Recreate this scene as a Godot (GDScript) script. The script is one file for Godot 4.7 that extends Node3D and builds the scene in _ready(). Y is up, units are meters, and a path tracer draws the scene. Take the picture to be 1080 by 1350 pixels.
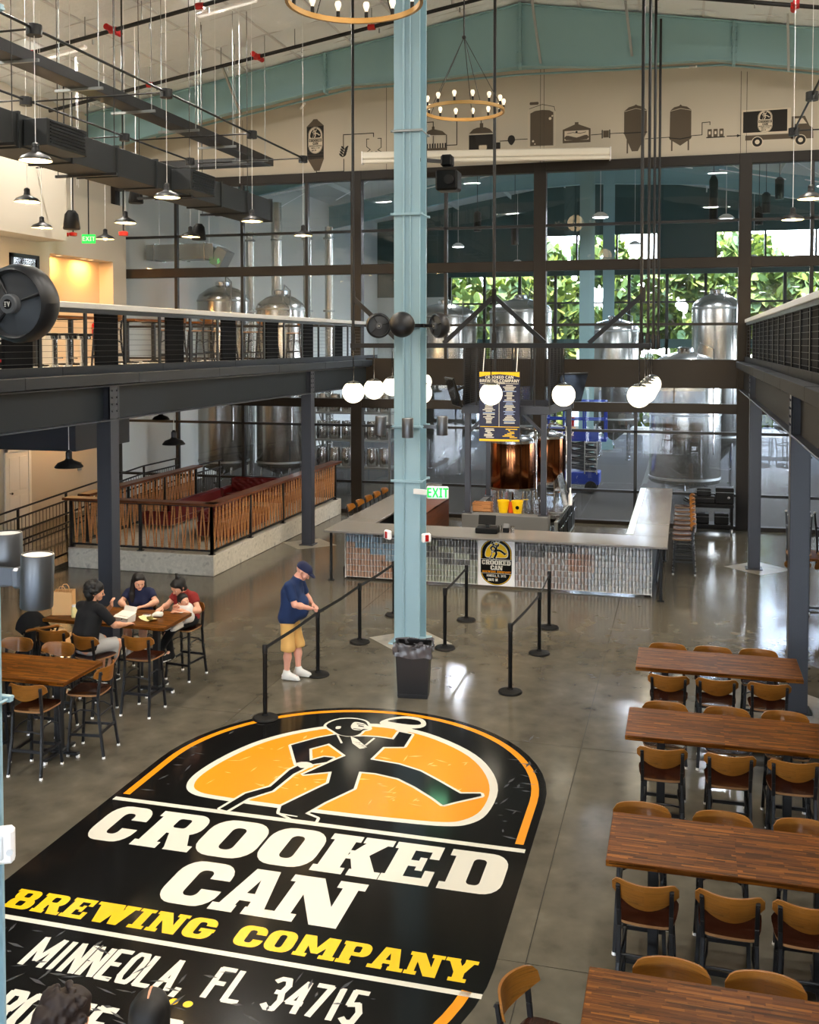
extends Node3D
# A brewery hall seen from the height of its mezzanine. x right, z towards the viewer, floor at y = 0, far window wall at z = -28.6.

class M:
	var s := SurfaceTool.new()
	var empty := true
	func _init():
		s.begin(Mesh.PRIMITIVE_TRIANGLES)
	func tri(a: Vector3, b: Vector3, c: Vector3):
		empty = false
		s.add_vertex(a); s.add_vertex(c); s.add_vertex(b)
	func q(a: Vector3, b: Vector3, c: Vector3, d: Vector3):
		tri(a, b, c); tri(a, c, d)
	func qo(a: Vector3, b: Vector3, c: Vector3, d: Vector3, o: Vector3):   # a quad that faces o
		if (b - a).cross(c - a).dot(o) >= 0: q(a, b, c, d)
		else: q(a, d, c, b)
	func box(c: Vector3, size: Vector3, bas := Basis(), ch := 0.0):
		s.set_smooth_group(-1)
		var h := size * 0.5
		var e := minf(ch, minf(h.x, minf(h.y, h.z)) * 0.9)
		var p := func(a: int, sg: Vector3) -> Vector3:
			var v := (h - Vector3(e, e, e)) * sg
			v[a] = h[a] * sg[a]
			return c + bas * v
		for a in 3:
			var u := (a + 1) % 3
			var w := (a + 2) % 3
			for sgn in [-1.0, 1.0]:
				var k := []
				for t in [[-1.0, -1.0], [1.0, -1.0], [1.0, 1.0], [-1.0, 1.0]]:
					var sg := Vector3.ZERO
					sg[a] = sgn; sg[u] = t[0]; sg[w] = t[1]
					k.append(p.call(a, sg))
				var o := Vector3.ZERO
				o[a] = sgn
				qo(k[0], k[1], k[2], k[3], bas * o)
		if e > 0.0:
			for a in 3:
				var b := (a + 1) % 3
				var w := (a + 2) % 3
				for t in [[-1.0, -1.0], [1.0, -1.0], [1.0, 1.0], [-1.0, 1.0]]:
					var s0 := Vector3.ZERO
					s0[a] = t[0]; s0[b] = t[1]
					var o := bas * s0
					var s1 := s0
					s0[w] = -1.0; s1[w] = 1.0
					qo(p.call(a, s0), p.call(a, s1), p.call(b, s1), p.call(b, s0), o)
			for i in 8:
				var sg := Vector3(1.0 if i & 1 else -1.0, 1.0 if i & 2 else -1.0, 1.0 if i & 4 else -1.0)
				var A: Vector3 = p.call(0, sg)
				var B: Vector3 = p.call(1, sg)
				var C: Vector3 = p.call(2, sg)
				if (B - A).cross(C - A).dot(bas * sg) >= 0: tri(A, B, C)
				else: tri(A, C, B)
	func b2(lo: Vector3, hi: Vector3, ch := 0.0):
		box((lo + hi) * 0.5, hi - lo, Basis(), ch)
	func bar(a: Vector3, b: Vector3, w: float, h: float, ch := 0.0, up := Vector3.UP):   # square bar from a to b, h measured along up
		var d := (b - a).normalized()
		var u := up if absf(d.dot(up)) < 0.98 else Vector3.FORWARD
		var x := u.cross(d).normalized()
		box((a + b) * 0.5, Vector3(w, h, (b - a).length()), Basis(x, d.cross(x), d), ch)
	func frame(d: Vector3) -> Array:
		var u := Vector3.UP if absf(d.y) < 0.95 else Vector3.RIGHT
		var x := u.cross(d).normalized()
		return [x, d.cross(x).normalized()]
	func tube(a: Vector3, b: Vector3, r0: float, r1 := -1.0, n := 8, caps := true):
		var rb := r0 if r1 < 0 else r1
		var d := (b - a).normalized()
		var f := frame(d)
		s.set_smooth_group(0)
		for i in n:
			var t0 := TAU * i / n
			var t1 := TAU * (i + 1) / n
			var u0: Vector3 = f[0] * cos(t0) + f[1] * sin(t0)
			var u1: Vector3 = f[0] * cos(t1) + f[1] * sin(t1)
			qo(a + u0 * r0, a + u1 * r0, b + u1 * rb, b + u0 * rb, u0 + u1)
		if caps:
			s.set_smooth_group(-1)
			for i in range(1, n - 1):
				var k := []
				for j in [0, i, i + 1]:
					k.append(f[0] * cos(TAU * j / n) + f[1] * sin(TAU * j / n))
				tri(b + k[0] * rb, b + k[1] * rb, b + k[2] * rb)
				tri(a + k[0] * r0, a + k[2] * r0, a + k[1] * r0)
	func path(pts: Array, r: float, n := 6, closed := false):
		s.set_smooth_group(0)
		var m := pts.size()
		var rings := []
		var x := Vector3.ZERO
		for i in m:
			var p0: Vector3 = pts[(i - 1 + m) % m] if closed or i > 0 else pts[0]
			var p1: Vector3 = pts[(i + 1) % m] if closed or i < m - 1 else pts[m - 1]
			var d := (p1 - p0).normalized()
			if x == Vector3.ZERO: x = frame(d)[0]
			x = (x - d * x.dot(d)).normalized()
			var y := d.cross(x)
			var ring := []
			for k in n:
				ring.append(pts[i] + (x * cos(TAU * k / n) + y * sin(TAU * k / n)) * r)
			rings.append(ring)
		for i in (m if closed else m - 1):
			for k in n:
				var A = rings[i]
				var B = rings[(i + 1) % m]
				qo(A[k], A[(k + 1) % n], B[(k + 1) % n], B[k], A[k] + A[(k + 1) % n] - pts[i] * 2.0)
	func lathe(pr: Array, n := 20, xf := Transform3D()):   # Vector2(radius, height) from bottom to top, sharp corners kept sharp
		var g := 0
		var c := xf * Vector3(0, (pr[0].y + pr[-1].y) * 0.5, 0)
		for j in pr.size() - 1:
			if j > 0:
				var d0: Vector2 = (pr[j] - pr[j - 1]).normalized()
				var d1: Vector2 = (pr[j + 1] - pr[j]).normalized()
				if d0.dot(d1) < 0.8: g += 1
			s.set_smooth_group(g)
			var e: Vector2 = pr[j + 1] - pr[j]
			var nr := Vector2(e.y, -e.x)
			for i in n:
				var t0 := TAU * i / n
				var t1 := TAU * (i + 1) / n
				var u0 := Vector3(cos(t0), 0, sin(t0))
				var u1 := Vector3(cos(t1), 0, sin(t1))
				var o: Vector3 = xf.basis * ((u0 + u1) * nr.x + Vector3.UP * nr.y * 2.0)
				var A: Vector3 = xf * (u0 * pr[j].x + Vector3.UP * pr[j].y)
				var B: Vector3 = xf * (u1 * pr[j].x + Vector3.UP * pr[j].y)
				var C: Vector3 = xf * (u1 * pr[j + 1].x + Vector3.UP * pr[j + 1].y)
				var D: Vector3 = xf * (u0 * pr[j + 1].x + Vector3.UP * pr[j + 1].y)
				if pr[j].x < 1e-5:
					if (C - A).cross(D - A).dot(o) >= 0: tri(A, C, D)
					else: tri(A, D, C)
				elif pr[j + 1].x < 1e-5:
					if (B - A).cross(C - A).dot(o) >= 0: tri(A, B, C)
					else: tri(A, C, B)
				else: qo(A, B, C, D, o)
	func ball(c: Vector3, r: Vector3, n := 12, bas := Basis()):
		var pr := []
		for i in n / 2 + 1:
			var t := -PI / 2 + PI * i / (n / 2)
			pr.append(Vector2(maxf(cos(t), 0.0), sin(t)))
		lathe(pr, n, Transform3D(bas * Basis.from_scale(r), c))
	func flat(poly: PackedVector2Array, xf: Transform3D):
		var ix := Geometry2D.triangulate_polygon(poly)
		s.set_smooth_group(-1)
		var up := xf.basis.z
		for i in ix.size() / 3:
			var a := xf * Vector3(poly[ix[i * 3]].x, poly[ix[i * 3]].y, 0)
			var b := xf * Vector3(poly[ix[i * 3 + 1]].x, poly[ix[i * 3 + 1]].y, 0)
			var c := xf * Vector3(poly[ix[i * 3 + 2]].x, poly[ix[i * 3 + 2]].y, 0)
			if (b - a).cross(c - a).dot(up) >= 0: tri(a, b, c)
			else: tri(a, c, b)
	func flats(polys: Array, xf: Transform3D):   # flat pieces, each without what the ones before it cover
		for i in polys.size():
			var left := [polys[i]]
			for j in i:
				var next := []
				for p in left:
					for c in Geometry2D.clip_polygons(p, polys[j]):
						if not Geometry2D.is_polygon_clockwise(c) and c.size() > 2: next.append(c)
				left = next
			for p in left: flat(p, xf)
	func prism(poly: PackedVector2Array, d: float, xf := Transform3D()):   # outline in xy, thickness d along +z
		var back := xf
		back.basis = Basis(xf.basis.x, xf.basis.y, -xf.basis.z)
		flat(poly, back)
		flat(poly, xf * Transform3D(Basis(), Vector3(0, 0, d)))
		s.set_smooth_group(-1)
		var ccw := not Geometry2D.is_polygon_clockwise(poly)
		for i in poly.size():
			var p := poly[i]
			var r := poly[(i + 1) % poly.size()]
			var o := Vector2(r.y - p.y, p.x - r.x) * (1.0 if ccw else -1.0)
			qo(xf * Vector3(p.x, p.y, 0), xf * Vector3(r.x, r.y, 0), xf * Vector3(r.x, r.y, d), xf * Vector3(p.x, p.y, d), xf.basis * Vector3(o.x, o.y, 0))
	func grid(nu: int, nv: int, f: Callable, out: Vector3, flip := false):   # a smooth sheet; out only settles which way it faces
		s.set_smooth_group(0)
		var rows := []
		for i in nu + 1:
			var row := []
			for j in nv + 1:
				row.append(f.call(float(i) / nu, float(j) / nv))
			rows.append(row)
		for i in nu:
			for j in nv:
				if out == Vector3.ZERO:
					if flip: q(rows[i][j], rows[i][j + 1], rows[i + 1][j + 1], rows[i + 1][j])
					else: q(rows[i][j], rows[i + 1][j], rows[i + 1][j + 1], rows[i][j + 1])
				else: qo(rows[i][j], rows[i + 1][j], rows[i + 1][j + 1], rows[i][j + 1], out)
	func mesh() -> ArrayMesh:
		s.generate_normals()
		return s.commit()

	# Bodies: tapered capsules [from, to, radius, radius] melted together on a grid, cut by planes [point, outward normal], meshed as surface nets.
	func blob(bones: Array, cell: float, cuts := [], k := 0.012):
		s.set_smooth_group(0)
		var lo := Vector3(INF, INF, INF)
		var hi := -lo
		for b in bones:
			var r: float = maxf(b[2], b[3]) + cell * 3
			var rv := Vector3(r, r, r)
			lo = lo.min(b[0] - rv).min(b[1] - rv)
			hi = hi.max(b[0] + rv).max(b[1] + rv)
		var nx := int((hi.x - lo.x) / cell) + 2
		var ny := int((hi.y - lo.y) / cell) + 2
		var nz := int((hi.z - lo.z) / cell) + 2
		var f := PackedFloat32Array()
		f.resize(nx * ny * nz)
		var band := k * 4.0 + cell * 1.5
		for b in bones:
			var a: Vector3 = b[0]
			var d: Vector3 = b[1] - a
			var l2 := maxf(d.length_squared(), 1e-9)
			var ra: float = b[2]
			var dr: float = b[3] - ra
			var r := maxf(b[2], b[3]) + band
			var rv := Vector3(r, r, r)
			var p0: Vector3 = (a.min(b[1]) - rv - lo) / cell
			var p1: Vector3 = (a.max(b[1]) + rv - lo) / cell
			for z in range(maxi(int(p0.z), 0), mini(int(p1.z) + 1, nz - 1) + 1):
				for y in range(maxi(int(p0.y), 0), mini(int(p1.y) + 1, ny - 1) + 1):
					var row := (z * ny + y) * nx
					for x in range(maxi(int(p0.x), 0), mini(int(p1.x) + 1, nx - 1) + 1):
						var p := lo + Vector3(x, y, z) * cell - a
						var t := clampf(p.dot(d) / l2, 0.0, 1.0)
						var e := (p - d * t).length() - ra - dr * t
						if e < band: f[row + x] += exp(-maxf(e, -0.5) / k)
		var n := f.size()
		for i in n:
			f[i] = -k * log(f[i]) if f[i] > 1e-7 else 0.2
		if cuts:
			for z in nz:
				for y in ny:
					for x in nx:
						var i := (z * ny + y) * nx + x
						if f[i] < 0.19:
							var p := lo + Vector3(x, y, z) * cell
							for c in cuts:
								f[i] = maxf(f[i], (p - c[0]).dot(c[1]))
		var at := PackedInt32Array()
		at.resize(n)
		at.fill(-1)
		var vs := PackedVector3Array()
		var off := [0, 1, nx, nx + 1, nx * ny, nx * ny + 1, nx * ny + nx, nx * ny + nx + 1]
		var ed := [[0, 1], [2, 3], [4, 5], [6, 7], [0, 2], [1, 3], [4, 6], [5, 7], [0, 4], [1, 5], [2, 6], [3, 7]]
		var co := []
		for i in 8: co.append(Vector3(i & 1, (i >> 1) & 1, i >> 2))
		for z in nz - 1:
			for y in ny - 1:
				for x in nx - 1:
					var i := (z * ny + y) * nx + x
					if f[i] > 0.19: continue
					var m := 0
					for c in 8:
						if f[i + off[c]] < 0: m |= 1 << c
					if m == 0 or m == 255: continue
					var sum := Vector3.ZERO
					var cnt := 0
					for e in ed:
						var A: float = f[i + off[e[0]]]
						var B: float = f[i + off[e[1]]]
						if (A < 0) != (B < 0):
							sum += co[e[0]].lerp(co[e[1]], A / (A - B))
							cnt += 1
					at[i] = vs.size()
					vs.append(lo + (Vector3(x, y, z) + sum / cnt) * cell)
		for z in range(1, nz - 1):
			for y in range(1, ny - 1):
				for x in range(1, nx - 1):
					var i := (z * ny + y) * nx + x
					if f[i] > 0.19: continue
					var neg := f[i] < 0
					for ax in 3:
						var st: int = [1, nx, nx * ny][ax]
						if (f[i + st] < 0) == neg: continue
						var u: int = [nx, nx * ny, 1][ax]
						var w: int = [nx * ny, 1, nx][ax]
						var k4 := [at[i - u - w], at[i - w], at[i], at[i - u]]
						if k4.min() < 0: continue
						if neg: q(vs[k4[0]], vs[k4[1]], vs[k4[2]], vs[k4[3]])
						else: q(vs[k4[0]], vs[k4[3]], vs[k4[2]], vs[k4[1]])

var used := {}
var mats := {}
var rng := RandomNumberGenerator.new()

func numbered(n: String) -> String:
	if not used.has(n):
		used[n] = 0
		return n
	used[n] += 1
	return "%s_%03d" % [n, used[n]]

func tag(o: Node, label: String, category: String, group := ""):
	o.set_meta("label", label)
	o.set_meta("category", category)
	if group: o.set_meta("group", group)
	return o

func thing(called: String, label: String, category: String, at := Vector3.ZERO, turn := 0.0, group := "") -> Node3D:
	var o := Node3D.new()
	o.name = numbered(called)
	add_child(o)
	o.position = at
	o.rotation.y = turn
	tag(o, label, category, group)
	return o

func part(parent: Node, called: String, m, mat: Material) -> MeshInstance3D:
	var o := MeshInstance3D.new()
	o.mesh = m.mesh() if m is M else m
	o.material_override = mat
	o.name = numbered(called) if parent == self else called
	parent.add_child(o, true)
	return o

func single(called: String, m, mat: Material, label: String, category: String, group := ""):
	return tag(part(self, called, m, mat), label, category, group)

func struct(called: String, m, mat: Material) -> MeshInstance3D:
	var o := part(self, called, m, mat)
	o.set_meta("kind", "structure")
	return o

func frame_of(called: String, at := Vector3.ZERO) -> Node3D:   # a piece of the setting that is built of pieces
	var o := Node3D.new()
	o.name = numbered(called)
	add_child(o)
	o.position = at
	o.set_meta("kind", "structure")
	return o

func stuff(o: Node):
	o.set_meta("kind", "stuff")
	return o

func copy(o: Node3D, at: Vector3, turn: float, label := "", group := "") -> Node3D:
	var c: Node3D = o.duplicate()
	var base: String = o.get_meta("base") if o.has_meta("base") else String(o.name)
	c.name = numbered(base)
	add_child(c)
	c.position = at
	c.rotation.y = turn
	if label: c.set_meta("label", label)
	if group: c.set_meta("group", group)
	return c

func mat(key: String, color := Color.WHITE, rough := 0.6, metal := 0.0, spec := 0.5) -> StandardMaterial3D:
	if mats.has(key): return mats[key]
	var m := StandardMaterial3D.new()
	m.resource_name = key
	m.albedo_color = color
	m.roughness = rough
	m.metallic = metal
	m.metallic_specular = spec
	mats[key] = m
	return m

func glow(key: String, color: Color, energy: float) -> StandardMaterial3D:
	var m := mat(key, color, 0.4)
	m.emission_enabled = true
	m.emission = color
	m.emission_energy_multiplier = energy
	return m

func noise(size: int, freq: float, octaves: int, ramp: Array, seed_: int, bump := 0.0) -> NoiseTexture2D:
	var n := FastNoiseLite.new()
	n.seed = seed_
	n.frequency = freq
	n.noise_type = FastNoiseLite.TYPE_SIMPLEX_SMOOTH
	n.fractal_octaves = octaves
	var t := NoiseTexture2D.new()
	t.width = size
	t.height = size
	t.seamless = true
	t.noise = n
	if bump > 0:
		t.as_normal_map = true
		t.bump_strength = bump
	elif ramp:
		var g := Gradient.new()
		g.offsets = PackedFloat32Array(range(ramp.size()).map(func(i): return float(i) / (ramp.size() - 1)))
		g.colors = PackedColorArray(ramp)
		t.color_ramp = g
	return t

func gray(v: float) -> Color:
	return Color(v, v, v)

func lamp(at: Vector3, color: Color, energy: float, size := 0.05, called := "lamp_light"):
	var l := OmniLight3D.new()
	l.name = numbered(called)
	l.position = at
	l.light_color = color
	l.light_energy = energy
	l.light_size = size
	l.omni_range = 40.0
	l.omni_attenuation = 2.0
	l.shadow_enabled = true
	add_child(l)

func area(at: Vector3, towards: Vector3, size: Vector2, color: Color, energy: float, called := "area_light"):
	var l := AreaLight3D.new()
	l.name = numbered(called)
	l.area_size = size
	l.light_color = color
	l.light_energy = energy
	l.area_normalize_energy = true
	l.area_range = 60.0
	l.shadow_enabled = true
	add_child(l)
	l.position = at
	l.look_at(at + towards, Vector3.UP if absf(towards.y) < 0.9 else Vector3.FORWARD)

func vec(text: String, scale := 1.0) -> PackedVector2Array:   # «x,y x,y ...»
	var o := PackedVector2Array()
	for t in text.split(" ", false):
		var c := t.split(",")
		o.append(Vector2(float(c[0]), float(c[1])) * scale)
	return o

func smooth(p: PackedVector2Array, n := 4) -> PackedVector2Array:   # closed Catmull-Rom
	var o := PackedVector2Array()
	var m := p.size()
	for i in m:
		for k in n:
			o.append(p[i].cubic_interpolate(p[(i + 1) % m], p[(i - 1 + m) % m], p[(i + 2) % m], float(k) / n))
	return o

func rr(x0: float, y0: float, x1: float, y1: float, r: float, n := 5) -> PackedVector2Array:
	var o := PackedVector2Array()
	if r <= 0: return PackedVector2Array([Vector2(x0, y0), Vector2(x1, y0), Vector2(x1, y1), Vector2(x0, y1)])
	for c in [[x1 - r, y0 + r, -90.0], [x1 - r, y1 - r, 0.0], [x0 + r, y1 - r, 90.0], [x0 + r, y0 + r, 180.0]]:
		for i in n + 1:
			var t := deg_to_rad(c[2] + 90.0 * i / n)
			o.append(Vector2(c[0] + r * cos(t), c[1] + r * sin(t)))
	return o

func holed(outer: PackedVector2Array, holes: Array) -> Array:   # pieces without holes
	var pieces := [outer]
	for h in holes:
		var bx := Rect2(h[0], Vector2.ZERO)
		for p in h: bx = bx.expand(p)
		var x := bx.get_center().x
		var next := []
		for p in pieces:
			for half in [rr(-99, -99, x, 99, 0), rr(x, -99, 99, 99, 0)]:
				for a in Geometry2D.intersect_polygons(p, half):
					next.append_array(Geometry2D.clip_polygons(a, h))
		pieces = next
	return pieces

const LEFT := -17.3
const RIGHT := 8.7
const FAR := -28.6
const NEAR := 6.0

func roof_y(x: float) -> float:
	return 14.0 - 0.1667 * absf(x + 4.3)

func make_materials():
	var floor_tex := noise(1024, 0.012, 7, [Color(0.39, 0.375, 0.345), Color(0.455, 0.44, 0.41), Color(0.49, 0.475, 0.44), Color(0.54, 0.525, 0.49)], 3)
	var c := mat("concrete", Color(0.80, 0.79, 0.75), 0.2)
	c.albedo_texture = floor_tex
	c.uv1_triplanar = true
	c.uv1_world_triplanar = true
	c.uv1_scale = Vector3(0.16, 0.16, 0.16)
	c.roughness_texture = noise(512, 0.012, 4, [gray(0.62), gray(0.8), gray(0.72), gray(1.0)], 9)
	c.roughness = 0.19
	var d := mat("concrete_pale", Color(0.66, 0.64, 0.59), 0.28)
	d.albedo_texture = noise(256, 0.02, 4, [gray(0.8), gray(1.0), gray(0.9)], 12)
	d.uv1_triplanar = true
	d.uv1_world_triplanar = true
	d.uv1_scale = Vector3(0.4, 0.4, 0.4)
	var cu := mat("curb_concrete", Color(0.86, 0.84, 0.79), 0.85)
	cu.albedo_texture = noise(512, 0.015, 5, [gray(0.72), gray(0.95), gray(0.88), gray(1.0)], 14)
	cu.uv1_triplanar = true
	cu.uv1_scale = Vector3(0.5, 0.5, 0.5)
	mat("joint", Color(0.22, 0.21, 0.19), 0.9)
	mat("wall", Color(0.77, 0.735, 0.67), 0.9)
	mat("wall_warm", Color(0.86, 0.77, 0.64), 0.9)
	var ce := mat("insulation", Color(0.90, 0.915, 0.92), 0.5)
	ce.normal_enabled = true
	ce.normal_texture = noise(512, 0.02, 4, [], 21, 6.0)
	ce.normal_scale = 0.35
	ce.uv1_triplanar = true
	ce.uv1_scale = Vector3(0.35, 0.35, 0.35)
	mat("teal", Color(0.52, 0.66, 0.68), 0.5)
	mat("teal_column", Color(0.60, 0.73, 0.78), 0.36)
	mat("bronze", Color(0.135, 0.115, 0.095), 0.5, 0.0, 0.4)
	mat("black_frame", Color(0.045, 0.045, 0.045), 0.45)
	mat("mezz_steel", Color(0.19, 0.205, 0.245), 0.36, 0.0, 0.5)
	mat("mezz_beam", Color(0.115, 0.12, 0.13), 0.6, 0.0, 0.22)
	mat("black_steel", Color(0.05, 0.055, 0.065), 0.42)
	mat("stool_steel", Color(0.055, 0.062, 0.08), 0.42)
	mat("cable_steel", Color(0.25, 0.25, 0.25), 0.5, 0.3)
	mat("black_plastic", Color(0.035, 0.035, 0.037), 0.5, 0.0, 0.33)
	mat("rubber", Color(0.02, 0.02, 0.02), 0.7)
	mat("white_plastic", Color(0.9, 0.9, 0.88), 0.45)
	mat("white_paint", Color(0.92, 0.90, 0.85), 0.5)
	mat("steel", Color(0.74, 0.74, 0.73), 0.24, 1.0)
	mat("chrome", Color(0.85, 0.85, 0.86), 0.08, 1.0)
	mat("galvanised", Color(0.60, 0.62, 0.62), 0.4, 0.8)
	mat("wire", Color(0.42, 0.42, 0.41), 0.45, 0.6)
	mat("copper", Color(0.58, 0.36, 0.23), 0.14, 1.0)
	mat("copper_shade", Color(0.45, 0.20, 0.10), 0.3, 1.0)
	mat("ledge_steel", Color(0.12, 0.145, 0.175), 0.5, 0.0, 0.35)
	mat("duct", Color(0.10, 0.115, 0.12), 0.6)
	mat("red", Color(0.72, 0.06, 0.05), 0.4)
	mat("red_leather", Color(0.32, 0.035, 0.04), 0.32)
	mat("countertop", Color(0.46, 0.45, 0.44), 0.22)
	mat("rail_top", Color(0.80, 0.80, 0.79), 0.35)
	mat("blue_lift", Color(0.02, 0.2, 0.62), 0.4)
	mat("yellow", Color(0.98, 0.80, 0.04), 0.4)
	mat("kraft", Color(0.86, 0.68, 0.46), 0.8)
	mat("paper", Color(0.93, 0.92, 0.88), 0.7)
	mat("skin", Color(0.88, 0.66, 0.54), 0.55)
	mat("skin_tan", Color(0.86, 0.63, 0.50), 0.55)
	mat("skin_pink", Color(0.90, 0.66, 0.57), 0.55)
	mat("hair_black", Color(0.05, 0.04, 0.036), 0.6)
	mat("hair_brown", Color(0.13, 0.075, 0.055), 0.6)
	mat("lip", Color(0.66, 0.35, 0.31), 0.5)
	mat("eye_white", Color(0.9, 0.88, 0.85), 0.3)
	mat("eye_dark", Color(0.05, 0.03, 0.025), 0.2)
	mat("navy", Color(0.06, 0.10, 0.24), 0.85)
	mat("polo_navy", Color(0.07, 0.17, 0.34), 0.85)
	mat("black_cloth", Color(0.03, 0.035, 0.05), 0.9)
	mat("khaki", Color(0.86, 0.68, 0.40), 0.85)
	mat("grey_cloth", Color(0.70, 0.70, 0.69), 0.9)
	mat("rust", Color(0.50, 0.10, 0.08), 0.85)
	mat("white_cloth", Color(0.88, 0.86, 0.83), 0.85)
	mat("shoe_white", Color(0.85, 0.85, 0.83), 0.6)
	mat("grey_block", Color(0.40, 0.41, 0.42), 0.8)
	mat("brewery_white", Color(0.80, 0.81, 0.79), 0.7)
	mat("brewery_teal", Color(0.19, 0.30, 0.295), 0.6)
	mat("brewery_floor", Color(0.40, 0.41, 0.405), 0.14)
	mat("panel_black", Color(0.06, 0.065, 0.08), 0.7, 0.0, 0.2)
	mat("wall_dim", Color(0.36, 0.34, 0.31), 0.9)
	mat("asphalt", Color(0.45, 0.45, 0.43), 0.9)
	var g := mat("glass", Color(0.35, 0.42, 0.40, 0.01), 0.0, 0.0, 0.45)
	g.transparency = BaseMaterial3D.TRANSPARENCY_ALPHA
	wood("table_wood", 7, 80, 110, Color(0.385, 0.215, 0.05), 0.16, 0.38, Vector3(0.55, 0.55, 0.55))
	wood("chair_wood", 8, 1, 1, Color(0.54, 0.345, 0.12), 0.10, 0.3, Vector3(1.6, 1.6, 1.6))
	wood("seat_wood", 9, 1, 1, Color(0.185, 0.08, 0.04), 0.04, 0.2, Vector3(1.6, 1.6, 1.6))
	wood("cap_wood", 10, 1, 1, Color(0.42, 0.23, 0.12), 0.06, 0.35, Vector3(0.8, 0.8, 0.8))
	wood("slat_wood", 11, 1, 1, Color(0.72, 0.50, 0.31), 0.05, 0.5, Vector3(1.0, 1.0, 1.0))

func wood(key: String, seed_: int, rows: int, length: int, base: Color, spread: float, rough: float, scale: Vector3):
	rng.seed = seed_
	var w := 1024
	var h := 512
	var im := Image.create(w, h, false, Image.FORMAT_RGB8)
	im.fill(base)
	if rows > 1:
		for r in rows:
			var x := -rng.randi_range(0, length)
			while x < w:
				var l := rng.randi_range(length / 2, length * 3 / 2)
				var t := rng.randf_range(-1.0, 1.0)
				var c := base.darkened(-t * spread * 2.2) if t < 0 else base.lerp(Color(0.78, 0.52, 0.18), t * t * 0.42)
				if t < 0: c = base.darkened(-t * 0.42)
				im.fill_rect(Rect2i(x, r * h / rows, l, h / rows + 1), c)
				x += l
	else:
		for i in 70:
			var c := base.darkened(rng.randf() * 0.3) if rng.randf() < 0.6 else base.lightened(rng.randf() * 0.08)
			im.fill_rect(Rect2i(rng.randi_range(-200, w), rng.randi_range(0, h), rng.randi_range(200, 700), rng.randi_range(3, 14)), c)
	for i in 2600:
		var x := rng.randi_range(0, w - 1)
		var y := rng.randi_range(0, h - 1)
		var c := im.get_pixel(x, y)
		var t := rng.randf_range(-1.0, 1.0)
		c = c.darkened(0.16 * t) if t > 0 else c.lightened(-0.07 * t)
		im.fill_rect(Rect2i(x, y, rng.randi_range(30, 160), 1), c)
	var m := mat(key, Color.WHITE, rough)
	m.albedo_texture = ImageTexture.create_from_image(im)
	m.uv1_triplanar = true
	m.uv1_scale = scale
	m.metallic_specular = 0.36 if rows < 2 else 0.22
	m.clearcoat_enabled = rows < 2
	m.clearcoat = 0.25
	m.clearcoat_roughness = 0.15

func setup():
	var cam := Camera3D.new()
	cam.name = "camera"
	add_child(cam)
	cam.position = Vector3(0, 5, 0)
	cam.rotation = Vector3(deg_to_rad(-2.0), atan(364.0 / 1350.0), 0)
	cam.set_frustum(0.1, Vector2(0, -0.1 * 176.0 / 1350.0), 0.1, 400.0)
	cam.current = true
	var we := WorldEnvironment.new()
	we.name = "environment"
	var e := Environment.new()
	e.background_mode = Environment.BG_SKY
	e.sky = Sky.new()
	var sk := ProceduralSkyMaterial.new()
	sk.sky_top_color = Color(0.62, 0.72, 0.86)
	sk.sky_horizon_color = Color(0.90, 0.92, 0.93)
	sk.ground_bottom_color = Color(0.55, 0.55, 0.52)
	sk.ground_horizon_color = Color(0.75, 0.77, 0.76)
	sk.sky_energy_multiplier = 4.2
	sk.ground_energy_multiplier = 3.0
	e.sky.sky_material = sk
	e.tonemap_mode = Environment.TONE_MAPPER_LINEAR
	e.tonemap_exposure = 1.2
	e.sdfgi_enabled = true
	e.ssao_enabled = true
	e.ssil_enabled = true
	we.environment = e
	add_child(we)
	var sun := DirectionalLight3D.new()
	sun.name = "sun"
	sun.light_energy = 5.0
	sun.light_color = Color(1.0, 0.96, 0.88)
	sun.light_angular_distance = 0.6
	sun.shadow_enabled = true
	add_child(sun)
	sun.rotation = Vector3(deg_to_rad(-52), deg_to_rad(62), 0)
	# linear lamps under the roof, along the slope
	var n := 0
	for z in [3.0, -3.0, -9.0, -15.5, -21.8]:
		for x in [-14.6, -10.2, 1.6, 6.2]:
			var a := atan(0.1667) * (1.0 if x < -4.3 else -1.0)
			var y := roof_y(x) - 0.38
			var where := "over the left mezzanine" if x < -12 else ("left of the ridge" if x < -4 else ("right of the ridge" if x < 4 else "over the right mezzanine"))
			var depth = ["above the viewer", "nearest the viewer in front", "in the middle of the hall", "behind the middle of the hall", "near the far wall"][n / 4]
			var t := thing("linear_lamp", "slim white linear ceiling lamp %s, %s" % [where, depth], "ceiling lamp", Vector3(x, y, z), 0.0, "linear lamps under the roof")
			t.rotation.z = a
			var m := M.new()
			m.box(Vector3(0, 0.03, 0), Vector3(1.5, 0.07, 0.13), Basis(), 0.015)
			part(t, "housing", m, mat("white_plastic"))
			m = M.new()
			m.box(Vector3(0, -0.012, 0), Vector3(1.46, 0.016, 0.1), Basis(), 0.004)
			part(t, "diffuser", m, glow("led", Color(1.0, 0.97, 0.93), 0.45))
			m = M.new()
			for s in [-0.6, 0.6]: m.tube(Vector3(s, 0.06, 0), Vector3(s, 0.36, 0), 0.006)
			part(t, "hanger", m, mat("wire"))
			area(Vector3(x, y - 0.035, z), Vector3.DOWN, Vector2(1.4, 0.1), Color(1.0, 0.97, 0.93), LED, "linear_lamp_light")
			n += 1

const LED := 50.0

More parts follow.
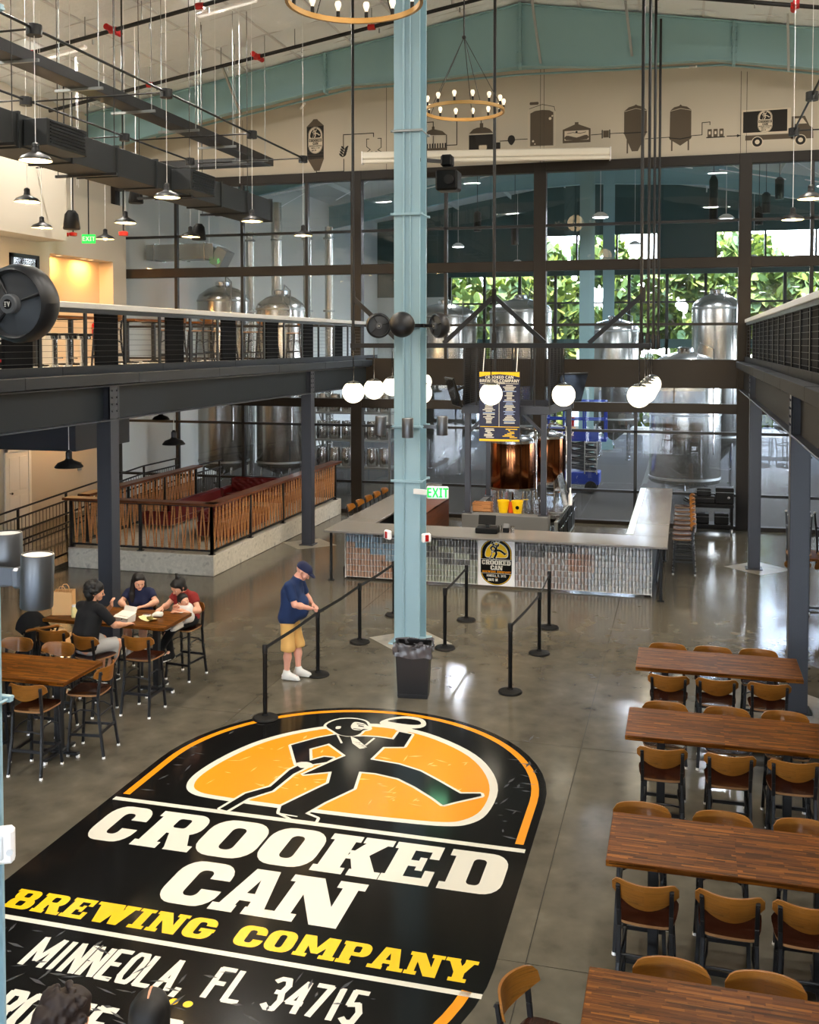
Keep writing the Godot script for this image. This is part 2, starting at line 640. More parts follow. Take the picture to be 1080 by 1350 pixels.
func build_shell():
	# slabs between the saw cuts
	var fl := frame_of("floor")
	var m := M.new()
	m.b2(Vector3(LEFT, -0.3, FAR - 30), Vector3(30, -0.012, NEAR))
	part(fl, "bed", m, mat("joint"))
	var xs := [LEFT, -15.0, -10.4, -5.8, -1.2, 3.4, RIGHT]
	var zs := [NEAR, 1.05, -3.5, -8.05, -12.6, -17.15, -21.7, -26.2, FAR]
	for i in xs.size() - 1:
		for j in zs.size() - 1:
			m = M.new()
			m.b2(Vector3(xs[i] + 0.004, -0.06, zs[j + 1] + 0.004), Vector3(xs[i + 1] - 0.004, 0.0, zs[j] - 0.004))
			part(fl, "slab", m, mat("concrete"))
	for p in [Vector2(-4.42, -16.45), Vector2(1.62, -14.75), Vector2(1.6, -23.8), Vector2(-9.0, -14.8), Vector2(-9.0, -23.8), Vector2(-4.42, -5.35)]:
		m = M.new()
		var r := 0.72
		m.prism(PackedVector2Array([Vector2(p.x - r, -p.y), Vector2(p.x, -p.y - r), Vector2(p.x + r, -p.y), Vector2(p.x, -p.y + r)]), 0.0015, Transform3D(Basis(Vector3.RIGHT, -PI / 2), Vector3.ZERO))
		part(fl, "column_patch", m, mat("concrete_pale"))
	# outer walls
	m = M.new()
	var T := 0.3
	m.b2(Vector3(LEFT - T, -0.3, FAR), Vector3(LEFT, 13.0, NEAR))
	struct("wall_left", m, mat("wall"))
	m = M.new()
	m.b2(Vector3(RIGHT, -0.3, FAR), Vector3(RIGHT + T, 13.0, NEAR))
	struct("wall_right", m, mat("wall"))
	# the wall behind the viewer
	m = M.new()
	m.b2(Vector3(LEFT - T, 4.0, NEAR), Vector3(RIGHT + T, 14.2, NEAR + T))
	m.b2(Vector3(LEFT - T, -0.3, NEAR), Vector3(RIGHT + T, 0.15, NEAR + T))
	var cuts := [LEFT - T, -15.5, -12.6, -8.6, -4.9, -2.5, 1.2, 3.5, 6.4, RIGHT + T]
	for i in range(0, 10, 2): m.b2(Vector3(cuts[i], 0.15, NEAR), Vector3(cuts[i + 1], 4.0, NEAR + T))
	struct("wall_back", m, mat("wall_dim"))
	for i in range(1, 9, 2):
		var w := frame_of("window_%d" % (i / 2 + 20))
		m = M.new()
		for k in 3:
			var x: float = lerpf(cuts[i], cuts[i + 1], k / 2.0)
			m.b2(Vector3(x - 0.04, 0.15, NEAR + 0.05), Vector3(x + 0.04, 4.0, NEAR + 0.2))
		m.b2(Vector3(cuts[i], 2.6, NEAR + 0.05), Vector3(cuts[i + 1], 2.68, NEAR + 0.2))
		part(w, "window_frame", m, mat("bronze"))
		m = M.new()
		m.b2(Vector3(cuts[i], 0.15, NEAR + 0.12), Vector3(cuts[i + 1], 4.0, NEAR + 0.13))
		part(w, "pane", m, mat("glass"))
	m = M.new()
	m.b2(Vector3(LEFT - 1, 4.1, NEAR + T), Vector3(RIGHT + 1, 4.3, NEAR + 5.5))
	struct("trim_50", m, mat("wall_dim"))   # porch roof over the entrance
	# roof: quilted insulation under both slopes, sagging between the purlins; it runs on over the brewery
	m = M.new()
	var zfar := -57.0
	for s in [-1.0, 1.0]:
		var w := 13.4 if s < 0 else 24.0
		m.prism(PackedVector2Array([Vector2(-4.3, 14.45), Vector2(-4.3, 14.1), Vector2(-4.3 + s * w, 14.1 - w * 0.1667), Vector2(-4.3 + s * w, 14.45 - w * 0.1667)]), NEAR + 0.3 - zfar, Transform3D(Basis(), Vector3(0, 0, zfar)))
	struct("roof", m, mat("brewery_white"))
	m = M.new()
	for s in [-1.0, 1.0]:
		var w := 13.1 if s < 0 else 13.1
		m.grid(110, 260, func(a: float, b: float):
			var d := a * w
			var z := lerpf(NEAR, FAR, b)
			var sag: float = 0.07 * pow(absf(sin(PI * d / 1.55)), 0.6) + 0.045 * pow(absf(sin(PI * z / 1.8)), 0.6) + 0.012 * sin(d * 5.1 + z * 1.3) * sin(z * 4.3)
			return Vector3(-4.3 + s * d, 14.06 - d * 0.1667 - sag, z), Vector3.DOWN)
	struct("ceiling", m, mat("insulation"))
	var cs := frame_of("trim_40")
	for s in [-1.0, 1.0]:
		for k in range(1, 9):
			m = M.new()
			var d := k * 1.55
			m.b2(Vector3(-4.3 + s * d - 0.03, 13.985 - d * 0.1667, FAR), Vector3(-4.3 + s * d + 0.03, 14.06 - d * 0.1667, NEAR))
			part(cs, "purlin_seam", m, mat("seam", Color(0.84, 0.84, 0.84), 0.7))
		for k in 19:
			m = M.new()
			var z := NEAR - 0.2 - k * 1.8
			for d in 8: m.bar(Vector3(-4.3 + s * d * 1.64, 13.975 - d * 1.64 * 0.1667, z), Vector3(-4.3 + s * (d + 1) * 1.64, 13.975 - (d + 1) * 1.64 * 0.1667, z), 0.03, 0.02)
			part(cs, "sheet_seam", m, mat("seam"))
	build_far_wall()
	build_frames()
	build_mezz(-9.0, LEFT, 1.0)
	build_mezz(1.5, RIGHT, -1.0)

func beam_i(m: M, pts: Array, z: float, w := 0.22):   # rafter web and flanges along [x, top, bottom]
	for i in pts.size() - 1:
		var a = pts[i]
		var b = pts[i + 1]
		m.prism(PackedVector2Array([Vector2(a[0], a[2]), Vector2(b[0], b[2]), Vector2(b[0], b[1]), Vector2(a[0], a[1])]), 0.016, Transform3D(Basis(), Vector3(0, 0, z - 0.008)))
		for k in [1, 2]:
			m.prism(PackedVector2Array([Vector2(a[0], a[k] - 0.012), Vector2(b[0], b[k] - 0.012), Vector2(b[0], b[k] + 0.012), Vector2(a[0], a[k] + 0.012)]), w, Transform3D(Basis(), Vector3(0, 0, z - w * 0.5)))

func build_frames():
	# rigid frames of the roof: webs with flanges, splice plates, flange braces, bolts
	var n := 0
	for z in [-5.35, -16.45, -27.2]:
		var o := frame_of("trim_%d" % (n + 60))
		var m := M.new()
		for s in [-1.0, 1.0]:
			var pts := []
			for p in [[0.0, 1.62], [2.2, 1.42], [4.9, 0.98], [8.2, 0.96], [13.0, 1.15]]:
				pts.append([-4.3 + s * p[0], 13.93 - p[0] * 0.1667, 13.93 - p[0] * 0.1667 - p[1]])
			beam_i(m, pts, z)
		part(o, "rafter", m, mat("teal"))
		for x in [-4.3, -9.75, 1.1]:
			m = M.new()
			var top := 13.93 - absf(x + 4.3) * 0.1667
			var dep := 1.66 if x == -4.3 else 1.05
			m.b2(Vector3(x - 0.035, top - dep - 0.03, z - 0.12), Vector3(x - 0.005, top + 0.02, z + 0.14))
			m.b2(Vector3(x + 0.005, top - dep - 0.03, z - 0.12), Vector3(x + 0.035, top + 0.02, z + 0.14))
			for k in 6:
				var y := top - 0.12 - (dep - 0.24) * k / 5.0
				m.tube(Vector3(x - 0.07, y, z + 0.09), Vector3(x + 0.07, y, z + 0.09), 0.02, -1, 6)
			part(o, "splice_plate", m, mat("teal"))
		for x in [-12.3, -7.35, -3.75, -1.4, 2.4]:
			m = M.new()
			var top := 13.93 - absf(x + 4.3) * 0.1667
			m.bar(Vector3(x - 0.12, top + 0.02, z + 1.0), Vector3(x, top - (1.5 if absf(x + 4.3) < 1 else 1.08), z + 0.03), 0.06, 0.05)
			part(o, "flange_brace", m, mat("galvanised"))
		n += 1
	# the two teal columns down the middle: webs across, two flanges each, clamps
	for p in [[-4.42, -16.45, "teal steel roof column standing behind the black waste bin"], [-4.42, -5.35, "teal steel roof column cut by the left edge of the picture"]]:
		var t := thing("steel_column", p[2], "column", Vector3(p[0], 0, p[1]))
		var m := M.new()
		m.b2(Vector3(-0.012, 0.0, -0.2), Vector3(0.012, 12.4, 0.2))
		part(t, "web", m, mat("teal_column"))
		for s in [-1.0, 1.0]:
			m = M.new()
			m.box(Vector3(0, 6.2, s * 0.21), Vector3(0.44, 12.4, 0.025), Basis(), 0.004)
			part(t, "flange", m, mat("teal_column"))
		m = M.new()
		m.b2(Vector3(-0.3, 0, -0.3), Vector3(0.3, 0.025, 0.3))
		part(t, "base_plate", m, mat("teal_column"))
		m = M.new()
		m.tube(Vector3(-0.05, 0.03, 0.245), Vector3(-0.05, 12.3, 0.245), 0.018)
		m.tube(Vector3(0.06, 3.8, 0.245), Vector3(0.06, 12.3, 0.245), 0.012)
		part(t, "conduit", m, mat("teal_column"))
		for y in [2.72, 3.62, 7.1, 8.45]:
			m = M.new()
			for s in [-1.0, 1.0]: m.b2(Vector3(-0.27, y - 0.02, s * 0.25 - 0.02), Vector3(0.27, y + 0.02, s * 0.25 + 0.02), 0.004)
			for s in [-1.0, 1.0]: m.tube(Vector3(s * 0.25, y, -0.29), Vector3(s * 0.25, y, 0.29), 0.01)
			part(t, "clamp", m, mat("teal_column") if y < 8 else mat("galvanised"))

func build_far_wall():
	# the painted gable above the glass
	var m := M.new()
	m.prism(PackedVector2Array([Vector2(LEFT - 0.3, 9.98), Vector2(RIGHT + 0.3, 9.98), Vector2(RIGHT + 0.3, roof_y(RIGHT) + 0.1), Vector2(-4.3, 14.15), Vector2(LEFT - 0.3, roof_y(LEFT) + 0.1)]), 0.25, Transform3D(Basis(), Vector3(0, 0, FAR - 0.25)))
	struct("wall_far", m, mat("wall"))
	for x in [-12.9, -8.4, -3.95, -3.85, 1.35, 1.5, 4.3]:
		m = M.new()
		m.b2(Vector3(x - 0.006, 10.0, FAR), Vector3(x + 0.006, roof_y(x) - 0.9, FAR + 0.004))
		struct("trim_%d" % (30 + int(x * 2 + 40)), m, mat("joint"))
	# gutter-like pipe that follows the slope in front of the gable
	m = M.new()
	var pts := []
	for x in [-15.5, -9.4, -4.3, 0.9, 5.0]:
		pts.append(Vector3(x, 12.55 - 0.17 * maxf(absf(x + 4.3) - 5.2, 0.0) - 0.02 * minf(absf(x + 4.3), 5.2), FAR + 0.45))
	for i in pts.size() - 1:
		m.bar(pts[i], pts[i + 1], 0.12, 0.16, 0.02)
		m.tube(pts[i] + Vector3(0, -0.22, 0.05), pts[i + 1] + Vector3(0, -0.22, 0.05), 0.03)
	struct("trim_25", m, mat("teal"))
	# curtain wall: heavy members in bronze, slim members in black, a pane in every field
	var posts := [[-17.3, -17.15], [-9.46, -9.14], [-4.11, -3.77], [1.33, 1.65], [8.4, 8.7]]
	var o := frame_of("trim_1")
	m = M.new()
	for p in posts: m.b2(Vector3(p[0], 0, FAR - 0.18), Vector3(p[1], 9.98, FAR + 0.12), 0.01)
	for y in [[9.72, 9.99], [7.0, 7.28], [3.78, 4.55], [3.1, 3.36], [0.0, 0.1]]:
		m.b2(Vector3(LEFT, y[0], FAR - 0.16), Vector3(RIGHT, y[1], FAR + 0.1), 0.01)
	part(o, "heavy_mullion", m, mat("bronze"))
	m = M.new()
	var slim := [[-15.12, -12.92, -10.85], [-6.63], [], [3.15, 5.0, 6.8]]
	var low := [[-15.12, -12.92, -10.85], [-8.0, -5.4], [-1.3], [3.15, 5.0, 6.8]]
	for i in 4:
		for x in slim[i]: m.b2(Vector3(x - 0.045, 4.5, FAR - 0.08), Vector3(x + 0.045, 9.8, FAR + 0.06))
		for x in low[i]: m.b2(Vector3(x - 0.045, 0.0, FAR - 0.08), Vector3(x + 0.045, 3.8, FAR + 0.06))
	for y in [8.25, 5.5, 2.57, 0.92]: m.b2(Vector3(LEFT, y - 0.035, FAR - 0.08), Vector3(RIGHT, y + 0.035, FAR + 0.06))
	part(o, "slim_mullion", m, mat("black_frame"))
	var k := 1
	for i in 4:
		for lev in [[7.28, 9.72, true, 8.25], [4.55, 7.0, true, 5.5], [3.36, 3.78, false, 0.0], [0.1, 3.1, false, 2.57]]:
			var w := frame_of("window_%d" % k)
			k += 1
			var cols: Array = [posts[i][1]] + (slim[i] if lev[2] else low[i]) + [posts[i + 1][0]]
			for c in cols.size() - 1:
				var rows := [lev[0], lev[1]] if lev[3] == 0.0 else ([lev[0], lev[3], lev[1]] if lev[3] > 3 else [lev[0], 0.92, lev[3], lev[1]])
				for r in rows.size() - 1:
					m = M.new()
					m.b2(Vector3(cols[c], rows[r], FAR - 0.016), Vector3(cols[c + 1], rows[r + 1], FAR - 0.004))
					part(w, "pane", m, mat("glass"))

func build_mezz(edge: float, outer: float, s: float):   # s points from the outer wall to the edge
	var left := s > 0
	var side := "left" if left else "right"
	var o := frame_of("trim_%d" % (70 if left else 80))
	var z0 := 3.0
	var z1 := FAR + 0.12
	var m := M.new()
	m.b2(Vector3(minf(outer, edge - s * 0.12), 4.3, z1), Vector3(maxf(outer, edge - s * 0.12), 4.5, z0))
	part(o, "mezzanine_slab", m, mat("concrete_pale"))
	m = M.new()
	for k in 7:
		var x := lerpf(edge - s * 0.7, outer, k / 6.0)
		m.b2(Vector3(x - 0.07, 3.95, z1), Vector3(x + 0.07, 4.3, z0))
	part(o, "joist", m, mat("black_steel"))
	# edge beam: an I, with end plates at the columns
	m = M.new()
	m.b2(Vector3(edge - 0.01, 3.75, z1), Vector3(edge + 0.01, 4.32, z0))
	part(o, "beam_web", m, mat("beam_blue", Color(0.16, 0.185, 0.21), 0.55, 0.0, 0.25) if left else mat("mezz_beam"))
	m = M.new()
	for y in [3.76, 4.31]: m.box(Vector3(edge, y, (z0 + z1) / 2), Vector3(0.26, 0.025, z0 - z1), Basis(), 0.004)
	part(o, "beam_flange", m, mat("mezz_steel"))
	# ledge of lapped steel sheets above the beam
	var k := 0
	var z := z0
	rng.seed = 44 if left else 45
	while z > z1 + 0.05:
		var zn := maxf(z - 3.05, z1)
		m = M.new()
		m.box(Vector3(edge + s * 0.09, 4.42 + 0.004 * (k % 2), (z + zn) / 2), Vector3(0.24, 0.17, z - zn - 0.006), Basis(), 0.006)
		part(o, "ledge_sheet", m, mat("ledge_steel") if left else mat("mezz_beam"))
		m = M.new()
		m.box(Vector3(edge - s * 0.02, 4.57, (z + zn) / 2 - 1.2), Vector3(0.03, 0.14, z - zn - 0.006), Basis(), 0.004)
		part(o, "toe_board", m, mat("ledge_steel") if left else mat("mezz_beam"))
		z = zn
		k += 1
	for zc in [-5.6, -14.66, -23.73]:
		m = M.new()
		m.b2(Vector3(edge - 0.13, 3.77, zc - 0.14), Vector3(edge + 0.13, 4.3, zc - 0.11))
		m.b2(Vector3(edge - 0.13, 3.77, zc + 0.11), Vector3(edge + 0.13, 4.3, zc + 0.14))
		for i in 4:
			for dz in [-0.07, 0.07]: m.tube(Vector3(edge + s * 0.1, 3.9 + i * 0.11, zc + dz), Vector3(edge + s * 0.145, 3.9 + i * 0.11, zc + dz), 0.017, -1, 6)
		m.b2(Vector3(edge + s * 0.1, 3.78, zc - 0.14), Vector3(edge + s * 0.125, 4.3, zc + 0.14))
		part(o, "connection_plate", m, mat("mezz_steel"))
	for p in [[-14.66, "front"], [-23.73, "far"]]:
		var where = {"leftfront": "near the table with three people", "leftfar": "at the end of the wooden railing", "rightfront": "at the end of the back dining table", "rightfar": "by the black equipment cart"}[side + p[1]]
		var t := thing("mezzanine_column", "dark steel column under the %s mezzanine %s" % [side, where], "column", Vector3(edge, 0, p[0]))
		m = M.new()
		m.box(Vector3(0, 1.88, 0), Vector3(0.016, 3.74, 0.24))
		part(t, "web", m, mat("mezz_steel"))
		for q in [-1.0, 1.0]:
			m = M.new()
			m.box(Vector3(q * 0.118, 1.88, 0), Vector3(0.018, 3.74, 0.25), Basis(), 0.003)
			part(t, "flange", m, mat("mezz_steel"))
		m = M.new()
		m.box(Vector3(0, 1.88, 0.118), Vector3(0.22, 3.74, 0.012))
		part(t, "face_plate", m, mat("mezz_steel"))
		m = M.new()
		m.box(Vector3(0, 0.01, 0), Vector3(0.36, 0.02, 0.36), Basis(), 0.004)
		part(t, "base_plate", m, mat("mezz_steel"))
	# guard rail with cables under a broad drink shelf
	var rl := thing("cable_railing", "%s mezzanine guard rail of dark posts and steel cables under a pale drink shelf" % side, "railing", Vector3(edge - s * 0.06, 4.5, 0))
	m = M.new()
	m.b2(Vector3(minf(0.06 * s, -0.34 * s), 1.03, z1), Vector3(maxf(0.06 * s, -0.34 * s), 1.12, z0), 0.008)
	part(rl, "drink_shelf", m, mat("rail_top"))
	m = M.new()
	m.b2(Vector3(-0.025, 0.96, z1), Vector3(0.025, 1.03, z0))
	part(rl, "top_rail", m, mat("black_steel"))
	z = 2.0
	var posts := []
	var zz := -12.97 + 1.17 * 12
	while zz > z1:
		m = M.new()
		m.box(Vector3(0, 0.48, zz), Vector3(0.03, 0.96, 0.075), Basis(), 0.004)
		part(rl, "post", m, mat("black_steel"))
		zz -= 1.17
	for i in 10:
		m = M.new()
		m.tube(Vector3(0, 0.1 + i * 0.09, z1), Vector3(0, 0.1 + i * 0.09, z0), 0.003, -1, 5, false)
		part(rl, "cable", m, mat("cable_steel"))
	zz = -15.0 + 2.33 * 6
	var step := 2.33 if left else 1.17
	while zz > z1 + 0.3:
		m = M.new()
		m.box(Vector3(-0.16 * s, 0.5, zz), Vector3(0.05, 1.02, 0.66 if left else 1.1), Basis(), 0.006)
		part(rl, "dark_panel", m, mat("panel_black"))
		zz -= step

func tank(label: String, at: Vector3, r: float, low: float, high: float, cone := 0.8, material := "steel", group := ""):
	var t := thing("steel_tank", label, "tank", at, 0.0, group)
	var m := M.new()
	m.lathe([Vector2(0.06, low), Vector2(0.1, low), Vector2(r * 0.97, low + cone), Vector2(r, low + cone + 0.06), Vector2(r, high - 0.25), Vector2(r * 0.93, high - 0.1), Vector2(r * 0.6, high + 0.1), Vector2(0.22, high + 0.22), Vector2(0, high + 0.23)], 32)
	part(t, "shell", m, mat(material))
	m = M.new()
	for y in [low + cone + 0.15, lerpf(low + cone, high, 0.55), high - 0.3]: m.lathe([Vector2(r, y - 0.03), Vector2(r + 0.02, y - 0.03), Vector2(r + 0.02, y + 0.03), Vector2(r, y + 0.03)], 32)
	part(t, "band", m, mat("galvanised"))
	m = M.new()
	m.lathe([Vector2(0.24, high + 0.15), Vector2(0.26, high + 0.32), Vector2(0.2, high + 0.36), Vector2(0, high + 0.37)], 16)
	part(t, "manway", m, mat("chrome"))
	for i in 4:
		var a := PI / 4 + i * PI / 2
		m = M.new()
		m.tube(Vector3(cos(a) * r * 0.85, 0, sin(a) * r * 0.85), Vector3(cos(a) * r * 0.85, low + cone, sin(a) * r * 0.85), 0.05)
		m.tube(Vector3(cos(a) * r * 0.85, 0, sin(a) * r * 0.85), Vector3(cos(a) * r * 0.85, 0.03, sin(a) * r * 0.85), 0.1)
		part(t, "leg", m, mat("chrome"))
	m = M.new()
	m.path([Vector3(0, low, 0), Vector3(0, low - 0.15, 0.1), Vector3(0.1, low - 0.2, r * 0.7), Vector3(0.1, low - 0.2, r + 0.1)], 0.03)
	m.path([Vector3(r * 0.3, high + 0.1, r * 0.4), Vector3(r * 0.4, high + 0.5, r * 0.6), Vector3(r * 0.75, high + 0.3, r * 0.85), Vector3(r * 0.78, low + 1.2, r * 0.78)], 0.025)
	part(t, "piping", m, mat("chrome"))
	return t

func build_brewery():
	var m := M.new()
	m.b2(Vector3(LEFT - 0.3, -0.35, -57.3), Vector3(19.3, -0.02, FAR - 0.1))
	struct("floor", m, mat("brewery_floor"))
	m = M.new()
	m.b2(Vector3(LEFT - 0.3, -0.3, -57), Vector3(LEFT, 13, FAR - 0.1))
	struct("wall_left", m, mat("brewery_white"))
	m = M.new()   # the side wall has a row of roll-up doors standing open
	for p in [[-28.7, -31.0], [-37.0, -38.5], [-44.5, -46.0], [-52.0, -57.0]]: m.b2(Vector3(19, -0.3, p[1]), Vector3(19.3, 6.4, p[0]))
	m.b2(Vector3(RIGHT, -0.3, FAR - 0.25), Vector3(19.3, 11.5, FAR))
	struct("wall_right", m, mat("brewery_white"))
	m = M.new()
	m.b2(Vector3(19, 6.4, -57), Vector3(19.3, 11, -28.7))
	struct("wall_right", m, mat("brewery_teal"))
	m = M.new()
	var xs := [-13.0, -9.0, -5.0, -1.0, 3.0, 7.0, 11.0, 15.0, 19.0]
	m.b2(Vector3(-17.6, -0.3, -57.3), Vector3(-13.0, 7.6, -57))
	m.b2(Vector3(-13.0, -0.3, -57.3), Vector3(19.3, 0.4, -57))
	struct("wall_far", m, mat("brewery_white"))
	m = M.new()
	m.b2(Vector3(-17.6, 7.6, -57.3), Vector3(-13.0, 14, -57))
	m.b2(Vector3(-13.0, 8.7, -57.3), Vector3(19.3, 9.5, -57))
	for p in [[-13.0, -8.0], [-1.5, 1.5], [9.0, 19.3]]: m.b2(Vector3(p[0], 9.5, -57.3), Vector3(p[1], 10.9, -57))
	m.b2(Vector3(-13.0, 10.9, -57.3), Vector3(19.3, 14, -57))
	m.b2(Vector3(-13.0, 4.7, -57.25), Vector3(19.3, 5.2, -57))
	struct("wall_far", m, mat("brewery_teal"))
	for p in [[-8.0, -1.5], [1.5, 9.0]]:
		var w := frame_of("window_%d" % (50 + int(p[0])))
		m = M.new()
		for k in 4: m.b2(Vector3(lerpf(p[0], p[1], k / 3.0) - 0.05, 9.5, -57.2), Vector3(lerpf(p[0], p[1], k / 3.0) + 0.05, 10.9, -57.0))
		part(w, "window_frame", m, mat("black_frame"))
		m = M.new()
		m.b2(Vector3(p[0], 9.5, -57.14), Vector3(p[1], 10.9, -57.13))
		part(w, "pane", m, mat("glass"))
	for i in xs.size() - 1:
		var w := frame_of("window_%d" % (30 + i))
		m = M.new()
		for x in [xs[i], (xs[i] + xs[i + 1]) * 0.5]: m.b2(Vector3(x - 0.08, 0.4, -57.2), Vector3(x + 0.08, 8.7, -57.0))
		for y in [2.5, 7.2]: m.b2(Vector3(xs[i], y - 0.05, -57.2), Vector3(xs[i + 1], y + 0.05, -57.05))
		part(w, "window_frame", m, mat("black_frame"))
		m = M.new()
		m.b2(Vector3(xs[i], 0.4, -57.14), Vector3(xs[i + 1], 8.7, -57.13))
		part(w, "pane", m, mat("glass"))
	var n := 0
	for z in [-37.9, -48.7]:
		var o := frame_of("trim_%d" % (90 + n))
		n += 1
		m = M.new()
		for s in [-1.0, 1.0]:
			var pts := []
			for p in [[0.0, 1.5], [5.0, 0.9], [13.0, 1.1]] + ([[23.0, 1.2]] if s > 0 else []): pts.append([-4.3 + s * p[0], 13.93 - p[0] * 0.1667, 13.93 - p[0] * 0.1667 - p[1]])
			beam_i(m, pts, z)
		part(o, "rafter", m, mat("teal"))
		m = M.new()
		for x in [-3.5, 9.0]:
			var top := 13.2 - absf(x + 4.3) * 0.1667
			m.b2(Vector3(x - 0.012, 0, z - 0.25), Vector3(x + 0.012, top, z + 0.25))
			for q in [-0.25, 0.25]: m.b2(Vector3(x - 0.25, 0, z + q - 0.015), Vector3(x + 0.25, top, z + q + 0.015))
		part(o, "steel_column", m, mat("teal"))
	m = M.new()
	for x in [-15.5, -12.5, -9.5, -6.5, -2.0, 1.0, 4.0, 7.0, 10.0, 13.0]: m.b2(Vector3(x - 0.03, roof_y(x) - 0.12, -57), Vector3(x + 0.03, roof_y(x) + 0.1, FAR - 0.3))
	struct("trim_95", m, mat("brewery_white"))
	tank("tall brewing tank behind the left glass, farther left of two", Vector3(-15.0, 0, -31.6), 0.85, 0.6, 6.7, 0.3)
	tank("tall brewing tank behind the left glass, next to the wooden railing's end", Vector3(-13.05, 0, -31.9), 0.82, 0.6, 6.4, 0.3)
	tank("broad fermenter beyond the glass just right of the teal column", Vector3(-9.0, 0, -38.6), 1.25, 0.9, 6.3)
	tank("broad fermenter beyond the glass behind the hanging frame's left brace", Vector3(-6.2, 0, -39.6), 1.2, 0.9, 6.5)
	tank("tall slim fermenter beyond the glass above the bar's right arm", Vector3(1.05, 0, -37.4), 0.85, 0.8, 6.5)
	tank("low wide brewing tank beyond the glass with a railing on top", Vector3(0.0, 0, -33.6), 1.1, 0.35, 4.5, 0.25)
	tank("fermenter deep in the brewery beside the right roof column", Vector3(4.6, 0, -43.0), 1.2, 0.8, 6.2)
	tank("fermenter deep in the brewery seen between the lift and the copper tanks", Vector3(-3.0, 0, -45.0), 1.1, 0.8, 5.8)
	# flues rising from the brewhouse
	var i := 0
	for x in [-14.9, -13.9, -12.75, -11.95]:
		var t := thing("steel_flue", "shiny vertical steel flue behind the upper left glass, number %s from the left" % ["one", "two", "three", "four"][i], "flue", Vector3(x, 0, -33.6), 0.0, "steel flues")
		m = M.new()
		m.tube(Vector3(0, 0, 0), Vector3(0, [8.9, 9.9, 9.0, 9.0][i], 0), 0.14 if i != 1 else 0.18, -1, 16)
		part(t, "pipe", m, mat("steel"))
		for y in [6.1, 7.4, 8.6]:
			m = M.new()
			m.lathe([Vector2(0.14, y - 0.03), Vector2(0.2, y - 0.03), Vector2(0.2, y + 0.03), Vector2(0.14, y + 0.03)], 16)
			part(t, "clamp_band", m, mat("galvanised"))
		i += 1
	var du := thing("brewery_duct", "bare silver ventilation duct behind the upper left glass", "duct", Vector3(-15.9, 7.95, -30.6))
	m = M.new()
	m.box(Vector3(0, 0, 0), Vector3(2.4, 0.5, 0.7), Basis(), 0.01)
	m.box(Vector3(1.35, -0.2, 0), Vector3(0.4, 0.6, 0.6), Basis(Vector3.BACK, -0.5), 0.01)
	part(du, "trunk", m, mat("galvanised"))
	m = M.new()
	for x in [-0.9, 0.0, 0.9]: m.box(Vector3(x, 0, 0), Vector3(0.04, 0.56, 0.76))
	part(du, "seam", m, mat("steel"))
	m = M.new()
	for x in [-0.9, 0.9]: m.tube(Vector3(x, 0.2, 0), Vector3(x, 4.25, 0), 0.012)
	part(du, "hanger", m, mat("wire"))
	# pallet rack of kegs
	var rk := thing("pallet_rack", "tall galvanised rack holding steel kegs behind the glass left of the bar", "rack", Vector3(-10.6, 0, -32.4))
	m = M.new()
	for x in [-1.3, 0.0, 1.3]:
		for z in [-0.4, 0.4]: m.b2(Vector3(x - 0.04, 0, z - 0.04), Vector3(x + 0.04, 4.2, z + 0.04))
	part(rk, "upright", m, mat("galvanised"))
	for y in [0.9, 1.8, 2.7, 3.6]:
		m = M.new()
		m.b2(Vector3(-1.35, y - 0.05, -0.45), Vector3(1.35, y, 0.45))
		part(rk, "shelf", m, mat("galvanised"))
	m = M.new()
	for x in [-1.3, 0.0]:
		for k in 4: m.bar(Vector3(x, 0.2 + k, -0.4), Vector3(x, 1.2 + k, 0.4), 0.03, 0.03)
	part(rk, "brace", m, mat("galvanised"))
	var keg: Node3D = null
	for y in [0.9, 1.8, 2.7]:
		for k in 6:
			var at := Vector3(-11.75 + k * 0.44, y + 0.001, -32.35)
			var kl := "steel keg on the galvanised rack's %s shelf, %s from the left" % [["lower", "middle", "upper"][int(y / 0.9) - 1], ["first", "second", "third", "fourth", "fifth", "sixth"][k]]
			if keg == null:
				keg = thing("beer_keg", kl, "keg", at, 0.0, "kegs on the rack")
				m = M.new()
				m.lathe([Vector2(0, 0.03), Vector2(0.15, 0.03), Vector2(0.16, 0), Vector2(0.18, 0), Vector2(0.185, 0.06), Vector2(0.2, 0.1), Vector2(0.2, 0.48), Vector2(0.185, 0.53), Vector2(0.18, 0.6), Vector2(0.165, 0.6), Vector2(0.16, 0.54), Vector2(0, 0.56)], 16)
				part(keg, "drum", m, mat("steel"))
			else: copy(keg, at, 0.0, kl)
	build_lift()
	build_ladder()
	# round high-bay lamps
	i = 0
	for p in [[-9.0, 8.9, -32.5], [-2.6, 8.9, -32.5], [1.2, 8.9, -34.0], [5.5, 8.8, -33.0], [-9.0, 8.9, -41.0], [-2.0, 8.9, -42.0], [2.2, 8.9, -41.0], [7.0, 8.7, -42.5], [-8.0, 8.9, -50.0], [-1.5, 8.9, -51.0], [3.0, 8.9, -50.0]]:
		var at := Vector3(p[0], p[1], p[2])
		var t := thing("high_bay_lamp", "round white high bay lamp hanging in the brewery, %s row, %s" % [["nearest", "middle", "farthest"][0 if i < 4 else (1 if i < 8 else 2)], ["leftmost", "second from left", "third from left", "rightmost"][i % 4]], "ceiling lamp", at, 0.0, "high bay lamps")
		m = M.new()
		m.lathe([Vector2(0.24, 0), Vector2(0.26, 0.02), Vector2(0.2, 0.1), Vector2(0.1, 0.16), Vector2(0, 0.17)], 20)
		part(t, "housing", m, mat("white_plastic"))
		m = M.new()
		m.lathe([Vector2(0, -0.015), Vector2(0.2, -0.012), Vector2(0.225, 0.004)], 20)
		part(t, "lamp_lens", m, glow("led_cool", Color(0.93, 0.97, 1.0), 9.0))
		m = M.new()
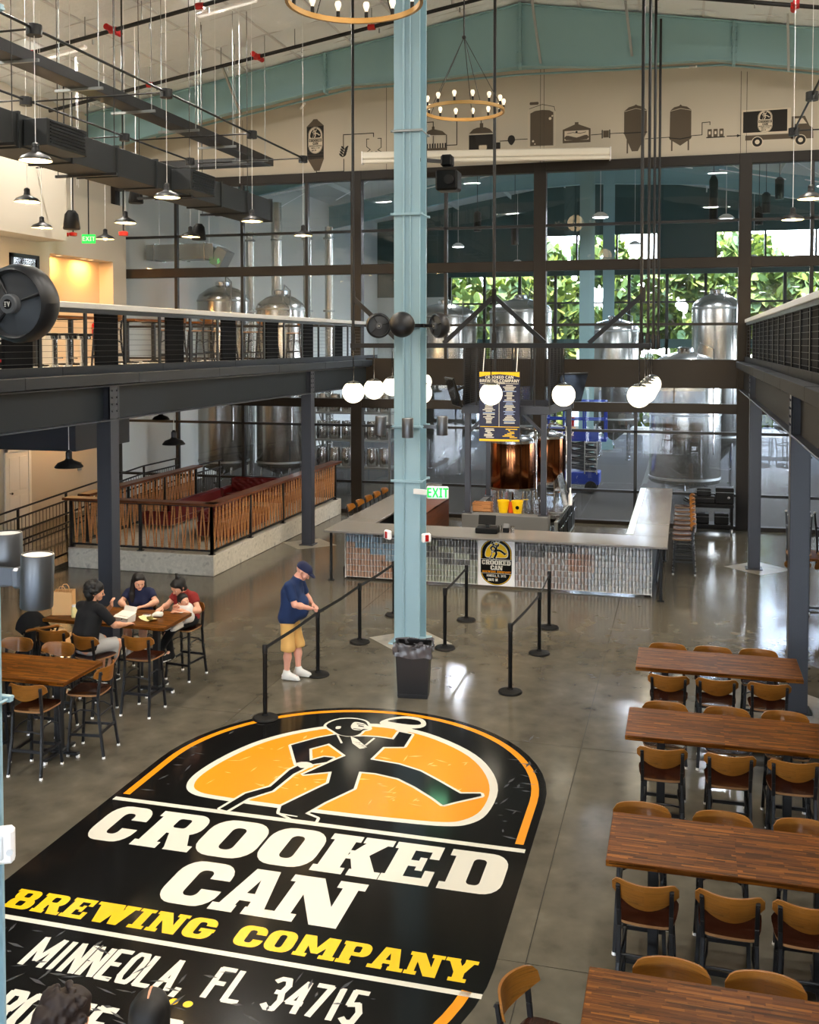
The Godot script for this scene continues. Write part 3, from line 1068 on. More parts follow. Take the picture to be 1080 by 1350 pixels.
		m.tube(Vector3(0, 0.16, 0), Vector3(0, roof_y(p[0]) - p[1] + 0.13, 0), 0.006)
		part(t, "cord", m, mat("wire"))
		area(at - Vector3(0, 0.03, 0), Vector3.DOWN, Vector2(0.4, 0.4), Color(0.94, 0.97, 1.0), 18.0, "high_bay_light")
		i += 1
	# black canister lamps
	i = 0
	for p in [[0.75, 9.2, -31.5, 0.7], [2.6, 9.5, -31.8, 0.32], [2.35, 9.3, -33.4, 0.32], [2.25, 9.1, -35.0, 0.3], [-8.3, 9.35, -31.0, 0.32], [-6.5, 8.9, -32.5, 0.32], [-5.4, 8.5, -33.2, 0.32]]:
		var t := thing("canister_speaker", "black hanging canister in the brewery, %s" % ["the longest one", "nearest of three in a row at right", "middle of three in a row at right", "farthest of three in a row at right", "left one beside the teal column", "one left of the thick rod", "lowest one beside the thick rod"][i], "speaker", Vector3(p[0], p[1], p[2]), 0.0, "black canisters")
		m = M.new()
		m.lathe([Vector2(0, -p[3]), Vector2(0.12, -p[3]), Vector2(0.125, -p[3] + 0.02), Vector2(0.125, p[3] * 0.8), Vector2(0.06, p[3]), Vector2(0, p[3])], 16)
		part(t, "body", m, mat("black_plastic"))
		m = M.new()
		m.tube(Vector3(0, p[3], 0), Vector3(0, roof_y(p[0]) - p[1] + 0.13, 0), 0.01)
		part(t, "stem", m, mat("black_steel"))
		i += 1
	# pipes slung under the brewery roof
	var pp := thing("pipe_run", "thin white sprinkler pipes crossing under the brewery roof", "pipe")
	for z in [-31.0, -34.5, -40.0]:
		for s in [-1.0, 1.0]:
			m = M.new()
			m.tube(Vector3(-4.3, 13.2, z), Vector3(-4.3 + s * 12.5, 11.15, z), 0.04)
			for k in 4: m.bar(Vector3(-4.3 + s * (2 + k * 3), 13.0 - 0.1667 * (2 + k * 3), z), Vector3(-4.3 + s * (3.2 + k * 3), 12.0 - 0.1667 * (2 + k * 3), z + 1.2), 0.03, 0.03)
			part(pp, "pipe", m, mat("white_plastic"))
	var br := thing("roof_bracing", "pale diagonal rod bracing under the brewery roof", "bracing")
	for z in [-30.0, -35.2, -40.6, -46.0]:
		for x in [-13.0, -9.5, -6.0, -2.2, 1.4, 5.0]:
			m = M.new()
			m.tube(Vector3(x, roof_y(x) - 0.3, z - 2.2), Vector3(x + 2.4, roof_y(x + 2.4) - 1.1, z + 2.2), 0.03, -1, 6)
			part(br, "rod", m, mat("white_plastic"))
	build_outside()

func build_lift():
	var t := thing("scissor_lift", "blue scissor lift parked in the brewery behind the glass", "lift", Vector3(-3.6, 0, -34.6))
	var m := M.new()
	m.box(Vector3(0, 0.5, 0), Vector3(1.75, 0.42, 0.8), Basis(), 0.03)
	m.box(Vector3(-0.55, 0.78, 0), Vector3(0.5, 0.16, 0.78), Basis(), 0.02)
	part(t, "chassis", m, mat("blue_lift"))
	for x in [-0.6, 0.6]:
		for z in [-0.36, 0.36]:
			m = M.new()
			m.tube(Vector3(x, 0.22, z - 0.07), Vector3(x, 0.22, z + 0.07), 0.2, -1, 16)
			part(t, "wheel", m, mat("rubber"))
	m = M.new()
	for k in 4:
		for z in [-0.3, 0.3]:
			m.bar(Vector3(-0.75, 0.74 + k * 0.24, z), Vector3(0.75, 0.98 + k * 0.24, z), 0.05, 0.09)
			m.bar(Vector3(0.75, 0.74 + k * 0.24, z + 0.06), Vector3(-0.75, 0.98 + k * 0.24, z + 0.06), 0.05, 0.09)
	part(t, "scissor_stack", m, mat("mezz_steel"))
	m = M.new()
	m.box(Vector3(0.1, 1.78, 0), Vector3(2.0, 0.1, 0.78), Basis(), 0.01)
	m.box(Vector3(-0.5, 2.0, 0.385), Vector3(0.9, 0.36, 0.02))
	m.box(Vector3(0.4, 1.95, 0.385), Vector3(0.9, 0.24, 0.02))
	part(t, "platform", m, mat("blue_lift"))
	m = M.new()
	for x in [-0.9, -0.3, 0.35, 1.05]:
		for z in [-0.38, 0.38]: m.tube(Vector3(x, 1.8, z), Vector3(x, 3.05, z), 0.03)
	for y in [2.45, 3.05]:
		for z in [-0.38, 0.38]: m.tube(Vector3(-0.9, y, z), Vector3(1.05, y, z), 0.03)
		for x in [-0.9, 1.05]: m.tube(Vector3(x, y, -0.38), Vector3(x, y, 0.38), 0.03)
	part(t, "guard_rail", m, mat("blue_lift"))
	m = M.new()
	for k in 5: m.box(Vector3(0.6, 0.75 + k * 0.24, 0.43), Vector3(0.4, 0.03, 0.06))
	for x in [0.4, 0.8]: m.box(Vector3(x, 1.2, 0.43), Vector3(0.03, 1.1, 0.05))
	part(t, "step_ladder", m, mat("galvanised"))
	var l := part(t, "lettering", words("S 65-3232", 0.15), mat("white_plastic"))
	l.position = Vector3(-0.42, 1.99, 0.4)
	var b := thing("red_bucket", "red bucket on the blue lift's platform", "bucket", Vector3(-3.7, 1.83, -34.5))
	m = M.new()
	m.lathe([Vector2(0, 0), Vector2(0.11, 0), Vector2(0.14, 0.3), Vector2(0.15, 0.31), Vector2(0.13, 0.31), Vector2(0.1, 0.03)], 14)
	b.position.y = 2.2
	part(b, "pail", m, mat("red"))
	m = M.new()
	m.box(Vector3(0, -0.2, 0), Vector3(0.3, 0.36, 0.3), Basis(), 0.02)
	part(b, "stand", m, mat("kraft"))

func build_ladder():
	var t := thing("step_ladder", "red fibreglass stepladder standing behind the copper tank", "ladder", Vector3(-5.3, 0, -29.6), 0.4)
	var m := M.new()
	for s in [-1.0, 1.0]: m.bar(Vector3(s * 0.28, 0, 0.45), Vector3(s * 0.16, 2.4, 0), 0.03, 0.08)
	part(t, "front_rail", m, mat("red"))
	m = M.new()
	for s in [-1.0, 1.0]: m.bar(Vector3(s * 0.28, 0, -0.5), Vector3(s * 0.16, 2.4, -0.02), 0.03, 0.05)
	part(t, "rear_rail", m, mat("red"))
	for k in 7:
		m = M.new()
		var y := 0.3 + k * 0.3
		m.box(Vector3(0, y, 0.45 * (1 - y / 2.4)), Vector3(0.5 - y * 0.09, 0.03, 0.09))
		part(t, "step", m, mat("galvanised"))
	m = M.new()
	m.box(Vector3(0, 2.4, 0), Vector3(0.36, 0.06, 0.16), Basis(), 0.01)
	part(t, "top_cap", m, mat("yellow"))

func build_outside():
	var m := M.new()
	m.b2(Vector3(-90, -0.5, -130), Vector3(110, -0.37, 60))
	struct("ground", m, mat("asphalt"))
	rng.seed = 77
	var leaf := M.new()
	leaf.s.set_smooth_group(-1)
	leaf.flat(PackedVector2Array([Vector2(0, -0.3), Vector2(0.17, -0.05), Vector2(0.1, 0.2), Vector2(0, 0.3), Vector2(-0.1, 0.2), Vector2(-0.17, -0.05)]), Transform3D())
	var lm := leaf.mesh()
	var fo := mat("foliage", Color.WHITE, 0.6)
	fo.vertex_color_use_as_albedo = true
	fo.backlight_enabled = true
	fo.backlight = Color(0.22, 0.22, 0.03)
	lm.surface_set_material(0, fo)
	var bark := mat("bark", Color(0.30, 0.24, 0.18), 0.9)
	var spots := [[-17, -66, 9.5], [-12, -70, 12], [-8, -66, 11], [-3.5, -68, 12.5], [1.0, -66, 11], [5.0, -69, 13], [9.5, -66, 9.5], [14, -70, 11], [19, -66, 10], [24, -68, 11], [-23, -69, 11]]
	var i := 0
	for p in spots:
		var t := thing("tree", "leafy green tree outside the brewery windows, %s" % ["third from left", "fourth from left", "fifth from left", "sixth from left, at the middle", "just right of the middle", "fourth from right, behind", "fifth from right", "third from right", "second from right", "rightmost", "leftmost"][i], "tree", Vector3(p[0], -0.37, p[1]), 0.0, "trees beyond the brewery")
		m = M.new()
		m.tube(Vector3.ZERO, Vector3(0.2, p[2] * 0.5, 0), 0.28, 0.16, 9)
		for k in 5:
			var a := k * 1.3 + i
			m.tube(Vector3(0.1, p[2] * 0.35, 0), Vector3(cos(a) * 1.9, p[2] * 0.62, sin(a) * 1.9), 0.12, 0.05, 7)
		part(t, "trunk", m, bark)
		var mm := MultiMesh.new()
		mm.transform_format = MultiMesh.TRANSFORM_3D
		mm.use_colors = true
		mm.mesh = lm
		mm.instance_count = 5200
		var lumps := []
		for k in 13: lumps.append([Vector3(rng.randf_range(-2.4, 2.4), rng.randf_range(0.12, 0.95) * p[2], rng.randf_range(-2.2, 2.2)), rng.randf_range(1.3, 2.1)])
		for k in 5200:
			var l = lumps[k % 13]
			var d := Vector3(rng.randfn(), rng.randfn(), rng.randfn()).normalized()
			var at: Vector3 = l[0] + d * l[1] * rng.randf_range(0.75, 1.05)
			var bs := Basis.from_euler(Vector3(rng.randf_range(-1.2, 1.2), rng.randf() * TAU, rng.randf_range(-1, 1))).scaled(Vector3.ONE * rng.randf_range(1.0, 2.0))
			mm.set_instance_transform(k, Transform3D(bs, at))
			var g := rng.randf()
			mm.set_instance_color(k, Color(lerpf(0.06, 0.30, g * g), lerpf(0.11, 0.34, g * g), lerpf(0.015, 0.04, g)))
		var mi := MultiMeshInstance3D.new()
		mi.multimesh = mm
		mi.name = "crown"
		t.add_child(mi, true)
		stuff(mi)
		i += 1

# ---------------------------------------------------------------- lettering and the emblem

func words(text: String, height: float, font := "Droid Sans", weight := 700, depth := 0.003) -> TextMesh:
	var f := SystemFont.new()
	f.font_names = PackedStringArray([font])
	f.font_weight = weight
	var t := TextMesh.new()
	t.text = text
	t.font = f
	t.font_size = 32
	t.pixel_size = height / 23.0
	t.depth = depth
	t.curve_step = 2.0
	return t

func slab_glyph(ch: String) -> Array:   # pieces of a fat slab letter in a unit square: [outline, holes]
	var r := func(a, b, c, d): return rr(a, b, c, d, 0.0)
	match ch:
		"C": return [[rr(0, 0, 1, 1, 0.32), [rr(0.38, 0.2, 0.64, 0.8, 0.1), rr(0.5, 0.38, 1.2, 0.62, 0)]]]
		"G": return [[rr(0, 0, 1, 1, 0.32), [rr(0.38, 0.2, 0.64, 0.8, 0.1), rr(0.5, 0.5, 1.2, 0.64, 0)]], [r.call(0.52, 0.36, 1.04, 0.52), []]]
		"O": return [[rr(0, 0, 1, 1, 0.34), [rr(0.38, 0.2, 0.62, 0.8, 0.1)]]]
		"D": return [[rr(0.1, 0, 1, 1, 0.3), [rr(0.42, 0.18, 0.64, 0.82, 0.08)]], [r.call(0, 0, 0.3, 0.17), []], [r.call(0, 0.83, 0.3, 1), []], [r.call(0.1, 0, 0.42, 0.3), []], [r.call(0.1, 0.7, 0.42, 1), []]]
		"R": return [[r.call(0.07, 0, 0.4, 1), []], [r.call(0, 0, 0.47, 0.16), []], [r.call(0, 0.84, 0.5, 1), []], [rr(0.2, 0.42, 0.95, 1, 0.24), [rr(0.4, 0.58, 0.64, 0.84, 0.06)]], [vec("0.42,0.5 0.78,0.5 0.98,0.1 0.98,0 0.62,0"), []], [r.call(0.6, 0, 1.04, 0.16), []]]
		"P": return [[r.call(0.07, 0, 0.42, 1), []], [r.call(0, 0, 0.5, 0.16), []], [r.call(0, 0.84, 0.5, 1), []], [rr(0.2, 0.38, 1.0, 1, 0.26), [rr(0.42, 0.55, 0.66, 0.83, 0.06)]]]
		"B": return [[r.call(0.0, 0, 0.3, 0.16), []], [r.call(0, 0.84, 0.3, 1), []], [rr(0.07, 0.46, 0.94, 1, 0.22), [rr(0.4, 0.6, 0.62, 0.84, 0.06)]], [rr(0.07, 0, 1, 0.56, 0.24), [rr(0.4, 0.16, 0.66, 0.42, 0.06)]]]
		"K": return [[r.call(0.07, 0, 0.42, 1), []], [r.call(0, 0, 0.5, 0.16), []], [r.call(0, 0.84, 0.5, 1), []], [vec("0.38,0.4 0.62,0.9 0.98,0.9 0.66,0.4"), []], [vec("0.4,0.62 0.7,0.62 1,0.08 0.64,0.08"), []], [r.call(0.54, 0.84, 1.02, 1), []], [r.call(0.57, 0, 1.05, 0.16), []]]
		"E": return [[r.call(0.07, 0, 0.42, 1), []], [r.call(0, 0, 0.97, 0.17), []], [r.call(0, 0.83, 0.95, 1), []], [r.call(0.76, 0.66, 0.95, 0.9), []], [r.call(0.78, 0.1, 0.97, 0.36), []], [r.call(0.3, 0.43, 0.7, 0.58), []], [r.call(0.58, 0.34, 0.72, 0.67), []]]
		"A": return [[vec("0.08,0.1 0.28,1 0.74,1 0.94,0.1"), [vec("0.43,0.44 0.505,0.76 0.58,0.44"), vec("0.36,-0.1 0.4,0.27 0.61,0.27 0.65,-0.1")]], [r.call(-0.03, 0, 0.42, 0.16), []], [r.call(0.58, 0, 1.04, 0.16), []]]
		"N": return [[r.call(0.07, 0, 0.28, 1), []], [r.call(0.72, 0, 0.93, 1), []], [vec("0.07,1 0.42,1 0.93,0 0.58,0"), []], [r.call(0, 0, 0.36, 0.16), []], [r.call(0, 0.84, 0.4, 1), []], [r.call(0.64, 0.84, 1.02, 1), []]]
		"M": return [[r.call(0.05, 0, 0.27, 1), []], [r.call(0.72, 0, 0.96, 1), []], [vec("0.05,1 0.34,1 0.58,0.2 0.42,0.2"), []], [vec("0.66,1 0.96,1 0.58,0.2 0.42,0.2"), []], [r.call(0, 0, 0.34, 0.16), []], [r.call(0.64, 0, 1.03, 0.16), []]]
		"W": return [[vec("0.02,1 0.32,1 0.42,0 0.2,0"), []], [vec("0.36,1 0.6,1 0.42,0 0.22,0"), []], [vec("0.4,1 0.62,1 0.8,0 0.58,0"), []], [vec("0.7,1 0.96,1 0.8,0 0.6,0"), []], [r.call(-0.03, 0.84, 0.38, 1), []], [r.call(0.66, 0.84, 1.03, 1), []]]
		"I": return [[r.call(0.22, 0, 0.78, 1), []], [r.call(0, 0, 1, 0.16), []], [r.call(0, 0.84, 1, 1), []]]
		"Y": return [[r.call(0.33, 0, 0.68, 0.5), []], [vec("0.02,1 0.38,1 0.68,0.4 0.33,0.4"), []], [vec("0.66,1 0.98,1 0.68,0.4 0.42,0.4"), []], [r.call(0.22, 0, 0.8, 0.16), []], [r.call(-0.03, 0.84, 0.44, 1), []], [r.call(0.6, 0.84, 1.03, 1), []]]
	return []

func ccw(p: PackedVector2Array) -> PackedVector2Array:
	if Geometry2D.is_polygon_clockwise(p): p.reverse()
	return p

func slab(m: M, spans: Array, y0: float, y1: float, xf: Transform3D):   # [letter, x0, x1]
	for sp in spans:
		var dx: float = sp[2] - sp[1]
		var g := Transform2D(0, Vector2.ZERO)
		g.x = Vector2(dx, 0)
		g.y = Vector2(0, y1 - y0)
		g.origin = Vector2(sp[1], y0)
		var all := []
		for piece in slab_glyph(sp[0]):
			for poly in holed(piece[0], piece[1]): all.append(ccw(g * poly))
		m.flats(all, xf)

func spread(text: String, x0: float, x1: float, gap := 0.09) -> Array:
	var w := {"I": 0.55, "W": 1.45, "M": 1.4, "N": 1.12, "E": 0.88, "A": 1.1}
	var total := -gap
	for ch in text: total += w.get(ch, 1.0) + gap
	var k := (x1 - x0) / total
	var out := []
	var x := x0
	for ch in text:
		out.append([ch, x, x + w.get(ch, 1.0) * k])
		x += (w.get(ch, 1.0) + gap) * k
	return out

func strokes(m: M, text: String, x0: float, x1: float, y0: float, y1: float, t: float, xf: Transform3D):   # thin sans capitals
	var g := {
		"M": "0,0 0,1 0.5,0.2 1,1 1,0", "i": "0.5,0 0.5,1", "N": "0,0 0,1 1,0 1,1", "E": "1,0 0,0 0,1 1,1|0,0.52 0.8,0.52", "O": "0.2,0 0,0.2 0,0.8 0.2,1 0.8,1 1,0.8 1,0.2 0.8,0 0.2,0", "L": "0,1 0,0 1,0",
		"A": "0,0 0.5,1 1,0|0.18,0.3 0.82,0.3", ",": "0.5,0.1 0.3,-0.15", "F": "0,0 0,1 1,1|0,0.5 0.8,0.5", "3": "0,0.9 0.3,1 0.8,1 1,0.8 0.8,0.55 0.4,0.55|0.8,0.55 1,0.3 0.8,0 0.3,0 0,0.1", "4": "0.8,0 0.8,1 0,0.3 1,0.3", "7": "0,1 1,1 0.35,0",
		"1": "0.5,0 0.5,1", "5": "1,1 0.1,1 0.05,0.55 0.7,0.6 1,0.35 0.8,0.03 0.3,0 0,0.1", "R": "0,0 0,1 0.8,1 1,0.8 0.8,0.5 0,0.5|0.5,0.5 1,0", "U": "0,1 0,0.2 0.25,0 0.75,0 1,0.2 1,1", "T": "0,1 1,1|0.5,1 0.5,0"}
	var wd := {"i": 0.35, "1": 0.35, ",": 0.25, " ": 0.5, "M": 1.0}
	var total := -0.36
	for ch in text: total += wd.get(ch, 0.62) + 0.36
	var k := (x1 - x0) / total
	var x := x0
	for ch in text:
		var w: float = wd.get(ch, 0.62) * k
		var all := []
		if g.has(ch):
			for line in g[ch].split("|"):
				var p := vec(line)
				for i in p.size() - 1:
					var a := Vector2(x + p[i].x * w, lerpf(y0, y1, p[i].y))
					var b := Vector2(x + p[i + 1].x * w, lerpf(y0, y1, p[i + 1].y))
					var d := (b - a).normalized() * t * 0.5
					var o := Vector2(-d.y, d.x)
					all.append(ccw(PackedVector2Array([a - o - d * 0.5, b - o + d * 0.5, b + o + d * 0.5, a + o - d * 0.5])))
		m.flats(all, xf)
		x += w + 0.36 * k

func arch(r: float, top: float, bottom: float, n := 28) -> PackedVector2Array:   # stadium outline of half width r between two arc centres
	var o := PackedVector2Array()
	for i in n + 1: o.append(Vector2(r * cos(PI * i / n), top + r * sin(PI * i / n)))
	for i in n + 1: o.append(Vector2(-r * cos(PI * i / n), bottom - r * sin(PI * i / n)))
	return o

func emblem(t: Node3D, xf: Transform3D, step: float, base: Material, light: Material, fill: Material, bright: Material, ink: Material, full := true):
	# the oval emblem drawn at the size it has on the floor; xf places and scales it, step lifts each layer above the one below
	var lift := func(k: float) -> Transform3D: return xf * Transform3D(Basis(), Vector3(0, 0, step * (k + 0.5)))
	var m := M.new()
	if full:
		m.prism(arch(2.32, 1.1, -1.93), step, xf)
		part(t, "field", m, base)
	for e in [[1.1, 1.0, 0.14], [-1.93, -1.0, 2.35 - 1.93]]:
		m = M.new()   # border bands, top and bottom
		var n := 40
		for i in range(0 if e[1] > 0 else 2, n if e[1] > 0 else n - 2):
			var a0: float = lerpf(0.0, PI, float(i) / n)
			var a1: float = lerpf(0.0, PI, float(i + 1) / n)
			m.flat(PackedVector2Array([Vector2(2.15 * cos(a0), e[0] + e[1] * 2.15 * sin(a0)), Vector2(2.235 * cos(a0), e[0] + e[1] * 2.235 * sin(a0)), Vector2(2.235 * cos(a1), e[0] + e[1] * 2.235 * sin(a1)), Vector2(2.15 * cos(a1), e[0] + e[1] * 2.15 * sin(a1))]), lift.call(1.0))
		if e[1] > 0: for s in [-1.0, 1.0]:
			m.flat(rr(minf(s * 2.15, s * 2.235), 0.13, maxf(s * 2.15, s * 2.235), 1.1, 0), lift.call(1.0))
		part(t, "border_band", m, fill)
	var oval := vec("-0.98,2.42 -1.37,1.95 -1.6,1.39 -1.7,0.85 -1.66,0.52 -1.5,0.33 -1.2,0.27 -0.5,0.25 0.3,0.25 0.9,0.27 1.38,0.31 1.62,0.42 1.76,0.7 1.77,1.29 1.58,1.84 1.22,2.31 0.6,2.72 0,2.86 -0.5,2.74")
	m = M.new()
	m.flat(smooth(oval), lift.call(1.0))
	part(t, "oval_rim", m, light)
	var inner := vec("-0.95,2.32 -1.3,1.88 -1.51,1.35 -1.61,0.85 -1.58,0.55 -1.45,0.4 -1.2,0.35 -0.5,0.33 0.3,0.33 0.85,0.35 1.33,0.39 1.54,0.49 1.68,0.76 1.68,1.27 1.5,1.78 1.16,2.23 0.59,2.61 0,2.75 -0.5,2.63")
	m = M.new()
	m.flat(smooth(inner), lift.call(2.0))
	part(t, "oval", m, fill)
	# the striding figure: a white edge, black cloth, white face, hands, tie and tray
	var body := vec("-0.36,2.33 -0.52,2.36 -0.70,2.2 -0.94,1.89 -0.66,1.36 -0.5,1.38 -0.68,1.84 -0.5,2.06 -0.18,1.76 -0.31,1.5 -0.49,1.11 -0.19,1.28 -0.12,0.98 -0.2,0.8 -0.42,0.3 -0.38,0.15 -0.2,0.05 0.06,0.05 0.05,0.13 -0.11,0.2 0.0,0.5 0.2,0.91 0.12,1.36 0.32,1.37 0.61,1.3 0.85,1.14 1.11,0.92 1.26,0.77 1.37,0.88 1.62,1.1 1.6,1.16 1.38,1.1 1.05,1.37 0.8,1.56 0.51,1.68 0.14,1.73 0.18,2.13 0.43,2.2 0.42,2.62 0.24,2.66 0.24,2.4 0.02,2.42 -0.14,2.4")
	var cane := vec("-0.6,1.42 -0.68,1.2 -0.72,0.72 -0.92,0.48 -1.03,0.06 -0.94,0.04 -0.84,0.38 -0.66,0.62 -0.6,1.1 -0.5,1.36")
	var hook := vec("-0.5,1.4 -0.34,1.52 -0.3,1.66 -0.42,1.66 -0.58,1.46")
	var head := smooth(vec("-0.74,2.62 -0.68,2.84 -0.5,2.94 -0.3,2.9 -0.2,2.74 -0.16,2.64 -0.22,2.58 -0.23,2.46 -0.3,2.36 -0.45,2.36 -0.58,2.46"), 3)
	var tray := smooth(vec("-0.06,2.9 0.02,3.07 0.2,3.18 0.4,3.14 0.48,2.97 0.4,2.86 0.12,2.82"), 3)
	m = M.new()
	var edge := []
	for p in [body, cane, hook, head, tray]:
		for g in Geometry2D.offset_polygon(ccw(p), 0.035, Geometry2D.JOIN_ROUND): edge.append(g)
	m.flats(edge, lift.call(3.0))
	part(t, "figure_edge", m, light)
	m = M.new()
	m.flats([ccw(body), ccw(cane), ccw(hook), ccw(head)], lift.call(4.0))
	m.flat(smooth(vec("0.0,2.97 0.06,3.06 0.2,3.13 0.38,3.1 0.44,2.98 0.3,2.93"), 3), lift.call(4.0))
	part(t, "figure", m, ink)
	m = M.new()
	m.flat(smooth(vec("-0.42,2.83 -0.3,2.82 -0.23,2.76 -0.15,2.68 -0.17,2.63 -0.23,2.63 -0.27,2.57 -0.36,2.58 -0.42,2.68"), 3), lift.call(5.0))
	m.flat(smooth(vec("-0.6,2.62 -0.54,2.64 -0.53,2.56 -0.58,2.54"), 2), lift.call(5.0))
	m.flat(vec("-0.32,2.36 -0.2,2.28 0.0,2.06 -0.08,2.0 -0.22,2.14"), lift.call(5.0))
	m.flat(smooth(vec("-0.68,1.4 -0.56,1.46 -0.46,1.4 -0.46,1.32 -0.58,1.28"), 2), lift.call(5.0))
	m.flat(smooth(vec("0.14,2.76 0.24,2.84 0.38,2.8 0.36,2.68 0.24,2.66"), 2), lift.call(5.0))
	for l in ["-0.5,2.34 -0.36,2.1 -0.34,2.12 -0.47,2.34", "-0.02,2.38 -0.06,2.12 -0.03,2.12 0.01,2.37", "-0.4,0.14 -0.16,0.12 -0.16,0.1 -0.4,0.11"]: m.flat(vec(l), lift.call(5.0))
	part(t, "figure_detail", m, light)
	m = M.new()
	m.flat(vec("-0.33,2.735 -0.25,2.715 -0.25,2.69 -0.33,2.7"), lift.call(6.0))
	m.flat(vec("-0.37,2.79 -0.26,2.77 -0.26,2.755 -0.37,2.77"), lift.call(6.0))
	m.flat(vec("-0.36,2.62 -0.26,2.61 -0.26,2.595 -0.37,2.6"), lift.call(6.0))
	for k in 3: m.flat(vec("%f,%f %f,%f %f,%f" % [-0.24 + k * 0.06, 2.2 - k * 0.06, -0.12 + k * 0.06, 2.18 - k * 0.06, -0.13 + k * 0.06, 2.165 - k * 0.06]), lift.call(6.0))
	part(t, "figure_line", m, ink)
	m = M.new()
	m.flat(rr(-2.27, -0.03, 2.27, 0.045, 0), lift.call(1.0))
	m.flat(rr(-2.29, -2.34, 2.29, -2.28, 0), lift.call(1.0))
	part(t, "rule", m, light)
	for sp in [["C", -2.12, -1.64], ["R", -1.57, -0.96], ["O", -0.93, -0.30], ["O", -0.27, 0.32], ["K", 0.34, 0.98], ["E", 1.02, 1.52], ["D", 1.58, 2.16]]:
		m = M.new()
		slab(m, [sp], -0.88, -0.13, lift.call(1.0))
		part(t, "letter", m, light)
	for sp in [["C", -0.84, -0.29], ["A", -0.28, 0.24], ["N", 0.25, 0.96]]:
		m = M.new()
		slab(m, [sp], -1.74, -0.99, lift.call(1.0))
		part(t, "letter", m, light)
	for sp in spread("BREWING", -2.08, -0.08) + spread("COMPANY", 0.13, 2.18):
		m = M.new()
		slab(m, [sp], -2.18, -1.88, lift.call(1.0))
		part(t, "letter", m, bright)
	for x in [-0.08, 0.04, 0.16]:
		m = M.new()
		m.flat(arch(0.038, -2.975, -2.975, 10), Transform3D(lift.call(1.0).basis, lift.call(1.0) * Vector3(x, 0, 0)))
		part(t, "dot", m, bright)
	m = M.new()
	strokes(m, "MiNNEOLA, FL 34715", -1.38, 1.44, -2.86, -2.5, 0.052, lift.call(1.0))
	strokes(m, "ROUTE OR", -1.2, 0.22, -3.55, -3.19, 0.07, lift.call(1.0))
	part(t, "place_lettering", m, light)

func build_floor_emblem():
	var t := thing("floor_graphic", "large black and amber oval logo printed on the concrete floor", "floor graphic", Vector3(-3.75, 0.0005, -9.85))
	var ink := mat("print_black", Color(0.075, 0.075, 0.075), 0.12, 0.0, 0.32)
	var light := mat("print_white", Color(0.88, 0.87, 0.82), 0.28)
	var amber := mat("print_amber", Color(0.95, 0.60, 0.06), 0.26)
	var bright := mat("print_yellow", Color(0.96, 0.78, 0.10), 0.26)
	emblem(t, Transform3D(Basis(Vector3.RIGHT, -PI / 2), Vector3.ZERO), 0.0008, ink, light, amber, bright, ink)
	# printed wear: grey nicks on the black, pale nicks on the amber
	rng.seed = 5
	for kind in 2:
		var m := M.new()
		for i in 520:
			var p := Vector2(rng.randf_range(-2.1, 2.1), rng.randf_range(-3.6, 3.1))
			var inside := Geometry2D.is_point_in_polygon(p, vec("-0.95,2.2 -1.3,1.8 -1.5,1.3 -1.5,0.6 1.3,0.5 1.55,0.8 1.55,1.3 1.4,1.8 1.05,2.2"))
			if kind == 1 and not inside or kind == 0 and (p.y < 0.2 and p.y > -2.4 or p.length() < 0.2 or absf(p.x) < 1.8 and p.y > 0.1): continue
			var a := rng.randf_range(-0.4, 0.4) + (0.0 if rng.randf() < 0.6 else 1.4)
			var l := rng.randf_range(0.02, 0.11)
			var d := Vector2(cos(a), sin(a)) * l
			var o := Vector2(-d.y, d.x).normalized() * rng.randf_range(0.006, 0.018)
			m.flat(PackedVector2Array([p - d, p - o, p + d * 0.4 - o * 0.5, p + d, p + o]), Transform3D(Basis(Vector3.RIGHT, -PI / 2), Vector3(0, 0.0008 * (2.0 if kind == 0 else 3.0), 0)))
		stuff(part(t, "worn_print", m, mat("print_nick", Color(0.20, 0.21, 0.23), 0.5) if kind == 0 else mat("print_pale", Color(0.97, 0.74, 0.32), 0.4)))

func line2(m: M, text: String, t: float, xf: Transform3D):   # a painted line of width t
	var p := vec(text)
	for i in p.size() - 1:
		var d := (p[i + 1] - p[i]).normalized() * t * 0.5
		var o := Vector2(-d.y, d.x)
		m.flat(PackedVector2Array([p[i] - o - d, p[i + 1] - o + d, p[i + 1] + o + d, p[i] + o - d]), xf)

func disc(x: float, y: float, r: float, n := 18) -> PackedVector2Array:
	return Transform2D(0, Vector2(x, y)) * arch(r, 0, 0, n / 2)

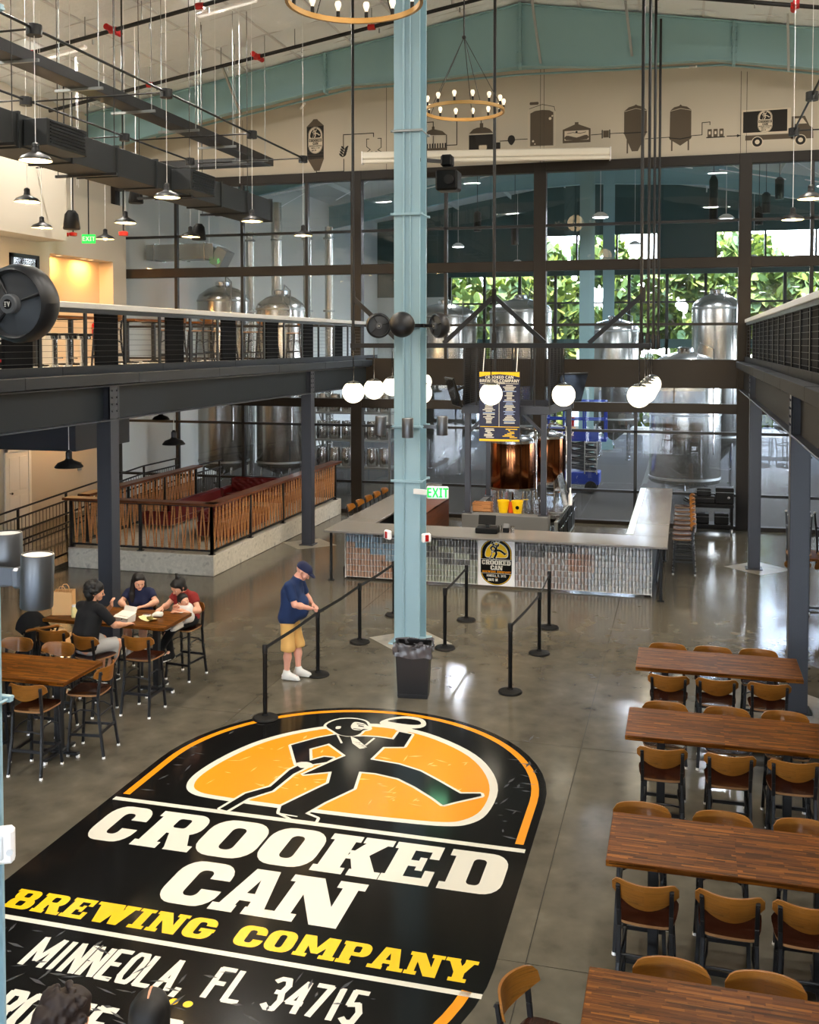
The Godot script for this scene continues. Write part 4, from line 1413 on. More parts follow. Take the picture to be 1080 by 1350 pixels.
func build_mural():
	var t := thing("mural", "dark brown brewing process mural painted across the beige gable wall", "mural", Vector3(0, 0, FAR + 0.004))
	var xf := Transform3D()
	var up := func(k: float): return Transform3D(Basis(), Vector3(0, 0, 0.002 * k))
	var dark := mat("mural_dark", Color(0.16, 0.15, 0.14), 0.85)
	var mid := mat("mural_brown", Color(0.36, 0.32, 0.27), 0.85)
	var pale := mat("mural_pale", Color(0.84, 0.79, 0.71), 0.85)
	# the can-shaped tank with the oval logo
	var m := M.new()
	m.flat(vec("-10.85,11.35 -10.32,11.37 -10.32,10.42 -10.84,10.4"), xf)
	part(t, "painted_can", m, dark)
	m = M.new()
	m.flat(vec("-10.86,11.35 -10.68,11.52 -10.64,11.57 -10.52,11.57 -10.49,11.53 -10.31,11.37"), xf)
	m.flat(vec("-10.82,10.4 -10.31,10.42 -10.45,10.06 -10.61,10.06"), xf)
	for y in [10.62, 10.52, 10.44]: m.flat(rr(-10.84, y, -10.32, y + 0.008, 0), up.call(1.0))
	part(t, "painted_can_end", m, mid)
	emblem(t, Transform3D(Basis().scaled(Vector3(0.095, 0.102, 1)), Vector3(-10.58, 11.0, 0.002)), 0.0012, pale, dark, dark, dark, pale)
	m = M.new()
	line2(m, "-10.55,10.05 -10.55,10.01 -9.7,10.01 -9.7,10.36", 0.025, xf)
	line2(m, "-9.71,10.69 -9.71,11.07 -8.79,11.07 -8.79,10.97", 0.025, xf)
	line2(m, "-8.93,10.91 -9.0,10.91 -9.0,10.69 -8.89,10.6 -9.0,10.53 -9.0,10.36", 0.02, xf)
	line2(m, "-8.66,10.91 -8.56,10.91 -8.56,10.65 -8.66,10.58 -8.56,10.53 -8.56,10.36", 0.02, xf)
	line2(m, "-7.32,11.29 -7.01,11.29 -7.01,11.15", 0.025, xf)
	line2(m, "-6.61,10.61 -6.32,10.61 -6.32,11.3 -5.62,11.3 -5.62,11.18", 0.025, xf)
	line2(m, "-5.08,10.65 -4.83,10.65", 0.02, xf)
	line2(m, "-4.65,10.67 -4.31,10.67", 0.02, xf)
	line2(m, "-2.55,10.69 -2.26,10.7", 0.02, xf)
	line2(m, "-2.03,10.7 -1.69,10.7", 0.02, xf)
	line2(m, "-1.1,10.51 -0.48,10.52", 0.02, xf)
	line2(m, "0.09,10.53 0.37,10.54 0.37,10.86 0.57,10.87 0.57,10.8", 0.02, xf)
	line2(m, "1.01,10.47 1.3,10.47", 0.025, xf)
	m.flat(vec("1.26,10.51 1.37,10.47 1.26,10.43"), up.call(1.0))
	part(t, "painted_pipe", m, dark)
	m = M.new()
	for k in 4:
		for s in [-1.0, 1.0]: m.flat(smooth(PackedVector2Array([Vector2(-9.73 + k * 0.02, 10.42 + k * 0.07), Vector2(-9.73 + s * 0.09 + k * 0.02, 10.47 + k * 0.07), Vector2(-9.73 + s * 0.11 + k * 0.02, 10.54 + k * 0.07), Vector2(-9.73 + s * 0.03 + k * 0.02, 10.5 + k * 0.07)]), 2), xf)
	m.flat(smooth(vec("-4.76,10.52 -4.66,10.64 -4.68,10.76 -4.76,10.8 -4.84,10.76 -4.86,10.64"), 3), xf)
	part(t, "painted_hop", m, dark)
	m = M.new()
	for x in [-8.85, -8.71]: m.flat(disc(x, 10.485, 0.065), xf)
	m.flat(vec("-9.0,10.33 -8.56,10.33 -8.56,10.36 -9.0,10.36"), xf)
	part(t, "painted_mill", m, dark)
	# mash vessel, kettle
	m = M.new()
	m.flat(vec("-7.25,10.93 -7.16,11.05 -7.06,11.08 -6.96,11.08 -6.74,11.02 -6.61,10.9"), xf)
	m.flat(rr(-7.05, 11.05, -6.97, 11.16, 0), xf)
	m.flat(rr(-7.24, 10.34, -6.62, 10.55, 0), xf)
	part(t, "painted_vessel", m, mid)
	m = M.new()
	line2(m, "-7.24,10.9 -7.24,10.3", 0.025, up.call(1.0))
	line2(m, "-6.62,10.9 -6.62,10.3", 0.025, up.call(1.0))
	for k in 8: m.flat(rr(-7.2 + k * 0.075, 10.55, -7.16 + k * 0.075, 10.68, 0), xf)
	m.flat(rr(-7.02, 10.55, -7.0, 10.9, 0), xf)
	m.flat(vec("-5.97,10.3 -5.25,10.3 -5.25,10.86 -5.97,10.86"), xf)
	m.flat(rr(-5.26, 10.44, -5.07, 10.62, 0), xf)
	part(t, "painted_kettle", m, dark)
	m = M.new()
	m.flat(vec("-5.97,10.9 -5.85,11.02 -5.73,11.06 -5.5,11.06 -5.37,11.0 -5.27,10.89"), xf)
	m.flat(rr(-5.66, 11.04, -5.56, 11.18, 0), xf)
	m.flat(rr(-5.7, 10.42, -5.44, 10.58, 0.04), up.call(1.0))
	# jar, tent, fermenters
	m.flat(vec("-4.23,11.37 -4.1,11.43 -3.9,11.45 -3.7,11.43 -3.59,11.37 -3.59,10.46 -4.23,10.47"), xf)
	m.flat(rr(-4.25, 11.6, -4.0, 11.68, 0.03), xf)
	m.flat(vec("-3.33,10.87 -3.0,11.0 -3.0,11.06 -2.9,11.06 -2.9,11.0 -2.57,10.87"), xf)
	m.flat(rr(-3.33, 10.5, -2.57, 10.87, 0), xf)
	m.flat(smooth(vec("-3.24,10.58 -3.24,10.7 -3.1,10.68 -2.95,10.64 -2.8,10.68 -2.66,10.7 -2.66,10.58"), 2), up.call(2.0))
	m.flat(vec("-1.67,11.28 -1.55,11.38 -1.4,11.42 -1.36,11.45 -1.32,11.42 -1.18,11.38 -1.07,11.28 -1.07,10.68 -1.3,10.19 -1.46,10.19 -1.67,10.68"), xf)
	for x in [-1.58, -1.16]: m.flat(rr(x - 0.02, 10.14, x + 0.02, 10.5, 0), xf)
	m.flat(vec("-0.46,11.22 -0.36,11.31 -0.23,11.34 -0.19,11.38 -0.15,11.34 -0.02,11.31 0.09,11.22 0.09,10.46 -0.19,10.28 -0.47,10.46"), xf)
	for x in [-0.41, 0.02]: m.flat(rr(x - 0.02, 10.15, x + 0.02, 10.45, 0), xf)
	m.flat(rr(-2.23, 10.6, -2.08, 10.79, 0), xf)
	for x in [0.51, 0.66, 0.81]: m.flat(rr(x, 10.47, x + 0.11, 10.68, 0.02), xf)
	m.flat(vec("2.62,10.9 2.94,10.9 3.06,10.63 3.14,10.58 3.15,10.31 2.6,10.31"), xf)
	m.flat(rr(1.47, 10.33, 2.65, 10.46, 0), xf)
	part(t, "painted_tank", m, mid)
	m = M.new()
	m.flat(rr(-5.68, 10.44, -5.46, 10.56, 0.03), up.call(2.0))
	m.flat(rr(-3.28, 10.57, -2.62, 10.83, 0), up.call(1.0))
	for p in [[-3.68, 11.2, 0.04], [-3.62, 11.27, 0.025], [-4.15, 10.6, 0.03], [-4.1, 10.52, 0.02]]: m.flat(disc(p[0], p[1], p[2], 10), up.call(1.0))
	line2(m, "-4.28,11.45 -4.28,10.45 -4.2,10.42 -3.6,10.42 -3.54,10.46 -3.54,11.5", 0.015, up.call(1.0))
	line2(m, "-1.66,11.27 -1.36,11.34 -1.08,11.27", 0.012, up.call(1.0))
	line2(m, "-0.46,11.21 -0.19,11.27 0.08,11.21", 0.012, up.call(1.0))
	m.flat(vec("2.7,10.7 2.7,10.84 2.89,10.84 2.99,10.7"), up.call(1.0))
	for k in 3: m.flat(rr(0.54 + k * 0.15, 10.54, 0.59 + k * 0.15, 10.62, 0.01), up.call(1.0))
	m.flat(rr(1.38, 10.49, 2.6, 11.13, 0), xf)
	for x in [1.77, 2.84]: m.flat(disc(x, 10.28, 0.145), up.call(2.0))
	part(t, "painted_highlight", m, pale)
	m = M.new()
	line2(m, "-1.67,10.69 -1.07,10.69", 0.03, up.call(1.0))
	line2(m, "-0.47,10.5 -0.19,10.46 0.09,10.5", 0.025, up.call(1.0))
	line2(m, "-4.25,11.5 -3.9,11.6 -3.57,11.52 -3.54,11.4", 0.015, up.call(1.0))
	for s in [-1.0, 1.0]: m.flat(rr(-2.155 + s * 0.1 - 0.015, 10.58, -2.155 + s * 0.1 + 0.015, 10.81, 0), up.call(1.0))
	m.flat(rr(0.48, 10.445, 0.95, 10.475, 0), up.call(1.0))
	line2(m, "-3.2,10.76 -3.05,10.78 -2.85,10.75 -2.7,10.78", 0.015, up.call(2.0))
	m.flat(disc(-2.95, 10.79, 0.03, 10), up.call(2.0))
	m.flat(vec("1.41,10.53 2.51,10.53 2.51,11.1 1.41,11.08"), up.call(1.0))
	for x in [1.77, 2.84]:
		m.flat(disc(x, 10.28, 0.125), up.call(3.0))
	part(t, "painted_truck", m, dark)
	m = M.new()
	for x in [1.77, 2.84]: m.flat(disc(x, 10.28, 0.06), up.call(4.0))
	part(t, "painted_hub", m, pale)
	emblem(t, Transform3D(Basis().scaled(Vector3(0.078, 0.076, 1)), Vector3(1.96, 10.84, 0.005)), 0.0012, pale, dark, dark, dark, pale)

func build_bar():
	var t := thing("bar_counter", "long U-shaped bar with a grey stone top and a front of coloured cans", "bar")
	var H := 1.08
	var m := M.new()
	for b in [[Vector3(-7.29, H - 0.05, -21.22), Vector3(-0.3, H, -20.12)], [Vector3(-1.12, H - 0.05, -28.3), Vector3(-0.3, H, -21.222)], [Vector3(-7.29, H - 0.05, -27.6), Vector3(-6.5, H, -21.222)]]: m.b2(b[0], b[1], 0.008)
	part(t, "countertop", m, mat("countertop"))
	m = M.new()
	m.b2(Vector3(-6.9, 0.08, -20.72), Vector3(-0.62, H - 0.06, -20.58), 0.004)
	m.b2(Vector3(-0.75, 0.0, -28.2), Vector3(-0.62, H - 0.06, -20.72), 0.004)
	m.b2(Vector3(-6.9, 0.0, -27.5), Vector3(-6.77, H - 0.06, -20.72), 0.004)
	part(t, "carcass", m, mat("black_frame"))
	m = M.new()
	m.b2(Vector3(-1.14, H + 0.001, -28.2), Vector3(-1.0, H + 0.006, -21.3))
	part(t, "film_strip", m, mat("film", Color(0.78, 0.88, 0.86), 0.3)).set_meta("label", "pale protective film along the bar's inner edge")
	m = M.new()
	m.b2(Vector3(-6.45, H - 0.3, -21.28), Vector3(-1.2, H - 0.02, -21.22))
	part(t, "drip_rail", m, mat("steel"))
	for p in [Vector2(-0.42, -20.2), Vector2(-7.17, -20.25), Vector2(-0.42, -24.0), Vector2(-7.17, -24.0), Vector2(-0.42, -27.6)]:
		m = M.new()
		m.tube(Vector3(p.x, 0.01, p.y), Vector3(p.x, H - 0.05, p.y), 0.03, -1, 10)
		m.tube(Vector3(p.x, 0, p.y), Vector3(p.x, 0.015, p.y), 0.07, -1, 12)
		part(t, "support_post", m, mat("black_steel"))
	m = M.new()
	m.path([Vector3(-6.98, 0.02, -20.6), Vector3(-7.0, 0.2, -20.6), Vector3(-7.02, 0.22, -21.0), Vector3(-7.02, 0.22, -27)], 0.025)
	m.path([Vector3(-0.52, 0.22, -20.9), Vector3(-0.52, 0.22, -28)], 0.025)
	part(t, "foot_rail", m, mat("black_steel"))
	m = M.new()
	m.b2(Vector3(-6.9, 0.05, -20.58), Vector3(-0.62, 1.03, -20.572))
	part(t, "back_panel", m, mat("back_panel", Color(0.62, 0.62, 0.62), 0.6))
	# shelves of cans
	m = M.new()
	for r in 9: m.b2(Vector3(-6.93, 0.05 + r * 0.1235 - 0.004, -20.585), Vector3(-0.6, 0.05 + r * 0.1235, -20.48))
	for x in [-6.935, -0.605]: m.b2(Vector3(x - 0.006, 0.02, -20.585), Vector3(x + 0.006, 1.03, -20.475))
	part(t, "clear_shelving", m, mat("acrylic", Color(0.95, 0.95, 0.95), 0.2))
	m = M.new()
	m.lathe([Vector2(0, 0.0), Vector2(0.022, 0.0), Vector2(0.0305, 0.012), Vector2(0.0305, 0.094), Vector2(0.023, 0.108), Vector2(0.023, 0.113), Vector2(0, 0.111)], 9)
	var can := m.mesh()
	var cm := mat("can_print", Color.WHITE, 0.28, 0.5)
	cm.vertex_color_use_as_albedo = true
	can.surface_set_material(0, cm)
	var mm := MultiMesh.new()
	mm.transform_format = MultiMesh.TRANSFORM_3D
	mm.use_colors = true
	mm.mesh = can
	var list := []
	rng.seed = 31
	for r in 8:
		for c in 94:
			var x := -6.895 + c * 0.0669
			if x > -4.07 and x < -3.3: continue
			var y := 0.05 + r * 0.1235
			var u := (x + 6.93) / 6.33
			var v := (r + 0.5) / 8.0
			var k := Color(0.62, 0.62, 0.60)
			if x < -4.07:   # left field: blue sky, orange slope, black stepped shape, pale green
				if u < 0.22: k = Color(0.16, 0.34, 0.50) if v > 0.75 - u * 2.2 else Color(0.50, 0.22, 0.08)
				else: k = Color(0.42, 0.46, 0.34)
				if v > 0.86 - maxf(u - 0.1, 0) * 1.9 and u > 0.1 and v > 0.4 and (r + int(c / 5)) % 4 != 3: k = Color(0.03, 0.03, 0.03)
			else:   # right field: black notches, rust and pink, then white and pale blue
				if v > 0.55 + (u - 0.57) * 1.4 and u < 0.83: k = Color(0.05, 0.05, 0.06) if (r + c) % 3 != 0 else Color(0.25, 0.25, 0.28)
				elif u < 0.8: k = Color(0.50, 0.36, 0.31) if (c + r) % 2 else Color(0.55, 0.55, 0.56)
				else: k = Color(0.45, 0.55, 0.66) if rng.randf() < 0.5 else Color(0.70, 0.72, 0.75)
				if u > 0.74 and u < 0.82 and v > 0.4 and v < 0.75: k = Color(0.45, 0.20, 0.10)
			k = k.lerp(Color(0.85, 0.85, 0.85), (0.2 if u < 0.8 else 0.45) + rng.randf() * 0.25)
			list.append([Transform3D(Basis(Vector3.UP, rng.randf() * 0.5), Vector3(x, y, -20.525)), k])
	mm.instance_count = list.size()
	for i in list.size():
		mm.set_instance_transform(i, list[i][0])
		mm.set_instance_color(i, list[i][1])
	var mi := MultiMeshInstance3D.new()
	mi.multimesh = mm
	mi.name = "can_front"
	t.add_child(mi, true)
	stuff(mi)
	mi.set_meta("label", "rows of drink cans in a mosaic of blue, orange, black and white")
	# sign on the front
	var s := thing("bar_sign", "white bar-front sign with the black and yellow oval logo", "sign", Vector3(-3.685, 0.05, -20.46))
	m = M.new()
	m.box(Vector3(0, 0.49, 0), Vector3(0.76, 0.98, 0.03), Basis(), 0.004)
	part(s, "panel", m, mat("white_plastic"))
	emblem(s, Transform3D(Basis().scaled(Vector3(0.138, 0.124, 1)), Vector3(0, 0.54, 0.016)), 0.0012, mat("print_black"), mat("print_white"), mat("print_yellow"), mat("print_amber"), mat("print_black"))
	# what stands on the bar
	var po := thing("till", "black point-of-sale screen with its base on the bar", "till", Vector3(-3.92, H, -20.75))
	m = M.new()
	m.box(Vector3(0, 0.06, 0), Vector3(0.46, 0.11, 0.36), Basis(), 0.015)
	part(po, "cash_drawer", m, mat("black_plastic"))
	m = M.new()
	m.bar(Vector3(0, 0.1, -0.02), Vector3(0, 0.26, 0.03), 0.08, 0.02)
	part(po, "stand", m, mat("galvanised"))
	m = M.new()
	m.box(Vector3(0, 0.27, 0.05), Vector3(0.36, 0.2, 0.025), Basis(Vector3.RIGHT, -0.35), 0.006)
	part(po, "screen", m, mat("black_plastic"))
	var cr := thing("card_reader", "small black card reader to the right of the till", "card reader", Vector3(-3.55, H, -20.85))
	m = M.new()
	m.box(Vector3(0, 0.05, 0), Vector3(0.13, 0.1, 0.12), Basis(), 0.012)
	part(cr, "body", m, mat("black_plastic"))
	m = M.new()
	m.box(Vector3(0, 0.13, 0.0), Vector3(0.12, 0.1, 0.03), Basis(Vector3.RIGHT, -0.5), 0.008)
	part(cr, "keypad", m, mat("grey_block"))
	for q in [[-3.68, "left"], [-3.42, "right"]]:
		var c := thing("tumbler", "short steel tumbler on the bar %s of the card reader" % q[1], "cup", Vector3(q[0], H, -20.85), 0.0, "tumblers on the bar")
		m = M.new()
		m.lathe([Vector2(0, 0), Vector2(0.035, 0), Vector2(0.042, 0.13), Vector2(0.038, 0.13), Vector2(0.032, 0.01), Vector2(0, 0.01)], 12)
		part(c, "cup", m, mat("steel"))
	build_island()

func build_island():
	var t := thing("bar_island", "grey bar island with a steel worktop under the steel tower", "counter", Vector3(0, 0, 0))
	var m := M.new()
	m.b2(Vector3(-5.15, 0, -24.3), Vector3(-3.08, 0.9, -23.9), 0.01)
	m.b2(Vector3(-5.15, 0, -28.0), Vector3(-5.0, 0.9, -24.3))
	part(t, "block", m, mat("grey_block"))
	m = M.new()
	m.b2(Vector3(-5.0, 0.8, -28.0), Vector3(-2.85, 0.9, -24.3), 0.006)
	part(t, "worktop", m, mat("steel"))
	m = M.new()
	m.b2(Vector3(-2.95, 0.02, -27.8), Vector3(-2.87, 0.79, -24.0), 0.006)
	part(t, "cooler_front", m, mat("galvanised"))
	for z in [-24.5, -25.4, -26.3, -27.2]:
		m = M.new()
		m.box(Vector3(-2.85, 0.45, z), Vector3(0.03, 0.6, 0.78), Basis(), 0.01)
		var d := part(t, "cooler_door", m, mat("black_plastic"))
		m = M.new()
		m.tube(Vector3(-2.81, 0.6, z - 0.3), Vector3(-2.81, 0.6, z + 0.3), 0.015)
		part(d, "handle", m, mat("chrome"))
	# tower of four posts, a ring beam with knee braces, a mesh cage on top
	var k := thing("steel_tower", "black steel tower with a mesh cage over the copper tanks", "frame")
	for p in [[-5.05, -24.15, 0.9], [-3.22, -24.15, 0.9], [-5.05, -26.9, 0.9], [-2.9, -26.6, 0.9]]:
		m = M.new()
		m.b2(Vector3(p[0] - 0.065, p[2], p[1] - 0.065), Vector3(p[0] + 0.065, 3.3, p[1] + 0.065), 0.006)
		m.b2(Vector3(p[0] - 0.12, p[2], p[1] - 0.12), Vector3(p[0] + 0.12, p[2] + 0.02, p[1] + 0.12))
		part(k, "post", m, mat("mezz_steel"))
	for b in [[Vector3(-5.2, 3.4, -24.15), Vector3(-3.07, 3.4, -24.15)], [Vector3(-5.2, 3.4, -26.75), Vector3(-2.8, 3.4, -26.75)], [Vector3(-5.12, 3.4, -26.8), Vector3(-5.12, 3.4, -24.1)], [Vector3(-2.9, 3.4, -26.8), Vector3(-3.15, 3.4, -24.1)]]:
		m = M.new()
		m.bar(b[0], b[1], 0.12, 0.2, 0.006)
		part(k, "ring_beam", m, mat("mezz_steel"))
	for s in [[-5.05, 1.0], [-3.22, -1.0]]:
		m = M.new()
		m.bar(Vector3(s[0] + s[1] * 0.03, 2.85, -24.15), Vector3(s[0] + s[1] * 0.5, 3.32, -24.15), 0.07, 0.07)
		part(k, "knee_brace", m, mat("mezz_steel"))
	m = M.new()
	for x in [-5.15, -4.85, -4.4, -3.9, -3.45, -3.1]:
		for z in [-24.15, -26.75]: m.b2(Vector3(x - 0.02, 3.5, z - 0.02), Vector3(x + 0.02, 4.95, z + 0.02))
	for z in [-24.8, -25.5, -26.2]:
		for x in [-5.15, -3.1]: m.b2(Vector3(x - 0.02, 3.5, z - 0.02), Vector3(x + 0.02, 4.95, z + 0.02))
	for z in [-24.15, -26.75]: m.b2(Vector3(-5.15, 4.92, z - 0.025), Vector3(-3.1, 4.97, z + 0.025))
	part(k, "cage_bar", m, mat("black_steel"))
	m = M.new()
	for i in 40: m.b2(Vector3(-5.15 + i * 0.0525, 3.5, -26.765), Vector3(-5.143 + i * 0.0525, 4.95, -26.755))
	for i in 28: m.b2(Vector3(-5.15, 3.5 + i * 0.0525, -26.765), Vector3(-3.1, 3.507 + i * 0.0525, -26.755))
	for i in 50:
		for x in [-5.15, -3.1]: m.b2(Vector3(x - 0.004, 3.5, -24.15 - i * 0.0525), Vector3(x + 0.004, 4.95, -24.157 - i * 0.0525))
	for i in 28:
		for x in [-5.15, -3.1]: m.b2(Vector3(x - 0.004, 3.5 + i * 0.0525, -26.75), Vector3(x + 0.004, 3.507 + i * 0.0525, -24.15))
	stuff(part(k, "wire_mesh", m, mat("black_steel")))
	# menu board
	var b := thing("menu_board", "tall navy menu board with yellow bands hanging before the copper tank", "sign", Vector3(-4.24, 2.66, -23.9))
	m = M.new()
	m.box(Vector3(0, 0.83, 0), Vector3(0.97, 1.66, 0.05), Basis(), 0.006)
	part(b, "panel", m, mat("menu_navy", Color(0.07, 0.08, 0.21), 0.35))
	m = M.new()
	m.flat(vec("-0.48,1.65 0.48,1.65 0.48,1.53 0.3,1.57 0,1.6 -0.3,1.57 -0.48,1.53"), Transform3D(Basis(), Vector3(0, 0, 0.027)))
	m.flat(rr(-0.48, 0.01, 0.48, 0.06, 0), Transform3D(Basis(), Vector3(0, 0, 0.027)))
	m.flat(rr(-0.46, 0.345, 0.48, 0.36, 0), Transform3D(Basis(), Vector3(0, 0, 0.027)))
	part(b, "band", m, mat("print_yellow"))
	m = M.new()
	m.flat(rr(-0.46, 1.37, 0.46, 1.38, 0), Transform3D(Basis(), Vector3(0, 0, 0.027)))
	m.flat(rr(-0.01, 0.36, 0.0, 1.37, 0), Transform3D(Basis(), Vector3(0, 0, 0.027)))
	part(b, "rule", m, mat("print_white"))
	for w in [["CROOKED CAN", 0.07, 1.525], ["BREWING COMPANY", 0.07, 1.44], ["MINNEOLA", 0.035, 1.395]]:
		var l := part(b, "lettering", words(w[0], w[1]), mat("print_white"))
		l.position = Vector3(0, w[2], 0.028)
	rng.seed = 8
	m = M.new()   # the beer list is too small to read: lines of type, as bars of ink
	var ml := M.new()
	var y := 1.33
	while y > 0.42:
		for c in [[-0.25, 0.3], [0.24, 0.34]]:
			var w: float = c[1] * rng.randf_range(0.35, 1.0)
			(m if rng.randf() < 0.7 else ml).flat(rr(c[0] - w / 2, y - 0.009, c[0] + w / 2, y + 0.009, 0), Transform3D(Basis(), Vector3(0, 0, 0.027)))
		y -= 0.034
	y = 0.3
	var my := M.new()
	while y > 0.1:
		m.flat(rr(-0.24 - 0.17 * rng.randf(), y - 0.01, -0.24 + 0.17 * rng.randf(), y + 0.01, 0), Transform3D(Basis(), Vector3(0, 0, 0.027)))
		my.flat(rr(0.26 - 0.18 * rng.randf(), y - 0.01, 0.26 + 0.18 * rng.randf(), y + 0.01, 0), Transform3D(Basis(), Vector3(0, 0, 0.027)))
		y -= 0.033
	part(b, "menu_line", m, mat("print_white"))
	part(b, "menu_line", ml, mat("menu_blue", Color(0.6, 0.68, 0.85), 0.4))
	part(b, "menu_line", my, mat("print_yellow"))
	m = M.new()
	for x in [-0.4, 0.4]: m.tube(Vector3(x, 1.64, -0.02), Vector3(x, 2.28, -0.25), 0.008)
	part(b, "hanger", m, mat("wire"))
	# screens on both sides of the cage
	for q in [[Vector3(-5.38, 3.82, -24.0), Vector3(0.6, -0.62, 0), "turned to the left side of the tower", -0.2], [Vector3(-2.6, 3.95, -24.1), Vector3(0.55, 0.75, 0), "turned to the right side of the tower", 0.2]]:
		var s := thing("television", "black television screen %s" % q[2], "television", q[0])
		s.basis = Basis(Vector3.UP, -1.15 if q[3] < 0 else 1.0) * Basis(Vector3.RIGHT, 0.3)
		m = M.new()
		m.box(Vector3.ZERO, Vector3(1.05, 0.72, 0.05), Basis(), 0.01)
		part(s, "bezel", m, mat("black_plastic"))
		m = M.new()
		m.box(Vector3(0, 0, 0.027), Vector3(0.99, 0.66, 0.004))
		part(s, "screen_glass", m, mat("screen_dark", Color(0.05, 0.06, 0.08), 0.08))
		m = M.new()
		m.bar(Vector3(0, 0, -0.03), Vector3(0, 0.05, -0.3), 0.06, 0.06)
		part(s, "wall_bracket", m, mat("black_steel"))
	# copper tanks
	var i := 0
	for q in [[-4.13, -25.2, 0.56, "front copper brewing tank on steel legs behind the menu board"], [-3.5, -26.6, 0.5, "second copper brewing tank half hidden behind the front one"]]:
		var c := thing("copper_tank", q[3], "tank", Vector3(q[0], 0.9, q[1]))
		var r: float = q[2]
		m = M.new()
		m.lathe([Vector2(0, 0.42), Vector2(r * 0.6, 0.43), Vector2(r * 0.98, 0.5), Vector2(r, 0.54), Vector2(r, 1.66), Vector2(r * 0.99, 1.68)], 40)
		part(c, "shell", m, mat("copper"))
		m = M.new()
		for y2 in [0.5, 1.66]: m.lathe([Vector2(r, y2 - 0.03), Vector2(r + 0.015, y2 - 0.03), Vector2(r + 0.015, y2 + 0.03), Vector2(r, y2 + 0.03)], 40)
		m.lathe([Vector2(r * 0.99, 1.68), Vector2(r * 0.8, 1.76), Vector2(r * 0.4, 1.82), Vector2(0, 1.83)], 32)
		part(c, "lid", m, mat("steel"))
		for a in 4:
			m = M.new()
			var v := Vector3(cos(a * PI / 2 + 0.78) * r * 0.8, 0, sin(a * PI / 2 + 0.78) * r * 0.8)
			m.tube(v, v + Vector3(0, 0.5, 0), 0.045, -1, 10)
			m.tube(v, v + Vector3(0, 0.03, 0), 0.08, -1, 10)
			part(c, "leg", m, mat("steel"))
		m = M.new()
		m.path([Vector3(0.1, 1.8, 0.2), Vector3(0.12, 2.0, 0.22), Vector3(0.3, 2.02, 0.3), Vector3(r + 0.06, 1.95, 0.3), Vector3(r + 0.08, 0.3, 0.3), Vector3(r + 0.2, 0.2, 0.3)], 0.028)
		m.path([Vector3(0, 0.42, 0), Vector3(0, 0.25, 0.05), Vector3(0.1, 0.22, r), Vector3(0.35, 0.22, r + 0.1)], 0.03)
		m.lathe([Vector2(0.16, 1.8), Vector2(0.17, 1.92), Vector2(0, 1.94)], 16, Transform3D(Basis(), Vector3(-0.15, 0, 0.15)))
		part(c, "piping", m, mat("chrome"))
		m = M.new()
		m.tube(Vector3(0.32, 0.16, r + 0.1), Vector3(0.32, 0.3, r + 0.1), 0.045)
		m.bar(Vector3(0.32, 0.3, r + 0.1), Vector3(0.5, 0.32, r + 0.14), 0.02, 0.02)
		part(c, "valve", m, mat("chrome"))
		i += 1
	i = 0
	for x in [-4.22, -3.88]:
		var c := thing("yellow_bucket", "bright yellow bucket on the island, %s of the pair" % ["left", "right"][i], "bucket", Vector3(x, 0.9, -24.36), 0.0, "yellow buckets")
		m = M.new()
		m.lathe([Vector2(0, 0), Vector2(0.1, 0), Vector2(0.14, 0.28), Vector2(0.15, 0.28), Vector2(0.15, 0.3), Vector2(0.13, 0.3), Vector2(0.095, 0.02), Vector2(0, 0.02)], 18)
		part(c, "pail", m, mat("yellow"))
		m = M.new()
		m.flat(disc(0, 0.15, 0.045), Transform3D(Basis(), Vector3(0.02, 0, 0.128)))
		if i == 1: part(c, "emblem", m, mat("print_black"))
		i += 1
	var jar := thing("orange_jar", "small orange tub between the two yellow buckets", "tub", Vector3(-4.05, 0.9, -24.42))
	m = M.new()
	m.lathe([Vector2(0, 0), Vector2(0.06, 0), Vector2(0.07, 0.26), Vector2(0, 0.27)], 14)
	part(jar, "body", m, mat("orange", Color(0.9, 0.35, 0.08), 0.4))
	var cr := thing("wooden_crate", "orange wooden crate on the island left of the tank", "crate", Vector3(-4.75, 0.9, -24.5))
	for s in [-1.0, 1.0]:
		m = M.new()
		m.box(Vector3(0, 0.11, s * 0.14), Vector3(0.44, 0.2, 0.02), Basis(), 0.003)
		part(cr, "side_board", m, mat("slat_wood"))
		m = M.new()
		m.box(Vector3(s * 0.22, 0.11, 0), Vector3(0.02, 0.22, 0.3), Basis(), 0.003)
		part(cr, "end_board", m, mat("slat_wood"))
	m = M.new()
	m.box(Vector3(0, 0.015, 0), Vector3(0.44, 0.02, 0.28))
	part(cr, "bottom_board", m, mat("slat_wood"))
	# beer taps on a slanted steel drip panel
	var tp := thing("tap_tower", "chrome beer tap tower with a slanted steel drip panel on the island's right edge", "tap", Vector3(-2.98, 0.9, -25.4))
	m = M.new()
	m.box(Vector3(0.02, 0.02, 0.3), Vector3(0.32, 0.04, 1.3), Basis(), 0.01)
	part(tp, "drip_tray", m, mat("steel"))
	m = M.new()
	m.box(Vector3(0.06, 0.42, -0.1), Vector3(0.03, 0.85, 0.9), Basis(Vector3.BACK, 0.18), 0.008)
	part(tp, "panel", m, mat("steel"))
	for kx in 6:
		m = M.new()
		var z := -0.5 + kx * 0.17
		m.path([Vector3(0.02, 0.5, z), Vector3(-0.09, 0.5, z), Vector3(-0.12, 0.4, z)], 0.018)
		m.tube(Vector3(-0.09, 0.5, z), Vector3(-0.11, 0.72, z), 0.014, 0.022)
		part(tp, "tap", m, mat("chrome"))
	var bt := thing("white_bottle", "white squeeze bottle at the end of the tap tower", "bottle", Vector3(-2.78, 0.9, -25.9))
	m = M.new()
